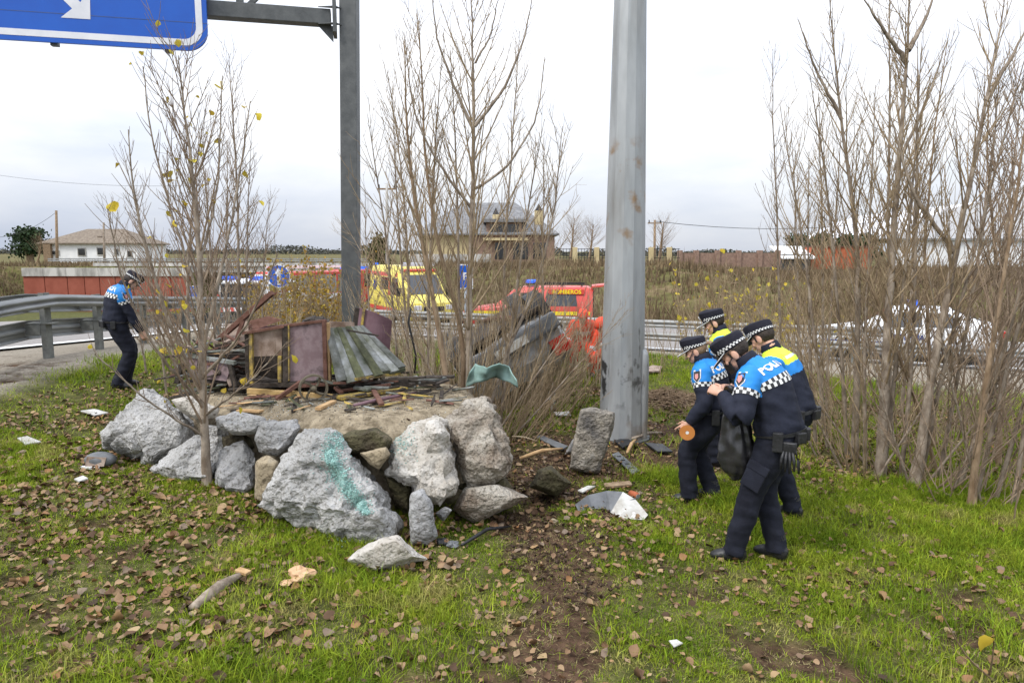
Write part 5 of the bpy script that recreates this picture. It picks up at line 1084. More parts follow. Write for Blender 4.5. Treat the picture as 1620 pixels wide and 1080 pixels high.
# curved black hose, cloth
b = B(); b.tube([W(650, 487, 7.9), W(646, 510, 7.9), W(652, 535, 7.9), W(658, 562, 7.9), W(656, 590, 7.95)], [.012, .013, .013, .012, .01], 7); tag(b.obj('hose', 'black', smooth=True), 'curved black rubber strip hanging in the brushwood', 'hose')
M['teal'] = mat('pale_teal_fabric', (.19, .30, .265), (.28, .40, .36), 5, .85, .2, 30)
def cloth():
    P = [[(742, 590), (752, 574), (770, 582), (790, 574), (806, 580), (814, 596)], [(738, 602), (752, 588), (768, 590), (786, 582), (804, 590), (818, 602)], [(738, 612), (756, 604), (770, 600), (784, 596), (800, 602), (820, 612)]]
    rows = [[W(x+0, y, 7.75+.12*math.sin(i*1.9+j)+.05*j) for i, (x, y) in enumerate(r)] for j, r in enumerate(P)]
    bm = bmesh.new(); vs = [[bm.verts.new(p) for p in r] for r in rows]
    for j in range(2):
        for i in range(5): bm.faces.new([vs[j][i], vs[j][i+1], vs[j+1][i+1], vs[j+1][i]])
    bmesh.ops.subdivide_edges(bm, edges=bm.edges[:], cuts=3, use_grid_fill=True, smooth=.6)
    for v in bm.verts: v.co += Vector((0, 1, .4))*.03*mnoise.noise(v.co*9)
    bmesh.ops.solidify(bm, geom=bm.faces[:], thickness=.012)
    me = bpy.data.meshes.new('cloth'); bm.to_mesh(me); bm.free(); me.materials.append(M['teal']); me.polygons.foreach_set('use_smooth', [True]*len(me.polygons)); tag(link(bpy.data.objects.new('cloth', me)), 'crumpled pale teal cloth caught in the brushwood before the wrecked car', 'cloth')
cloth()
# ================================================================== LITTER
M['greyplastic'] = mat('grey_plastic', (.10, .105, .11), (.16, .165, .17), 8, .5)
M['offwhite'] = mat('chipped_white_paint', (.55, .55, .52), (.68, .67, .64), 8, .6, c3=(.35, .33, .29))
def bumper():
    A = [(910, 806), (930, 798), (960, 795), (985, 797), (1005, 805), (1025, 822)]; Cc = [(916, 812), (938, 806), (958, 806), (966, 812), (985, 822), (1018, 824)]
    t = thing('bumper_piece', 'curved broken bumper half black and half white lying on the grass', 'bumper', G(965, 822))
    for name, i0, i1, m in (('black_half', 0, 3, 'greyplastic'), ('white_half', 3, 5, 'offwhite')):
        top = [G(*A[i])+Vector((0, 0, .02+.10*math.sin(PI*(i+.5)/6))) for i in range(i0, i1+1)]; bot = [G(*Cc[i])+Vector((0, 0, .01)) for i in range(i0, i1+1)]
        rings = [[p, q, q+Vector((0, .03, -.004)), p+Vector((0, .03, -.012))] for p, q in zip(top, bot)]; b = B(); b.loft(rings); b.obj(name, m, t, fixn=True)
    a = G(985, 806)+Vector((0, -.005, .05)); b = B(); b.beam(a, a+Vector((.12, .02, .02)), .02, .06); b.obj('trim', 'greyplastic', t)
bumper()
def flat(name, pts, m, label, cat, dz=.02, th=.012, lift=0):
    P = [G(*p) for p in pts]; z = max(p.z for p in P)+dz; b = B(); b.prism([Vector((p.x, p.y, p.z+dz+lift*i/len(P))) for i, p in enumerate(P)], (0, 0, th)); return tag(b.obj(name, m, fixn=True), label, cat)
flat('strip', [(848, 697), (856, 694), (898, 712), (888, 718)], 'greyplastic', 'grey plastic strip lying left of the upright block', 'strip', .04)
b = B(); t = thing('perforated_plate', 'dark slotted metal plate lying right of the upright block', 'plate', G(990, 738))
pp = [G(968, 724), G(978, 720), G(1012, 750), G(1000, 755)]
b = B(); b.prism([p+Vector((0, 0, .03)) for p in pp], (0, 0, .012)); b.obj('plate', 'greyplastic', t, fixn=True)
for k in range(4):
    f = .2+.2*k; a = pp[0].lerp(pp[3], f).lerp(pp[1].lerp(pp[2], f), .5)+Vector((0, 0, .0445)); b = B(); b.beam(a-Vector((.022, .005, 0)), a+Vector((.022, .005, 0)), .028, .004, up=(0, 0, 1)); b.obj('slot', 'black', t)
flat('tread_strip', [(972, 703), (990, 697), (1002, 706), (985, 714)], 'black', 'black rubber scrap at the foot of the mast', 'scrap', .03, .02)
flat('tread_strip', [(1020, 706), (1048, 708), (1064, 720), (1040, 720)], 'black', 'long black rubber scrap right of the mast', 'scrap', .03, .02)
flat('tread_strip', [(955, 770), (996, 766), (1000, 772), (958, 776)], 'barkb', 'thin brown lath on the churned soil', 'lath', .02, .02)
flat('trim_piece', [(914, 780), (930, 773), (942, 773), (922, 783)], 'offwhite', 'broken strip of white trim on the churned soil', 'trim', .02, .012)
flat('shard', [(866, 640), (874, 616), (880, 640), (872, 654)], 'offwhite', 'upright pale shard in the grass behind the upright block', 'shard', .05, .1)
flat('shard', [(876, 657), (900, 656), (903, 662), (880, 662)], 'offwhite', 'thin white shard in the grass left of the mast', 'shard', .04)
flat('cardboard_scrap', [(1022, 588), (1032, 583), (1048, 585), (1044, 592), (1024, 594)], 'beige', 'pinkish cardboard scrap on the grass behind the mast', 'scrap', .05, .03)
flat('plastic_scrap', [(28, 700), (44, 697), (66, 706), (40, 710)], 'offwhite', 'white plastic scrap in the grass at the left', 'scrap', .04, .012)
flat('plastic_scrap', [(128, 656), (150, 653), (172, 659), (150, 663)], 'offwhite', 'pale scrap on the grass left of the broad boulder', 'scrap', .04, .012)
flat('plastic_scrap', [(118, 766), (132, 761), (140, 765), (126, 770)], 'offwhite', 'small white scrap among the fallen leaves below the broad boulder', 'scrap', .04, .012)
flat('paper_scrap', [(1058, 1022), (1070, 1020), (1080, 1026), (1066, 1032)], 'offwhite', 'torn white paper in the near grass', 'scrap', .03, .006)
# mirror housing left
q = G(160, 738); t = thing('mirror_housing', 'broken grey car mirror housing lying by the broad boulder', 'car part', q)
b = B(); b.ball(q+Vector((0, 0, .07)), .15, .09, .075, n=16, k=10); b.obj('shell', 'greyplastic', t, smooth=True)
b = B(); b.prism([q+Vector((-.1, -.085, .03)), q+Vector((.08, -.09, .03)), q+Vector((.1, -.075, .11)), q+Vector((-.08, -.075, .12))], (0, .01, 0)); b.obj('mirror_glass', 'beige', t, fixn=True)
b = B(); b.beam(q+Vector((-.14, -.07, .02)), q+Vector((.04, -.11, .02)), .03, .02); b.obj('trim', 'white', t)
# can, crumpled paper, sticks
q = G(1003, 788); t = thing('drink_can', 'crushed red and white drink can on the churned soil', 'can', q)
b = B(); d = Vector((.5, -.8, 0)).normalized(); b.tube([q+Vector((0, 0, .035))-d*.05, q+Vector((0, 0, .037))+d*.03, q+Vector((0, 0, .033))+d*.05], [.03, .033, .026], 12); b.obj('body', 'orangered', t, smooth=True)
b = B(); b.tube([q+Vector((0, 0, .033))+d*.051, q+Vector((0, 0, .033))+d*.056], [.026, .024], 12); b.obj('lid', 'rail', t)
M['kraft'] = mat('brown_paper', (.46, .28, .15), (.60, .40, .24), 8, .8, .2, 40)
def crumple(px, py, s, m, name, label, cat, fl=.7):
    q = G(px, py); bm = bmesh.new(); bmesh.ops.create_icosphere(bm, subdivisions=3, radius=s)
    for v in bm.verts:
        n = mnoise.cell(v.co*(2.2/s)+Vector((px, py, 0)))*.45+mnoise.noise(v.co*(1.6/s)+Vector((px, 0, py)))*.5; v.co *= .85+n*.5; v.co.z *= fl
    me = bpy.data.meshes.new(name); bm.to_mesh(me); bm.free(); me.materials.append(M[m]); o = bpy.data.objects.new(name, me); o.location = q+Vector((0, 0, s*.5)); link(o); tag(o, label, cat)
crumple(478, 918, .085, 'kraft', 'crumpled_paper', 'crumpled brown paper bag on the near grass', 'paper')
crumple(452, 926, .04, 'kraft', 'crumpled_paper', 'small twist of brown paper beside the crumpled bag', 'paper', .4)
crumple(700, 862, .05, 'black', 'plastic_part', 'broken black car part at the foot of the pillar stone', 'car part', .6)
crumple(716, 866, .05, 'greyplastic', 'plastic_part', 'grey moulded car part next to the broken black one', 'car part', .5)
loose('cable', (730, 868), (808, 838), .03, .02, 'black', 'bent black cable trailing over the leaves from the car part', 'cable', .03, bend=.05)
loose('stick', (304, 970), (384, 914), .075, .03, 'bark', 'split weathered stick lying in the near grass', 'stick', .03, bend=.02)
loose('stick', (376, 912), (394, 918), .05, .02, 'rawwood', 'yellow splinter at the end of the weathered stick', 'stick', .05)
loose('branch', (822, 732), (890, 716), .045, .03, 'rawwood', 'pale broken branch left of the upright block', 'branch', .05, bend=.03)
loose('branch', (992, 724), (1006, 702), .04, .03, 'rawwood', 'short pale broken branch before the mast', 'branch', .06, bend=.03)
loose('branch', (1000, 700), (1046, 690), .05, .03, 'bark', 'forked grey branch at the foot of the mast', 'branch', .05, bend=.03)
loose('stick', (810, 700), (850, 708), .012, .01, 'twigp', 'thin straw coloured stick right of the tall brown boulder', 'stick', .08, bend=.02)
# brush pile by the mast
q = G(1065, 640); t = thing('brush_pile', 'low heap of cut brown twigs and leaves behind the woman officer', 'brush pile', q); tb = Tubes()
for k in range(700):
    x, y = q.x+rng.normal(0, .36), q.y+rng.normal(0, .36); r = math.exp(-((x-q.x)**2+(y-q.y)**2)/.3); a = rng.random()*6.28; L = rnd(.12, .5)
    p = np.array([x, y, gz(x, y)+.02+.22*r*rng.random()]); d = np.array([math.cos(a), math.sin(a)*.7, rng.normal(0, .2)]); tb.add(np.stack([p-d*L/2, p+np.array([0, 0, .02]), p+d*L/2]), [.004, .0045, .003], 3)
tb.obj('twigs', 'barkb', t)['kind'] = 'stuff'
n = 900; X = q.x+rng.normal(0, .38, n); Yy = q.y+rng.normal(0, .36, n); leaves_mesh('leaves', np.stack([X, Yy, g(X, Yy)+.16*rng.random(n)*np.exp(-((X-q.x)**2+(Yy-q.y)**2)/.3)], 1), .05, 'leafdk', t, flat=True, kind='stuff')
# ================================================================== VEHICLES (built at the origin, nose along +x)
def paint(name, c, c2=None): return mat(name, c, c2 or tuple(min(1, k*1.12) for k in c), 2, .32, spec=.5)
M['p_yellow'] = paint('ambulance_yellow', (.70, .58, .10)); M['p_red'] = paint('fire_red', (.52, .06, .045)); M['p_white'] = paint('police_white', (.72, .73, .74))
M['p_silver'] = mat('muddy_scratched_silver', (.07, .06, .05), (.40, .40, .39), 5, .55, .2, 30, c3=(.28, .275, .26), lo=.32, hi=.55); M['p_stripe'] = mat('reflective_yellow', (.8, .62, .02)); M['p_blue'] = mat('blue_trim', (.01, .04, .22))
M['bluelamp'] = emis('blue_beacon', (.03, .14, .8), .35); M['redlamp'] = mat('red_tail_lamp', (.45, .015, .012), rough=.2); M['lens'] = mat('clear_lamp', (.6, .6, .62), rough=.1, spec=.7)
M['rim'] = mat('alloy_rim', (.35, .36, .37), rough=.35, metal=.6)
def wheel(parent, x, y, r, w, side):
    b = B(); prof = [(-.5, .62), (-.5, .9), (-.36, 1), (.36, 1), (.5, .9), (.5, .62)]; rings = []
    for k in range(29):
        a = 2*PI*k/28; rings.append([(x+r*q*math.cos(a), y+w*p, r+r*q*math.sin(a)) for p, q in prof])
    b.loft(rings, cap=False); t = b.obj('wheel', 'rubber', parent, smooth=True, world=False, fixn=True)
    b = B(); yo = y+side*w*.38; b.tube([(x, y-side*w*.3, r), (x, yo, r)], [r*.6, r*.63], 20)
    for k in range(5): a = 2*PI*k/5; b.beam((x, yo+side*.01, r), (x+r*.58*math.cos(a), yo+side*.01, r+r*.58*math.sin(a)), .05, .05, up=(0, 1, 0))
    b.obj('rim', 'rim', t, world=False)
def vehicle(name, label, cat, loc, rz, st, paintm, wheels, wr, sidewin, front=None, rear=None, wscale=.93, tilt=None):
    """st: stations (x, zbot, zbelt, ztop, half width, half roof width)"""
    t = thing(name, label, cat, loc, rz)
    if tilt: t.rotation_euler = tilt
    def ring(s):
        x, zb, zm, zt, w, wt = s; h = zt-zm
        half = [(w*.86, zb), (w*.97, zb+.12), (w, (zb+zm)/2), (w*.985, zm), (wt+(w-wt)*.12, zm+h*.82), (wt*.9, zt-.01*(h > .1)), (wt*.5, zt+.015*(h > .1))]
        return [(x, -y, z) for y, z in half][::1]+[(x, y, z) for y, z in half[::-1]]
    b = B(); b.loft([ring(s) for s in st]); bo = b.obj('body', paintm, t, smooth=True, world=False, fixn=True); weighted(bo, 32)
    xs = [s[0] for s in st]
    def at(x):
        o = np.argsort(xs); return [np.interp(x, np.array(xs)[o], np.array([s[k] for s in st])[o]) for k in range(1, 6)]
    def side(x, f, sg, off=.012):
        zb, zm, zt, w, wt = at(x); z = zm+(zt-zm)*f; f2 = min(f, .82)/.82; return Vector((x, sg*(w*.985+(wt+(w-wt)*.12-w*.985)*f2+off), z))
    for (x0, x1, f0, f1, k0, k1) in sidewin:          # k: inset of the upper corners
        for sg in (-1, 1):
            b = B(); p = [side(x0, f0, sg), side(x1, f0, sg), side(x1-k1, f1, sg), side(x0+k0, f1, sg)]; b.prism(p, (0, -sg*.01, 0)); b.obj('window', 'glass', t, world=False, fixn=True)
    def screen(nm, i, j, f0=.08, f1=.93):             # pane between two stations
        a, c = st[i], st[j]; b = B(); P = []
        dx = .014 if c[0] < a[0] else -.014
        if a[0] < c[0]: dx = -.014
        for f, s in ((f0, 1), (f1, 1), (f1, -1), (f0, -1)):
            x = a[0]+(c[0]-a[0])*f; z = a[3]+(c[3]-a[3])*f; w = (a[5]+(c[5]-a[5])*f)*.86; P.append((x+dx, s*w, z+.012))
        b.prism(P, (-dx*.5, 0, -.006)); b.obj(nm, 'glass', t, world=False, fixn=True)
    if front: screen('windscreen', *front)
    if rear: screen('rear_window', *rear)
    for (x, y) in wheels:
        for sg in (-1, 1): wheel(t, x, sg*y, wr, .2, sg)
        for sg in (-1, 1):
            b = B(); b.tube([(x, sg*(y-.16), wr+.02), (x, sg*(y+.085), wr+.02)], wr*1.18, 20); b.obj('wheel_arch', 'black', t, world=False)
    t['_f'] = 0; del t['_f']
    return t, at, side
def addbox(t, nm, m, *a, bev=.01): b = B(); b.box(*a, bev=bev); return b.obj(nm, m, t, world=False)
def roadz(x, y): return float(g0(x, y))+.03
# --- ambulance
x, y = W(648, 500, 31).x, 31
st = [(2.95, .35, .7, .75, .85, .8), (2.9, .28, .95, 1.0, .95, .85), (2.25, .28, 1.15, 1.25, 1.0, .86), (1.45, .28, 1.2, 2.2, 1.0, .82), (1.1, .28, 1.2, 2.45, 1.0, .84), (.6, .28, 1.2, 2.52, 1.0, .86), (-2.8, .3, 1.2, 2.52, 1.0, .86), (-2.92, .35, 1.2, 2.45, .98, .84)]
t, at, side = vehicle('ambulance', 'yellow ambulance van with red bands parked behind the brushwood', 'ambulance', (x, y, roadz(x, y)), math.atan2(-.88, .48), st, 'p_yellow', [(1.95, .9), (-1.75, .9)], .34, [(.35, 1.55, .06, .62, .05, .55), (-1.2, -.1, .2, .62, 0, 0)], (2, 3), None)
for sg in (-1, 1):
    b = B(); b.prism([side(-2.7, .66, sg), side(1.0, .66, sg), side(1.0, .8, sg), side(-2.7, .8, sg)], (0, -sg*.008, 0)); b.obj('red_band', 'p_red', t, world=False, fixn=True)
    b = B(); b.prism([side(-.05, .02, sg), side(.25, .02, sg), side(.25, .62, sg), side(-.05, .62, sg)], (0, -sg*.008, 0)); b.obj('red_band', 'p_red', t, world=False, fixn=True)
    b = B(); b.add([(xx, sg*1.02, z) for xx, z in ((-2.7, .5), (1.2, .5), (1.2, .68), (-2.7, .68))], [(0, 1, 2, 3)]); b.obj('stripe', 'p_red', t, world=False)
    c = side(-2.0, .3, sg, .02)
    for a in (0, 60, 120): b = B(); d = Vector((math.cos(R(a)), 0, math.sin(R(a)))); b.beam(c-d*.3, c+d*.3, .14, .004, up=(0, 1, 0)); b.obj('star_emblem', 'p_blue', t, world=False)
b = B(); b.box(1.18, 1.3, -.72, .72, 2.5, 2.66, bev=.02); b.obj('light_bar', 'lens', t, world=False)
b = B(); b.frame((1.35, 0, 2.28), (.02, 0, -.03), (0, .74, 0), (.06, 0, .08)); b.obj('red_header', 'p_red', t, world=False)
for sg in (-1, 1):
    addbox(t, 'headlamp', 'lens', 2.86, 2.965, sg*.7-.16, sg*.7+.16, .72, .92, bev=.02); addbox(t, 'mirror', 'black', 1.75, 1.85, sg*1.14-.1, sg*1.14+.1, 1.25, 1.6, bev=.02); addbox(t, 'beacon', 'bluelamp', -2.7, -2.55, sg*.7-.1, sg*.7+.1, 2.54, 2.63)
addbox(t, 'bumper', 'black', 2.85, 3.02, -.9, .9, .3, .55, bev=.03); addbox(t, 'grille', 'black', 2.9, 2.965, -.45, .45, .66, .86)
# --- red fire service 4x4 with raised tailgate
x, y = W(838, 500, 25).x, 25
st = [(2.35, .4, .7, .76, .75, .7), (2.3, .35, .9, .98, .86, .76), (1.2, .35, 1.05, 1.14, .9, .76), (.55, .35, 1.08, 1.68, .9, .68), (.2, .35, 1.08, 1.8, .9, .7), (-2.1, .35, 1.08, 1.8, .9, .7), (-2.3, .4, 1.08, 1.7, .88, .68)]
t, at, side = vehicle('fire_car', 'red fire service off roader with roof rack and yellow stripe behind the wrecked car', 'car', (x, y, roadz(x, y)), PI-.12, st, 'p_red', [(1.45, .8), (-1.3, .8)], .36, [(-.55, .5, .08, .72, .02, .28), (-1.75, -.65, .08, .72, .05, .02)], (2, 3), None)
for sg in (-1, 1):
    b = B(); b.add([(xx, sg*.918, z) for xx, z in ((-2.2, .82), (2.1, .82), (2.1, .95), (-2.2, .95))], [(0, 1, 2, 3)]); b.obj('stripe', 'p_stripe', t, world=False)
    c = side(-1.2, .88, sg, .03)
b = B(); b.box(-2.0, -.75, .74, .81, 1.55, 1.72); b.obj('name_panel', 'p_red', t, world=False)
lettering('lettering', 'BOMBEROS', .2, 'p_stripe', t, (-1.38, .822, 1.63), (-1, 0, 0), (0, 0, 1), bold=.005)
for yy in (-.6, .6): addbox(t, 'rack_rail', 'black', -2.0, .1, yy-.02, yy+.02, 1.88, 1.92, bev=0)
for xx in (-1.9, -1.2, -.5, .05): addbox(t, 'rack_bar', 'black', xx-.02, xx+.02, -.62, .62, 1.84, 1.875, bev=0)
addbox(t, 'light_bar', 'bluelamp', -.2, .12, -.55, .55, 1.93, 2.02)
addbox(t, 'boot_shade_plate', 'black', -2.34, -2.302, -.75, .75, .6, 1.66); b = B(); b.frame((-2.75, 0, 1.86), (.5, 0, -.05), (0, .76, 0), (.0, 0, .03)); b.obj('tailgate', 'p_red', t, world=False)  # black plate on the closed tail stands in for the shade inside the open boot
for sg in (-1, 1): addbox(t, 'headlamp', 'lens', 2.28, 2.36, sg*.62-.14, sg*.62+.14, .74, .9); addbox(t, 'mirror', 'p_red', .62, .74, sg*1.0-.08, sg*1.0+.08, 1.12, 1.3, bev=.02)
addbox(t, 'bumper', 'black', 2.25, 2.42, -.8, .8, .38, .6, bev=.03)
# --- white police saloon on the slip road
x, y = W(1428, 540, 18.6).x, 18.6
st = [(2.2, .32, .55, .6, .7, .6), (2.15, .25, .68, .74, .82, .7), (1.15, .22, .84, .92, .87, .7), (.35, .22, .88, 1.38, .87, .6), (0, .22, .9, 1.45, .87, .6), (-1.0, .22, .92, 1.42, .87, .6), (-1.75, .25, .92, 1.12, .86, .64), (-2.15, .3, .9, 1.0, .8, .66), (-2.22, .36, .7, .74, .76, .66)]
t, at, side = vehicle('police_car', 'white police estate car with blue roof bar beyond the right thicket', 'police car', (x, y, roadz(x, y)), math.atan2(RNX, -RNY), st, 'p_white', [(1.35, .76), (-1.3, .76)], .31, [(-.4, .55, .08, .8, .05, .45), (-1.3, -.5, .08, .78, .3, .03)], (2, 3), (6, 5))
for sg in (-1, 1):
    b = B(); b.add([(xx, sg*.885, z) for xx, z in ((-2.0, .42), (2.0, .42), (2.0, .52), (-2.0, .52))], [(0, 1, 2, 3)]); b.obj('stripe', 'p_blue', t, world=False)
    addbox(t, 'tail_lamp', 'redlamp', -2.2, -2.05, sg*.7-.12, sg*.7+.12, .74, .92); addbox(t, 'headlamp', 'lens', 2.05, 2.17, sg*.6-.13, sg*.6+.13, .6, .72); addbox(t, 'mirror', 'p_white', .55, .68, sg*.98-.08, sg*.98+.08, .92, 1.05, bev=.02)
lettering('lettering', 'POLICÍA', .2, 'p_blue', t, (-.1, .892, .66), (-1, 0, 0), (0, 0, 1), bold=.006)
addbox(t, 'light_bar', 'bluelamp', -.3, -.05, -.55, .55, 1.47, 1.58)
# --- police van seen from behind on the main road
x, y = W(428, 490, 27).x, 27
st = [(2.4, .35, .7, .76, .8, .75), (2.3, .3, .95, 1.02, .92, .8), (1.5, .3, 1.05, 1.15, .95, .8), (.8, .3, 1.05, 1.8, .95, .78), (.4, .3, 1.05, 1.88, .95, .8), (-2.2, .3, 1.05, 1.88, .95, .8), (-2.4, .35, 1.05, 1.8, .93, .78)]
t, at, side = vehicle('police_van', 'white police van with red chevrons and lit blue beacons stopped on the main road', 'police van', (x, y, roadz(x, y)), R(86), st, 'p_white', [(1.6, .82), (-1.4, .82)], .33, [(-.2, .9, .08, .8, .05, .4), (-2.0, -.3, .08, .8, .02, .02)], (2, 3), None)
addbox(t, 'rear_window', 'glass', -2.45, -2.4, -.76, .76, 1.08, 1.74)
for k in range(8):
    b = B(); y0 = -.88+k*.22; b.prism([(-2.43, y0, .5), (-2.43, y0+.11, .5), (-2.43, y0+.24, .95), (-2.43, y0+.13, .95)], (-.008, 0, 0)); b.obj('chevron', 'p_red', t, world=False, fixn=True)
for sg in (-1, 1): addbox(t, 'beacon', 'bluelamp', -2.3, -2.1, sg*.5-.25, sg*.5+.25, 1.9, 2.0); addbox(t, 'tail_lamp', 'redlamp', -2.44, -2.36, sg*.86-.06, sg*.86+.06, .75, 1.35)
addbox(t, 'bumper', 'black', -2.5, -2.35, -.88, .88, .32, .48, bev=.03)
# --- fire engine far behind the bushes
x, y = W(512, 480, 36).x, 36
t = thing('fire_engine', 'red and white fire engine with ladder half hidden behind yellow leaved bushes', 'fire engine', (x, y, roadz(x, y)), R(60))
addbox(t, 'cab', 'p_red', 1.6, 3.2, -1.15, 1.15, .7, 2.5, bev=.08); addbox(t, 'body', 'p_red', -3.4, 1.5, -1.18, 1.18, .8, 2.45, bev=.04); addbox(t, 'chassis', 'black', -3.3, 3.1, -.9, .9, .45, .69)
for sg in (-1, 1):
    addbox(t, 'white_band', 'p_white', -3.35, 1.45, sg*1.19-.01, sg*1.19+.01, 1.0, 1.35, bev=0); addbox(t, 'window', 'glass', 1.9, 3.0, sg*1.155-.01, sg*1.155+.01, 1.6, 2.3, bev=0)
    for k in range(3): addbox(t, 'locker', 'rail', -3.2+k*1.55, -1.8+k*1.55, sg*1.192-.01, sg*1.192+.01, 1.4, 2.3, bev=0)
    for xx in (2.3, -2.2): wheel(t, xx, sg*1.0, .5, .3, sg)
addbox(t, 'windscreen', 'glass', 3.19, 3.22, -1.0, 1.0, 1.55, 2.3); addbox(t, 'rear_panel', 'p_white', -3.43, -3.404, -1.1, 1.1, .95, 2.35, bev=0)
addbox(t, 'ladder_rail', 'p_white', -3.3, 2.2, -.5, -.42, 2.62, 2.74, bev=0); addbox(t, 'ladder_rail', 'p_white', -3.3, 2.2, .42, .5, 2.62, 2.74, bev=0)
for k in range(14): addbox(t, 'rung', 'p_red', -3.2+k*.4, -3.14+k*.4, -.41, .41, 2.65, 2.7, bev=0)
addbox(t, 'light_bar', 'bluelamp', 2.2, 2.5, -.9, .9, 2.52, 2.66)
# --- overturned car in the thicket
q = W(765, 560, 11.6); gzq = gz(q.x, q.y)
st = [(1.9, .4, .6, .66, .7, .6), (1.85, .3, .74, .8, .8, .7), (.95, .25, .9, .98, .84, .7), (.3, .25, .95, 1.2, .84, .62), (-.1, .25, .96, 1.26, .84, .62), (-1.2, .25, .98, 1.22, .84, .62), (-1.85, .3, .98, 1.05, .8, .62), (-1.95, .4, .75, .8, .74, .62)]
t, at, side = vehicle('wrecked_car', 'silver car lying wrecked on its roof in the brushwood with wheels in the air', 'car', (q.x, q.y, gzq+1.15), 0, st, 'p_silver', [(1.25, .74), (-1.2, .74)], .31, [(-.4, .5, .08, .75, .05, .4), (-1.4, -.5, .08, .75, .3, .03)], (2, 3), None, tilt=(R(180-30), R(4), R(97)))
bm = bmesh.new(); wb = [c for c in t.children if c.name.startswith('body')][0]; bm.from_mesh(wb.data); bmesh.ops.triangulate(bm, faces=bm.faces[:])
for _ in range(3): bmesh.ops.subdivide_edges(bm, edges=[e for e in bm.edges if e.calc_length() > .12], cuts=1); bmesh.ops.triangulate(bm, faces=bm.faces[:])
bm.normal_update()
for v in bm.verts: v.co += v.normal*(.07*mnoise.noise(v.co*2.1)+.035*mnoise.noise(v.co*6+Vector((3, 1, 4)))-.03)
bm.to_mesh(wb.data); bm.free(); weighted(wb, 22)
b = B(); b.box(-1.7, 1.7, -.7, .7, .17, .245, bev=.02); b.obj('underside', 'darkwood', t, world=False)
b = B(); b.tube([(-1.8, .25, .14), (-.5, .2, .13), (.6, .1, .13), (1.2, .05, .14)], .045, 8); b.obj('exhaust', 'rust', t, smooth=True, world=False)
for xx in (1.25, -1.2): b = B(); b.tube([(xx, -.7, .3), (xx, .7, .3)], .05, 8); b.obj('axle', 'black', t, smooth=True, world=False)
addbox(t, 'bumper', 'greyplastic', 1.8, 2.0, -.78, .78, .3, .5, bev=.04); addbox(t, 'bumper', 'greyplastic', -2.05, -1.85, -.78, .78, .32, .55, bev=.04)
addbox(t, 'tail_lamp', 'redlamp', -1.98, -1.85, .5, .76, .68, .92); addbox(t, 'number_plate', 'offwhite', -2.07, -2.052, -.26, .26, .4, .52, bev=0)
# ================================================================== PEOPLE
M['navy'] = mat('navy_uniform_cloth', (.010, .012, .022), (.018, .021, .036), 9, .8, .25, 22, spec=.25)
M['trouser'] = mat('navy_trouser_cloth', (.009, .010, .017), (.016, .018, .029), 9, .85, .3, 18, spec=.25)
M['pblue'] = mat('bright_blue_yoke', (.012, .19, .54), (.02, .23, .63), 7, .6, .25, 20)
M['hivis'] = mat('hi_vis_yellow', (.58, .78, .04), (.66, .85, .08), 7, .6, .2, 20)
M['reflect'] = mat('reflective_tape', (.50, .53, .56), (.60, .62, .64), 9, .4)
M['skin'] = mat('skin', (.52, .29, .20), (.60, .36, .26), 18, .5, .1, 60)
M['lips'] = mat('lips', (.38, .15, .12)); M['hairdk'] = mat('dark_hair', (.018, .013, .010), (.045, .033, .025), 30, .55, .4, 90)
M['hairbr'] = mat('brown_ponytail', (.20, .125, .07), (.33, .22, .13), 30, .5, .4, 90)
M['leather'] = mat('black_leather', (.010, .010, .011), (.022, .022, .024), 14, .45, .25, 40, spec=.5)
M['capcloth'] = mat('cap_cloth', (.010, .010, .018), (.017, .017, .026), 20, .85, .2, 80)
M['chk'] = mat('checker_white', (.68, .68, .66)); M['patch'] = mat('patch_pink', (.6, .28, .26)); M['ffred'] = mat('rescue_red_cloth', (.62, .05, .02), (.7, .08, .035), 8, .7, .2, 20)
M['bag'] = mat('black_bin_bag', (.018, .018, .019), (.035, .034, .035), 8, .3, .6, 14, spec=.6, stretch=(1, 1, .25)); M['reel'] = mat('orange_tape_reel', (.42, .15, .03), (.5, .2, .05), 8, .5)
def ik(a, b, l1, l2, pole):
    a, b, pole = Vector(a), Vector(b), Vector(pole); d = b-a; L = min(d.length, (l1+l2)*.998); u = d.normalized(); x = (l1*l1-l2*l2+L*L)/(2*L); h = math.sqrt(max(l1*l1-x*x, 0))
    p = pole-u*pole.dot(u); p.normalize(); return a+u*x+p*h
def cat(P, t):
    P = np.asarray(P, float); n = len(P)-1; t = min(max(t, 0), n-1e-6); i = int(t); f = t-i
    p0, p1, p2, p3 = P[max(i-1, 0)], P[i], P[i+1], P[min(i+2, n)]
    return .5*((2*p1)+(-p0+p2)*f+(2*p0-5*p1+4*p2-p3)*f*f+(-p0+3*p1-3*p2+p3)*f**3)
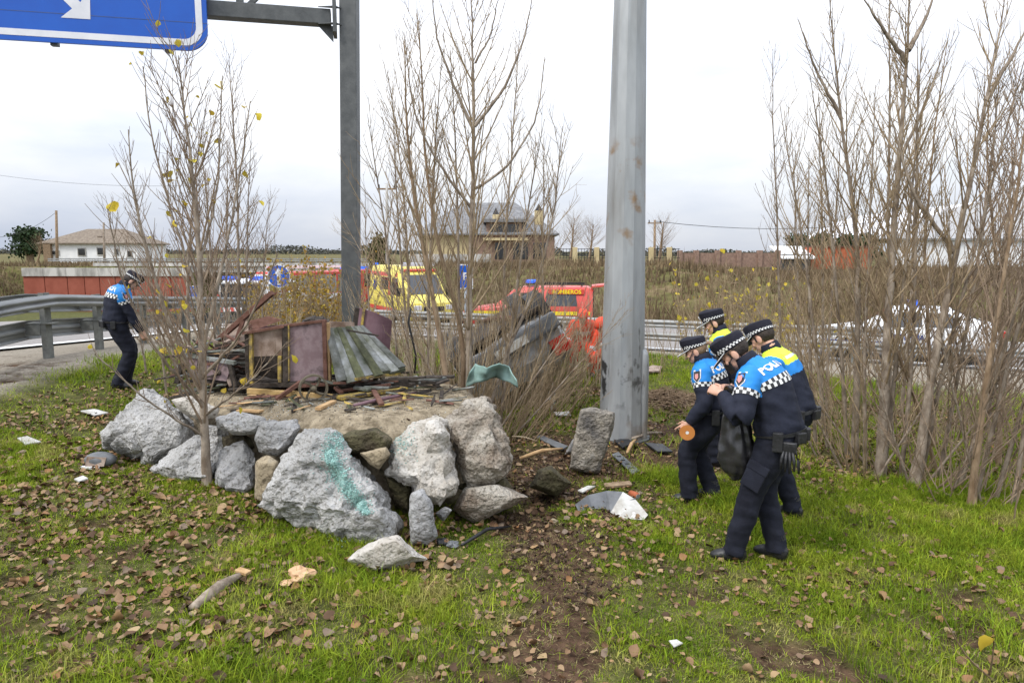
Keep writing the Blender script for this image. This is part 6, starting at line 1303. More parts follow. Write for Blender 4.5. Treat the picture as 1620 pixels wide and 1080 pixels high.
class Loft:
    def __init__(s, C, rad, right, seg=6, nr=22):
        s.C = np.array([list(c) for c in C], float); s.r = np.array(rad, float); s.right = Vector(right); s.n = len(C)-1; s.seg = seg; s.nr = nr
    def frame(s, v):
        t = Vector(cat(s.C, v+.02))-Vector(cat(s.C, v-.02)); t.normalize(); x = s.right-t*s.right.dot(t)
        if x.length < 1e-4: x = Vector((1, 0, 0))
        x.normalize(); return t, x, t.cross(x)
    def pos(s, v, a, off=0):
        t, x, y = s.frame(v); r = cat(s.r, v); return Vector(cat(s.C, v))+x*(math.cos(a)*(r[0]+off))+y*(math.sin(a)*(r[1]+off))
    def mesh(s, b):
        rings = []; k0 = len(b.V)
        for i in range(s.n*s.seg+1):
            v = i/s.seg; t, x, y = s.frame(v); r = cat(s.r, v); c = Vector(cat(s.C, v))
            rings.append([c+x*math.cos(a)*r[0]+y*math.sin(a)*r[1] for a in np.linspace(0, 2*PI, s.nr+1)[:-1]])
        b.loft(rings); return [(i//s.nr)/s.seg for i in range(len(b.V)-k0)]
def remesh(b, vox, smooth=2, fac=.5):
    me = bpy.data.meshes.new('tmp'); me.from_pydata(b.V, [], b.F); bm = bmesh.new(); bm.from_mesh(me); bmesh.ops.recalc_face_normals(bm, faces=bm.faces); bm.to_mesh(me); bm.free()
    o = bpy.data.objects.new('tmp', me); COL.objects.link(o); m = o.modifiers.new('r', 'REMESH'); m.mode = 'VOXEL'; m.voxel_size = vox
    if smooth: sm = o.modifiers.new('s', 'SMOOTH'); sm.factor = fac; sm.iterations = smooth
    dg = bpy.context.evaluated_depsgraph_get(); ev = bpy.data.meshes.new_from_object(o.evaluated_get(dg))
    V = np.empty(len(ev.vertices)*3, np.float32); ev.vertices.foreach_get('co', V); N = np.empty_like(V); ev.vertices.foreach_get('normal', N); F = [list(p.vertices) for p in ev.polygons]
    bpy.data.objects.remove(o); bpy.data.meshes.remove(me); bpy.data.meshes.remove(ev); return V.reshape(-1, 3), N.reshape(-1, 3), F
def hand(b, wr, d, n, side, curl, k=1.0, thumb=.5):
    """palm with five fingers; d finger direction, n palm normal, side: vector towards the thumb"""
    wr, d, n = Vector(wr), Vector(d).normalized(), Vector(n); n = (n-d*n.dot(d)).normalized(); s = Vector(side); s = (s-d*s.dot(d)-n*s.dot(n)).normalized()
    rings = []
    for f, w, h in ((-.03, .025, .022), (0, .028, .021), (.03, .036, .018), (.07, .041, .016), (.09, .039, .013)):
        c = wr+d*f*k; rings.append([c+s*math.cos(a)*w*k+n*math.sin(a)*h*k for a in np.linspace(0, 2*PI, 17)[:-1]])
    b.loft(rings)
    for i, (off, L) in enumerate(((.029, .073), (.010, .082), (-.010, .076), (-.028, .06))):
        p = wr+d*.083*k+s*off*k; a = 0; pts = [p-d*.012*k]; c = curl[i]
        for j, fr in enumerate((.44, .32, .24)):
            a += c*(.38, .36, .26)[j]; dd = d*math.cos(a)+n*math.sin(a)+s*off*1.2*(1-c*.3); dd.normalize(); pts.append(pts[-1]+dd*L*fr*k*1.12)
        b.tube(pts, [.0092*k, .0088*k, .0078*k, .006*k], 8)
    p = wr+d*.02*k+s*.026*k; d1 = (d*.62+s*.7+n*.35*thumb).normalized(); d2 = (d*.85+s*(.35-.5*thumb)+n*.55*thumb).normalized(); b.tube([p, p+d1*.035*k, p+d1*.035*k+d2*.03*k, p+d1*.035*k+d2*.055*k], [.013*k, .0115*k, .0098*k, .0065*k], 8)
def person(label, loc, face, pose, fit='police', k=1.0, female=False, cap=True, seed=1, text=True, vest=False):
    fx, fy = face; root = thing('person', label, 'person', loc, math.atan2(fy, fx)-PI/2)
    P, Wp, C, N, H = [Vector(pose[q]) for q in ('P', 'W', 'C', 'N', 'H')]; X = Vector((1, 0, 0)); tw = pose.get('twist', 0); Xc = Vector((math.cos(tw), math.sin(tw), 0))
    up = (N-C).normalized(); wd_ = .9 if female else 1.0
    low = P-Vector((0, 0, .09)); sh = C.lerp(N, .58)
    T = Loft([low, P, P.lerp(Wp, .45), Wp, C, sh, C.lerp(N, .86), N+up*.035], [(.15*wd_, .12), (.192*wd_*(1.03 if female else 1), .158), (.208*wd_, .172), (.196*wd_, .157), (.214*wd_, .163), (.196*wd_, .135), (.115, .095), (.066, .068)], Xc)
    pieces = []                                       # (Loft, kind)
    pieces.append((T, 'torso')); arms = {}; legs = {}
    for sd, sg in (('L', -1), ('R', 1)):
        S0 = sh+Xc*sg*.172*wd_-up*.03; hw = Vector(pose['h'+sd]); E = ik(S0, hw, .30*k, .265*k, pose.get('e'+sd, (sg*.5, -.6, -.5)))
        A = Loft([S0-Xc*sg*.06+up*.01, S0, S0.lerp(E, .45), E, E.lerp(hw, .5), hw.lerp(E, .06)], [(.075, .075), (.092, .096), (.085, .088), (.073, .075), (.066, .066), (.047, .047)], (.3, .9, .2)); pieces.append((A, 'arm')); arms[sd] = (A, E, hw)
        hip = P+X*sg*.093-Vector((0, 0, .03)); an = Vector(pose['f'+sd]); an = Vector((an.x, an.y, an.z+.10)); K = ik(hip, an, .44*k, .435*k, pose.get('k'+sd, (sg*.12, 1, 0)))
        Lg = Loft([hip+Vector((0, 0, .05)), hip.lerp(K, .3), K.lerp(hip, .08), K.lerp(an, .45), K.lerp(an, .9), an-Vector((0, 0, .035))], [(.108*wd_, .13), (.102*wd_, .118), (.084*wd_, .088), (.08*wd_, .084), (.07, .078), (.07, .08)], X); pieces.append((Lg, 'leg')); legs[sd] = Lg
        fd = Vector((math.sin(pose.get('t'+sd, sg*.2)), math.cos(pose.get('t'+sd, sg*.2)), 0)); gr = an-Vector((0, 0, .10)); rgt = Vector((fd.y, -fd.x, 0))
        Bt = Loft([gr-fd*.085+Vector((0, 0, .05)), gr-fd*.06+Vector((0, 0, .055)), gr+Vector((0, 0, .06)), gr+fd*.07+Vector((0, 0, .048)), gr+fd*.13+Vector((0, 0, .036)), gr+fd*.175+Vector((0, 0, .028))], [(.02, .03), (.042, .054), (.043, .06), (.047, .047), (.045, .036), (.022, .016)], rgt); pieces.append((Bt, 'boot'))
        pieces.append((Loft([an-Vector((0, 0, .06)), an, an+Vector((0, 0, .09))], [(.05, .06), (.048, .056), (.05, .056)], X), 'boot'))
    b = B(); tagk = []
    for Lf, kd in pieces:
        vs = Lf.mesh(b); tagk += [(kd, v) for v in vs]
    V, Nn, F = remesh(b, .0095, 3)
    kd = KDTree(len(b.V))
    for i, v in enumerate(b.V): kd.insert(v, i)
    kd.balance(); reg = []
    yoke = pose.get('yoke', 4.05)
    mats = ['trouser', 'navy', 'pblue', 'hivis', 'reflect', 'skin', 'leather', 'ffred']
    sdv = Vector((seed*13.7, seed*5.1, 0)); V2 = V.copy()
    for i in range(len(V)):
        kk, v = tagk[kd.find(V[i])[1]]
        if kk == 'torso':
            if v < 1.5: r = 0
            elif v > 6.55: r = 1
            elif vest: r = 4 if abs(v-4.75) < .2 else 3 if v > 4.3 else 2 if v > 3.7 else 1
            else: r = 2 if v > yoke else 1
        elif kk == 'arm':
            r = (3 if v < .95 else 2 if v < 1.95 else 1) if vest else (2 if v < 1.95 else 1)
        elif kk == 'leg': r = 0
        else: r = 6
        if fit == 'rescue': r = 6 if kk == 'boot' else (4 if (kk == 'torso' and abs(v-4.0) < .3) or (kk == 'leg' and abs(v-3.2) < .2) or (kk == 'arm' and abs(v-3.6) < .25) else 7)
        reg.append(r)
        p = Vector(V[i])+sdv; amp = .0 if kk == 'boot' else .008 if kk == 'leg' else .008
        n_ = mnoise.noise(Vector((p.x*6, p.y*6, p.z*17+p.x*6)))+.55*mnoise.noise(p*15)+.8*(.5-abs(mnoise.noise(Vector((p.x*9+p.z*5, p.y*9, p.z*11))))); V2[i] += Nn[i]*amp*n_
    b = B(); b.add([tuple(v) for v in V2], [])
    reg = np.array(reg)
    for f in F: q = reg[f]; b.F.append(f); b.mi.append(int(np.bincount(q).argmax()))
    bv = BVHTree.FromPolygons([Vector(v) for v in V2], F)
    # hands
    hb = B()
    for sd, sg in (('L', -1), ('R', 1)):
        A, E, hw = arms[sd]; d = Vector(pose.get('d'+sd, tuple(hw-E))).normalized(); n = Vector(pose.get('n'+sd, (-sg, 0, 0))); hand(hb, hw, d, n, pose.get('s'+sd, (0, 1, .3)), pose.get('c'+sd, (1.2, 1.3, 1.4, 1.5)), k, pose.get('th'+sd, .5))
    hV, hN, hF = remesh(hb, .004, 1); k0 = len(b.V); b.V += [Vector(v) for v in hV]; b.F += [[i+k0 for i in f] for f in hF]; b.mi += [5]*len(hF)
    # head
    hp, hy = pose.get('hp', .3), pose.get('hy', 0); Rm = Matrix.Rotation(hy, 3, 'Z') @ Matrix.Rotation(-hp, 3, 'X')
    def hh(x, y, z): return H+Rm @ Vector((x, y, z))*k*1.06
    def ell(bb, c, r, n=16, kk=10):
        q = B(); q.ball((0, 0, 0), *r, n=n, k=kk); bb.add([hh(c[0]+v.x, c[1]+v.y, c[2]+v.z) for v in q.V], q.F)
    eb = B(); ell(eb, (0, -.012, .03), (.074, .094, .088)); ell(eb, (0, .022, -.045), (.054, .062, .062)); ell(eb, (0, .062, -.078), (.028, .022, .02)); ell(eb, (0, .04, .0), (.062, .052, .05))
    eb.tube([hh(0, .086, .018), hh(0, .097, -.008), hh(0, .113, -.032), hh(0, .095, -.042)], [.008*k, .010*k, .0145*k, .008*k], 8); ell(eb, (0, .078, .026), (.05, .016, .01)); ell(eb, (0, .08, -.06), (.02, .012, .009))
    for sg in (-1, 1): ell(eb, (sg*.076, -.01, -.012), (.011, .023, .034)); ell(eb, (sg*.036, .068, -.022), (.02, .02, .018))
    eb.tube([hh(0, -.02, -.03), hh(0, -.03, -.08), N-up*.03], [.052*k, .053*k, .058*k], 14)
    eV, eN, eF = remesh(eb, .0048, 2); k0 = len(b.V); b.V += [Vector(v) for v in eV]; b.F += [[i+k0 for i in f] for f in eF]; b.mi += [5]*len(eF)
    body = b.obj('body', mats, root, smooth=True, world=False)
    fb = B()
    for sg in (-1, 1):
        q = B(); q.ball((0, 0, 0), .0075, n=8, k=6); fb.add([hh(sg*.031+v.x, .082+v.y, .002+v.z) for v in q.V], q.F)
    fb.obj('eyes', 'hairdk', body, world=False)
    fb = B()
    for sg in (-1, 1): fb.tube([hh(sg*.014, .097, .022), hh(sg*.034, .09, .027), hh(sg*.05, .074, .02)], [.003, .004, .002], 6)
    fb.obj('eyebrows', 'hairdk', body, world=False)
    fb = B(); fb.tube([hh(-.022, .083, -.058), hh(0, .093, -.056), hh(.022, .083, -.058)], [.003, .005, .003], 6); fb.obj('mouth', 'lips', body, world=False)
    # collar
    rings = []
    for z, r, dy in ((-.02, .084, 0), (.03, .08, .004), (.065, .076, .008), (.066, .07, .008), (.0, .07, 0)):
        c = N+up*z; t_, x_, y_ = T.frame(6.6); rings.append([c+x_*math.cos(a)*r+y_*(math.sin(a)*r*1.05+dy) for a in np.linspace(0, 2*PI, 25)[:-1]])
    cb = B(); cb.loft(rings, cap=False); cb.obj('collar', 'ffred' if fit == 'rescue' else 'navy', root, smooth=True, world=False)
    # hair: shell round the back of the head under the cap
    q = B(); q.ball((0, 0, 0), .079, .099, .092, n=28, k=20); keep = []; vv = [Vector((v.x, v.y-.014, v.z+.027)) for v in q.V]
    for f in q.F:
        c = sum((vv[i] for i in f), Vector())/len(f)
        if c.z > -.055 and (c.y < -.012-.5*max(0, .0-c.z) or c.z > .04) : keep.append(f)
    hb_ = B(); hb_.add([hh(v.x, v.y, v.z) for v in vv], keep); hb_.obj('hair', 'hairbr' if female else 'hairdk', body, smooth=True, world=False)
    if not female:
        hb_ = B()
        for sg in (-1, 1): hb_.prism([hh(sg*.076, .012, .03), hh(sg*.074, .03, .03), hh(sg*.073, .022, -.02), hh(sg*.077, .01, -.02)], hh(sg*.003, 0, 0)-hh(0, 0, 0))
        hb_.obj('sideburns', 'hairdk', body, world=False, fixn=True)
    else:
        hb_ = B(); hb_.tube([hh(0, -.1, .035), hh(0, -.15, .03), hh(0, -.175, -.04), hh(.0, -.165, -.12), hh(0, -.15, -.2)], [.014, .024, .026, .02, .006], 10); hb_.obj('ponytail', 'hairbr', body, smooth=True, world=False)
    if cap:
        t_ = 2.0; rings = []
        for z, rx, ry in ((.036, .086, .108), (.06, .09, .112), (.1, .097, .12), (.126, .094, .115), (.138, .072, .088), (.142, .03, .035)):
            rings.append([hh(math.cos(a)*rx, -.008+math.sin(a)*ry, z+.016*math.sin(a)*(z > .05)) for a in np.linspace(0, 2*PI, 33)[:-1]])
        cb = B(); cb.loft(rings); co = cb.obj('cap', 'capcloth', root, smooth=True, world=False); weighted(co, 50)
        A_ = np.linspace(R(18), R(162), 17); inn = [hh(math.cos(a)*.087, -.008+math.sin(a)*.109, .042) for a in A_]; outr = [hh(math.cos(a)*.1*.86, -.008+math.sin(a)*(.109+.078*math.sin(a)**.8), .042-.034*math.sin(a)+.012*abs(math.cos(a))) for a in A_]; dn = hh(0, 0, -.006)-hh(0, 0, 0)
        cb = B(); cb.loft([[p, q_, q_+dn, p+dn] for p, q_ in zip(inn, outr)]); vo = cb.obj('visor', 'leather', co, smooth=True, world=False, fixn=True); weighted(vo, 40)
        cb = B(); cb.tube([hh(0, 0, .001)-hh(0, 0, 0)+p for p in outr], .0035, 6); cb.obj('visor_piping', 'chk', vo, world=False)
        cb = B(); n = 40
        for row in range(2):
            for c_ in range(n):
                a0, a1 = -PI/2-R(142)+R(284)*c_/n, -PI/2-R(142)+R(284)*(c_+1)/n; z0 = .046+.0135*row; z1 = z0+.0135
                cb.add([hh(math.cos(a)*.0915, -.008+math.sin(a)*.1135, z+.010*math.sin(a)) for a, z in ((a0, z0), (a1, z0), (a1, z1), (a0, z1))], [(0, 1, 2, 3)], (c_+row) % 2)
        cb.obj('checker_band', ['chk', 'leather'], co, world=False)
        cb = B(); cb.prism([hh(-.018, .1085, .075), hh(.018, .1085, .075), hh(.02, .113, .105), hh(0, .114, .115), hh(-.02, .113, .105)], hh(0, .006, 0)-hh(0, 0, 0)); cb.obj('cap_badge', 'reflect', co, world=False, fixn=True)
    def stick(p, nrm, off=.004):
        h = bv.ray_cast(p+nrm*.06, -nrm, .13)
        return h[0]+nrm*off if h[0] and (h[0]-p).length < .04 else p+nrm*off
    def nrm_at(Lf, v, a): c = Vector(cat(Lf.C, v)); return (Lf.pos(v, a)-c).normalized()
    if fit == 'police':
        # chequered bands of separate squares
        def band(Lf, v0, m, size, nm):
            r = cat(Lf.r, v0); n = int(2*PI*(r[0]+r[1])/2/size/2)*2; L1 = (Vector(cat(Lf.C, v0+.1))-Vector(cat(Lf.C, v0-.1))).length/.2; dv = size/L1; cb = B()
            gr = [[stick(Lf.pos(v0+(j-1)*dv, 2*PI*i/n), nrm_at(Lf, v0, 2*PI*i/n)) for i in range(n)] for j in range(3)]
            for j in range(2):
                for i in range(n): cb.add([gr[j][i], gr[j][(i+1) % n], gr[j+1][(i+1) % n], gr[j+1][i]], [(0, 1, 2, 3)], (i+j) % 2)
            cb.obj(nm, ['chk', 'leather'], body, world=False)
        if not vest: band(T, yoke, None, .024, 'checker_band')
        for sd in 'LR': band(arms[sd][0], 1.95, None, .024, 'checker_band')
        for sd, sg in (('L', -1), ('R', 1)):            # shoulder badge
            A, E, hw = arms[sd]; ctr = A.pos(1.45, 0); best = None
            for a in np.linspace(0, 2*PI, 24)[:-1]:
                nn = nrm_at(A, 1.45, a); sc = nn.dot(Xc)*sg+.25*nn.y
                if best is None or sc > best[0]: best = (sc, a)
            a = best[1]; cb = B(); cb2 = B(); cb3 = B()
            def shp(s, off): return [stick(A.pos(1.45+dv*s, a+da*s), nrm_at(A, 1.45, a+da*s), off) for da, dv in ((-.36, -.38), (.36, -.38), (.4, .1), (.0, .42), (-.4, .1))]
            cb.add(shp(1, .006), [(0, 1, 2, 3, 4)]); cb2.add(shp(.8, .008), [(0, 1, 2, 3, 4)]); cb3.add(shp(.45, .010), [(0, 1, 2, 3, 4)])
            bo = cb.obj('badge', 'chk', body, world=False); cb2.obj('badge_field', 'leather', bo, world=False); cb3.obj('badge_emblem', 'patch', bo, world=False)
        if text:
            TV, TF = text_mesh('POLICÍA', .085, .003); cb = B(); vc = 4.72; L1 = (Vector(cat(T.C, vc+.1))-Vector(cat(T.C, vc-.1))).length/.2; out_ = []
            for v in TV:
                a = -PI/2+v.x/.165; out_.append(stick(T.pos(vc+v.y/L1, a), nrm_at(T, vc, a), .006))
            cb.add(out_, TF); cb.obj('back_lettering', 'chk', body, world=False)
        # belt and pouches
        cb = B(); rings = [[stick(T.pos(v, a), nrm_at(T, 1.5, a), o_) for a in np.linspace(0, 2*PI, 29)[:-1]] for v, o_ in ((1.12, .004), (1.12, .014), (1.38, .014), (1.38, .004))]; cb.loft(rings, cap=False); bo = cb.obj('belt', 'leather', root, world=False)
        for a, s_ in ((-.35, (.03, .022, .055)), (PI+.35, (.035, .025, .07)), (-1.9, (.04, .022, .04)), (-1.2, (.03, .02, .045))):
            c = T.pos(1.2, a, .02); nn = nrm_at(T, 1.2, a); tn = Vector((0, 0, 1)).cross(nn).normalized(); cb = B(); cb.frame(c-Vector((0, 0, .03)), tn*s_[0], nn*s_[1], Vector((0, 0, s_[2])), bev=.008); cb.obj('pouch', 'leather', bo, world=False)
    if fit == 'rescue':
        cb = B(); rings = []
        for z, rx, ry in ((.03, .1, .13), (.04, .105, .14), (.08, .1, .122), (.125, .075, .09), (.145, .03, .04)): rings.append([hh(math.cos(a)*rx, -.008+math.sin(a)*ry, z) for a in np.linspace(0, 2*PI, 25)[:-1]])
        cb.loft(rings); cb.obj('helmet', 'ffred', root, smooth=True, world=False)
    root['_'] = 0; del root['_']
    return root, hh, arms, T, stick, nrm_at, body, legs
def gl(px, Y): x = (px-810)/FPX*Y*1.0; return (x, Y, gz(x, Y))
def at_px(px, Y):                                     # ground spot with that depth below a pixel column
    lo = W(px, 800, Y); return (lo.x, Y, gz(lo.x, Y))
# --- front officer, stooping over the bag
LF = at_px(1204, 4.93)
rf, hhF, armF, TF_, stF, nF, bodyF, legF = person('stooping officer seen from behind in navy cargo trousers holding a black bag', LF, (-.82, .57), dict(P=(0, -.11, 1.0), W=(0, -.08, 1.15), C=(0, .0, 1.345), N=(0, .13, 1.505), H=(0, .24, 1.565), hp=.75, hy=.1, twist=-.12,
    hL=(-.20, .27, 1.29), eL=(-.7, -.3, -.9), dL=(.15, .75, .25), nL=(.6, 0, -.5), sL=(.2, .4, .8), cL=(1.5, 1.6, 1.7, 1.8), thL=.6, hR=(.02, .27, 1.30), eR=(.6, -.2, -.8), dR=(-.5, .3, .1), nR=(-.6, .3, 0), fL=(-.12, .15, 0), fR=(.11, -.1, 0), tL=-.25, tR=.15), k=1.03, seed=1)
# cargo pocket, dangling gloves, face mask
LgF = legF['L']; aP = PI+.15; nP = nF(LgF, 1.55, aP); tP = LgF.frame(1.55)[0]; sP = nP.cross(tP).normalized(); Pk = LgF.pos(1.55, aP, .012)
cb = B(); cb.frame(Pk, nP*.014, sP*.075, tP*.095, bev=.01); cb.obj('cargo_pocket', 'trouser', bodyF, world=False)
cb = B(); cb.frame(Pk-tP*.075+nP*.006, nP*.014, sP*.08, tP*.032, bev=.006); cb.obj('pocket_flap', 'trouser', bodyF, world=False)
gb = B()
for j in range(5): q = Vector((-.205, -.19-.018*j, .945)); gb.tube([q, q+Vector((-.02, -.01*j+.01, -.07)), q+Vector((-.03, -.012*j+.01, -.14-.01*(j % 3)))], [.013, .012, .007], 7)
gb.frame((-.2, -.225, .96), (.02, 0, 0), (0, .045, 0), (0, 0, .04), bev=.01); tag_g = gb.obj('hanging_glove', 'leather', rf, smooth=True, world=False)
cb = B(); cb.prism([hhF(-.058, .05, -.02), hhF(-.03, .098, -.02), hhF(.03, .098, -.02), hhF(.058, .05, -.02), hhF(.045, .06, -.1), hhF(0, .108, -.098), hhF(-.045, .06, -.1)], hhF(0, .01, 0)-hhF(0, 0, 0)); cb.obj('face_mask', 'leather', rf, world=False, fixn=True)
cb = B()
for sg in (-1, 1): cb.tube([hhF(sg*.058, .05, -.03), hhF(sg*.078, .0, .0)], .003, 5)
cb.obj('mask_strap', 'leather', rf, world=False)
# --- woman officer pointing with a reel of tape
LW = at_px(1112, 6.3)
rw, hhW, armW, *_ = person('woman officer with brown ponytail pointing down beside the mast', LW, (-.93, .37), dict(P=(0, -.07, .885), W=(0, -.06, 1.03), C=(0, -.015, 1.205), N=(0, .045, 1.365), H=(0, .115, 1.445), hp=.42, twist=-.15,
    hL=(-.235, .13, .80), eL=(-.5, -.9, -.1), dL=(.05, .62, -.5), nL=(.8, 0, -.2), sL=(.1, .8, .6), cL=(.15, 1.5, 1.7, 1.8), thL=.5, hR=(.22, .02, .84), eR=(.5, -.9, -.2), fL=(-.10, .12, 0), fR=(.10, -.07, 0), tL=-.1, tR=.3), k=.94, female=True, seed=2)
cb = B(); cb.tube([hhW(-.072, .01, .02), hhW(-.05, .075, -.055), hhW(-.03, .085, -.075)], .003, 5); cb.obj('chin_strap', 'leather', rw, world=False)
q = W(1087, 684, 6.06); t = thing('tape_reel', 'flat orange reel of tape held in the hand of the woman officer', 'reel', q); b = B(); rings = []; axr = Vector((-.12, -.97, .15)).normalized(); ur, vr = perp(axr)
for kk in range(33):
    a = 2*PI*kk/32; d = ur*math.cos(a)+vr*math.sin(a); rings.append([q+d*.068+axr*.014, q+d*.068-axr*.014, q+d*.016-axr*.014, q+d*.016+axr*.014])
b.loft(rings, cap=False); b.obj('tape', 'reel', t, fixn=True); b = B(); b.tube([q+axr*.012, q-axr*.012], .015, 14); b.obj('core', 'chk', t)
# --- officer in hi vis vest standing behind the woman
person('bareheaded looking no', at_px(1136, 7.35), (-.95, .30), dict(P=(0, -.05, .95), W=(0, -.04, 1.11), C=(0, .0, 1.31), N=(0, .05, 1.49), H=(0, .115, 1.575), hp=.42, hL=(-.22, .22, 1.0), eL=(-.4, -.9, 0), hR=(.22, .22, 1.0), eR=(.4, -.9, 0), fL=(-.11, .05, 0), fR=(.11, -.05, 0)), k=1.02, vest=True, seed=3, text=False)[0]['label'] = 'officer in yellow reflective vest standing behind the woman officer'
# --- second vest officer bending behind the front one
person('officer in yellow reflective vest bending close behind the stooping one', at_px(1232, 5.8), (-.86, .5), dict(P=(0, -.10, .97), W=(0, -.06, 1.13), C=(0, .03, 1.335), N=(0, .12, 1.505), H=(0, .20, 1.60), hp=.6, hy=-.35, hL=(-.1, .38, 1.12), eL=(-.6, -.4, -.6), hR=(.15, .36, 1.1), eR=(.6, -.4, -.6), fL=(-.12, .12, 0), fR=(.12, -.1, 0)), k=1.02, vest=True, seed=4, text=False)
# --- officer by the left guardrail
person('hunched officer searching the grass beside the main road guardrail', at_px(207, 9.5), (.8, .6), dict(P=(0, -.02, .92), W=(0, -.01, 1.08), C=(0, .03, 1.27), N=(0, .11, 1.43), H=(0, .2, 1.49), hp=.8, hL=(-.2, .30, .82), eL=(-.5, -.6, -.3), hR=(.2, .26, .78), eR=(.5, -.7, -.2), fL=(-.10, .06, 0), fR=(.10, -.06, 0), kL=(-.1, 1, 0), kR=(.1, 1, 0)), k=.97, seed=5)
# --- two rescuers in red half hidden by the brushwood
person('crouching rescuer in red and white overalls behind the brushwood', at_px(918, 13.0), (-.1, -1), dict(P=(0, -.18, .62), W=(0, -.12, .76), C=(0, .0, .93), N=(0, .13, 1.08), H=(0, .2, 1.15), hp=.4, hL=(-.25, .35, .62), hR=(.25, .35, .6), fL=(-.17, .1, 0), fR=(.17, .02, 0)), fit='rescue', cap=False, seed=6)
person('second rescuer in red stooping beside the galvanised mast', at_px(961, 12.3), (-.75, -.6), dict(P=(0, -.16, .6), W=(0, -.1, .73), C=(0, .03, .88), N=(0, .16, 1.0), H=(0, .24, 1.06), hp=.6, hL=(-.22, .36, .5), hR=(.22, .36, .5), fL=(-.16, .1, 0), fR=(.16, .02, 0)), fit='rescue', cap=False, seed=7)
# --- black bin bag
c = W(1162, 640, 4.98); t = thing('bin_bag', 'black plastic bin bag hanging from the hand of the stooping officer', 'bag', (c.x, c.y, .62)); rings = []
prof = [(1.27, .02), (1.24, .03), (1.19, .05), (1.12, .08), (1.0, .105), (.88, .125), (.76, .135), (.67, .10), (.61, .03)]
zz = np.interp(np.linspace(0, 8, 41), range(9), [p[0] for p in prof]); rr_ = np.interp(np.linspace(0, 8, 41), range(9), [p[1] for p in prof])
for z, r in zip(zz, rr_):
    f = (1.27-z)/.65; rings.append([(c.x+.05*f+r*(1+.16*math.sin(9*a+2*z)*(1-.5*f)+.1*math.sin(4*a+7*z))*math.cos(a), c.y+.02*f+r*.8*(1+.16*math.sin(9*a+2*z)*(1-.5*f)+.1*math.sin(5*a+5*z))*math.sin(a), z) for a in np.linspace(0, 2*PI, 49)[:-1]])
b = B(); b.loft(rings)
for v in b.V: v += Vector((1, .6, 0))*.045*(abs(mnoise.noise(Vector((v.x*9, v.y*9, v.z*4))))-.25)+Vector((.3, 1, .2))*.02*mnoise.noise(v*14)
bo = b.obj('sack', 'bag', t, smooth=True, fixn=True)
b = B(); b.tube([(c.x, c.y, 1.26), (c.x-.02, c.y, 1.3), (c.x-.05, c.y-.01, 1.33)], [.022, .03, .012], 9); b.obj('knot', 'bag', bo, smooth=True)
# ================================================================== GRASS AND LEAVES
def vis_points(n, ylo, yhi, marg=.6):
    """random ground points inside the view wedge, even per square metre"""
    y = np.sqrt(rng.random(n)*(yhi**2-ylo**2)+ylo**2); x = (rng.random(n)*2-1)*(.78*y+marg); return x, y
ROCKF = []
def grass_ok(x, y):
    d = dirt_mask(x, y)
    d2 = np.zeros_like(x)
    for (cx, cy, w) in DIRT2+[(1.95, 8.9, .7), (2.6, 8.6, .5)]: d2 = np.maximum(d2, 1-np.hypot(x-cx, (y-cy)*1.2)/w)
    t, s = ts(x, y)
    k = (1-.93*d)*(1-.8*S(.1, .5, d2))*S(1.03, 1.1, terr_r(x, y))*S(-7.3, -6.2, x+.8*(fbm(x*1.3, y*1.3, 71)-.5))*S(-2.6, -4.0, t)
    k = k*(.34+1.0*S(.36, .6, fbm(x*1.9, y*1.9, 81)))*(1-.4*S(.5, -2.5, x)*S(7, 5, y))
    return k
def grass(name, n, ylo, yhi, h, w, rich, thatch=False):
    x, y = vis_points(n, ylo, yhi); k = rng.random(n) < (S(1.0, 1.06, terr_r(x, y)) if thatch else grass_ok(x, y)); x, y = x[k], y[k]
    z = g(x, y); n = len(x); lush = S(.42, .62, fbm(x*.8, y*.8, 91)+.1*S(-1, 3, x))
    hh = h*(.45+.75*lush)*np.exp(rng.normal(0, .35, n)); a = rng.random(n)*2*PI; b = rng.normal(0, .95, n); ww = w*(.7+.6*rng.random(n))
    cx, sx = np.cos(a), np.sin(a); bend = b*hh
    if thatch: bend = .045*(.4+rng.random(n)); hh = .004+.012*rng.random(n)
    ex, ey = -sx*ww/2, cx*ww/2
    p = np.stack([x, y, z-.004], 1); e = np.stack([ex, ey, 0*ex], 1); dv = np.stack([cx*bend, sx*bend, np.zeros(n)], 1); u = np.stack([0*x, 0*x, hh], 1)
    if rich:
        V = np.stack([p-e, p+e, p+e*.8+dv*.3+u*.6, p-e*.8+dv*.3+u*.6, p+dv+u*.95], 1).reshape(-1, 3); i = 5*np.arange(n)
        F = [np.stack([i, i+1, i+2, i+3], 1), np.stack([i+3, i+2, i+4], 1)]
    else:
        V = np.stack([p-e, p+e, p+dv+u], 1).reshape(-1, 3); i = 3*np.arange(n); F = [np.stack([i, i+1, i+2], 1)]
    me = fastmesh(name, V, F, smooth=True); me.materials.append(M['thatch' if thatch else 'grass']); o = link(bpy.data.objects.new(name, me)); return tag(o, 'dead straw and thatch lying flat between the grass' if thatch else rich and 'short green lawn grass in front of the boulders and officers' or 'rough green grass on the verge beyond the boulders', 'grass', kind='stuff')
M['grass'] = mat('grass_blade', (.12, .18, .011), (.245, .30, .024), 1.6, .7, island=.55, trans=.3, c3=(.33, .28, .10), lo=.36, hi=.56, spec=.08)
grass('lawn_grass', 560000, 2.6, 7.2, .044, .0046, True)
M['thatch'] = mat('dead_thatch', (.10, .08, .035), (.33, .27, .13), 2.5, .85, island=.6, spec=.08)
grass('dead_thatch', 190000, 2.6, 8.5, .02, .0045, False, True)
grass('verge_grass', 230000, 7.2, 17, .07, .011, False)
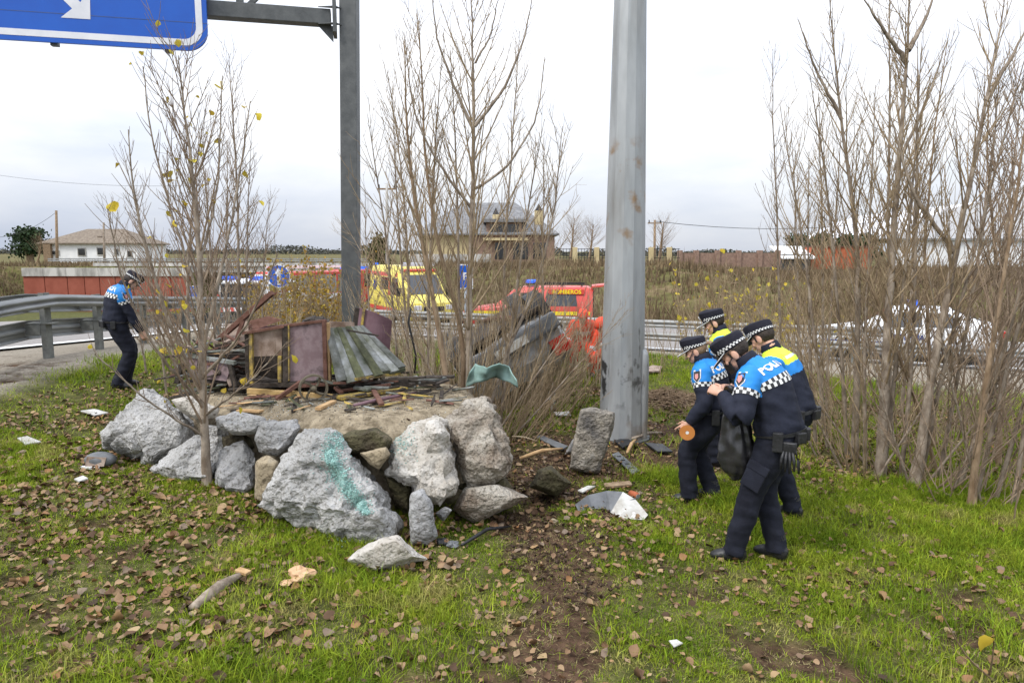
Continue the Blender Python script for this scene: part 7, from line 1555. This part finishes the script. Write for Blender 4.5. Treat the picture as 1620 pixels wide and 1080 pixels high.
# dry grass on the embankment
def dry(n):
    y = 17+50*rng.random(n)**1.2; x = (rng.random(n)*1.7-.75)*y; t, s = ts(x, y)
    k = (t > 7.6) & (x > -16) & (y < 62) & (rng.random(n) < .35+.65*S(.35, .6, fbm(x*.4, y*.4, 95))); x, y = x[k], y[k]; n = len(x); z = g(x, y)
    x2 = rng.uniform(-62, -41, 14000); y2 = rng.uniform(40, 62, 14000); x3 = rng.uniform(-52, -18, 6000); y3 = rng.uniform(61.6, 84, 6000)
    x = np.r_[x, x2, x3]; y = np.r_[y, y2, y3]; z = g(x, y); n = len(x)
    hh = .34*np.exp(rng.normal(0, .4, n)); a = rng.random(n)*2*PI; ww = .012+.0009*y; bend = rng.normal(0, .3, n)*hh
    p = np.stack([x, y, z-.02], 1); e = np.stack([ww*np.cos(a), ww*np.sin(a), 0*x], 1); tip = np.stack([bend*np.cos(a+1), bend*np.sin(a+1), hh], 1)
    V = np.stack([p-e, p+e, p+tip], 1).reshape(-1, 3); i = 3*np.arange(n)
    me = fastmesh('dry_grass', V, [np.stack([i, i+1, i+2], 1)], smooth=True); me.materials.append(M['drygrass']); o = link(bpy.data.objects.new('dry_grass', me)); tag(o, 'dry brown grass and weeds covering the embankments', 'grass', kind='stuff')
M['drygrass'] = mat('dry_weeds', (.10, .068, .038), (.235, .17, .095), .5, .8, island=.35, trans=.2)
dry(120000)
# fallen leaves: the 300 nearest are single things, the rest one object
def leaf_density(x, y):
    k = .22+.55*S(.38, .66, fbm(x*1.1, y*1.1, 101))+.5*S(.5, -2.5, x)*S(8, 5, y)+.5*S(2.8, 3.8, x)*S(6.3, 7.2, y)-.1*dirt_mask(x, y)
    k = k*(1-.5*S(.6, 2.0, x)*S(7.0, 5.6, y))
    t, s = ts(x, y); return k*S(1.08, 1.18, terr_r(x, y))*S(-6.5, -5, x)*S(-2, -4, t)
x, y = vis_points(48000, 2.5, 11.5); k = rng.random(len(x)) < leaf_density(x, y); x, y = x[k], y[k]
vis = (y > 3.35) & (np.abs(x) < .72*y); o_ = np.argsort(np.where(vis, y, 1e6)); near = o_[:300]; rest = o_[300:]
leaves_mesh('leaf_litter', np.stack([x[rest], y[rest], g(x[rest], y[rest])+.004+.02*rng.random(len(rest))], 1), .036, 'leaf', flat=True, kind='stuff', cnt_var=.42)
tag(bpy.data.objects['leaf_litter'], 'dry brown fallen leaves strewn over the lawn', 'leaves')
protos = []
for i in range(10):
    o = leaves_mesh('fallen_leaf', [np.array([0, 0, 0])], .048, 'leafo', flat=True, cnt_var=.15); protos.append(o.data); bpy.data.objects.remove(o)
for i, k in enumerate(near):
    o = bpy.data.objects.new('fallen_leaf', protos[i % 10]); o.location = (x[k], y[k], gz(x[k], y[k])+.006+.02*rng.random()); s = rnd(.55, 1.4); o.scale = (s, s, s); o.rotation_euler = (rng.normal(0, .15), rng.normal(0, .15), rng.random()*6.28)
    link(o); tag(o, 'dry curled brown leaf lying on the near grass', 'leaf', 'fallen leaves on the near grass')
# straw and tiny litter
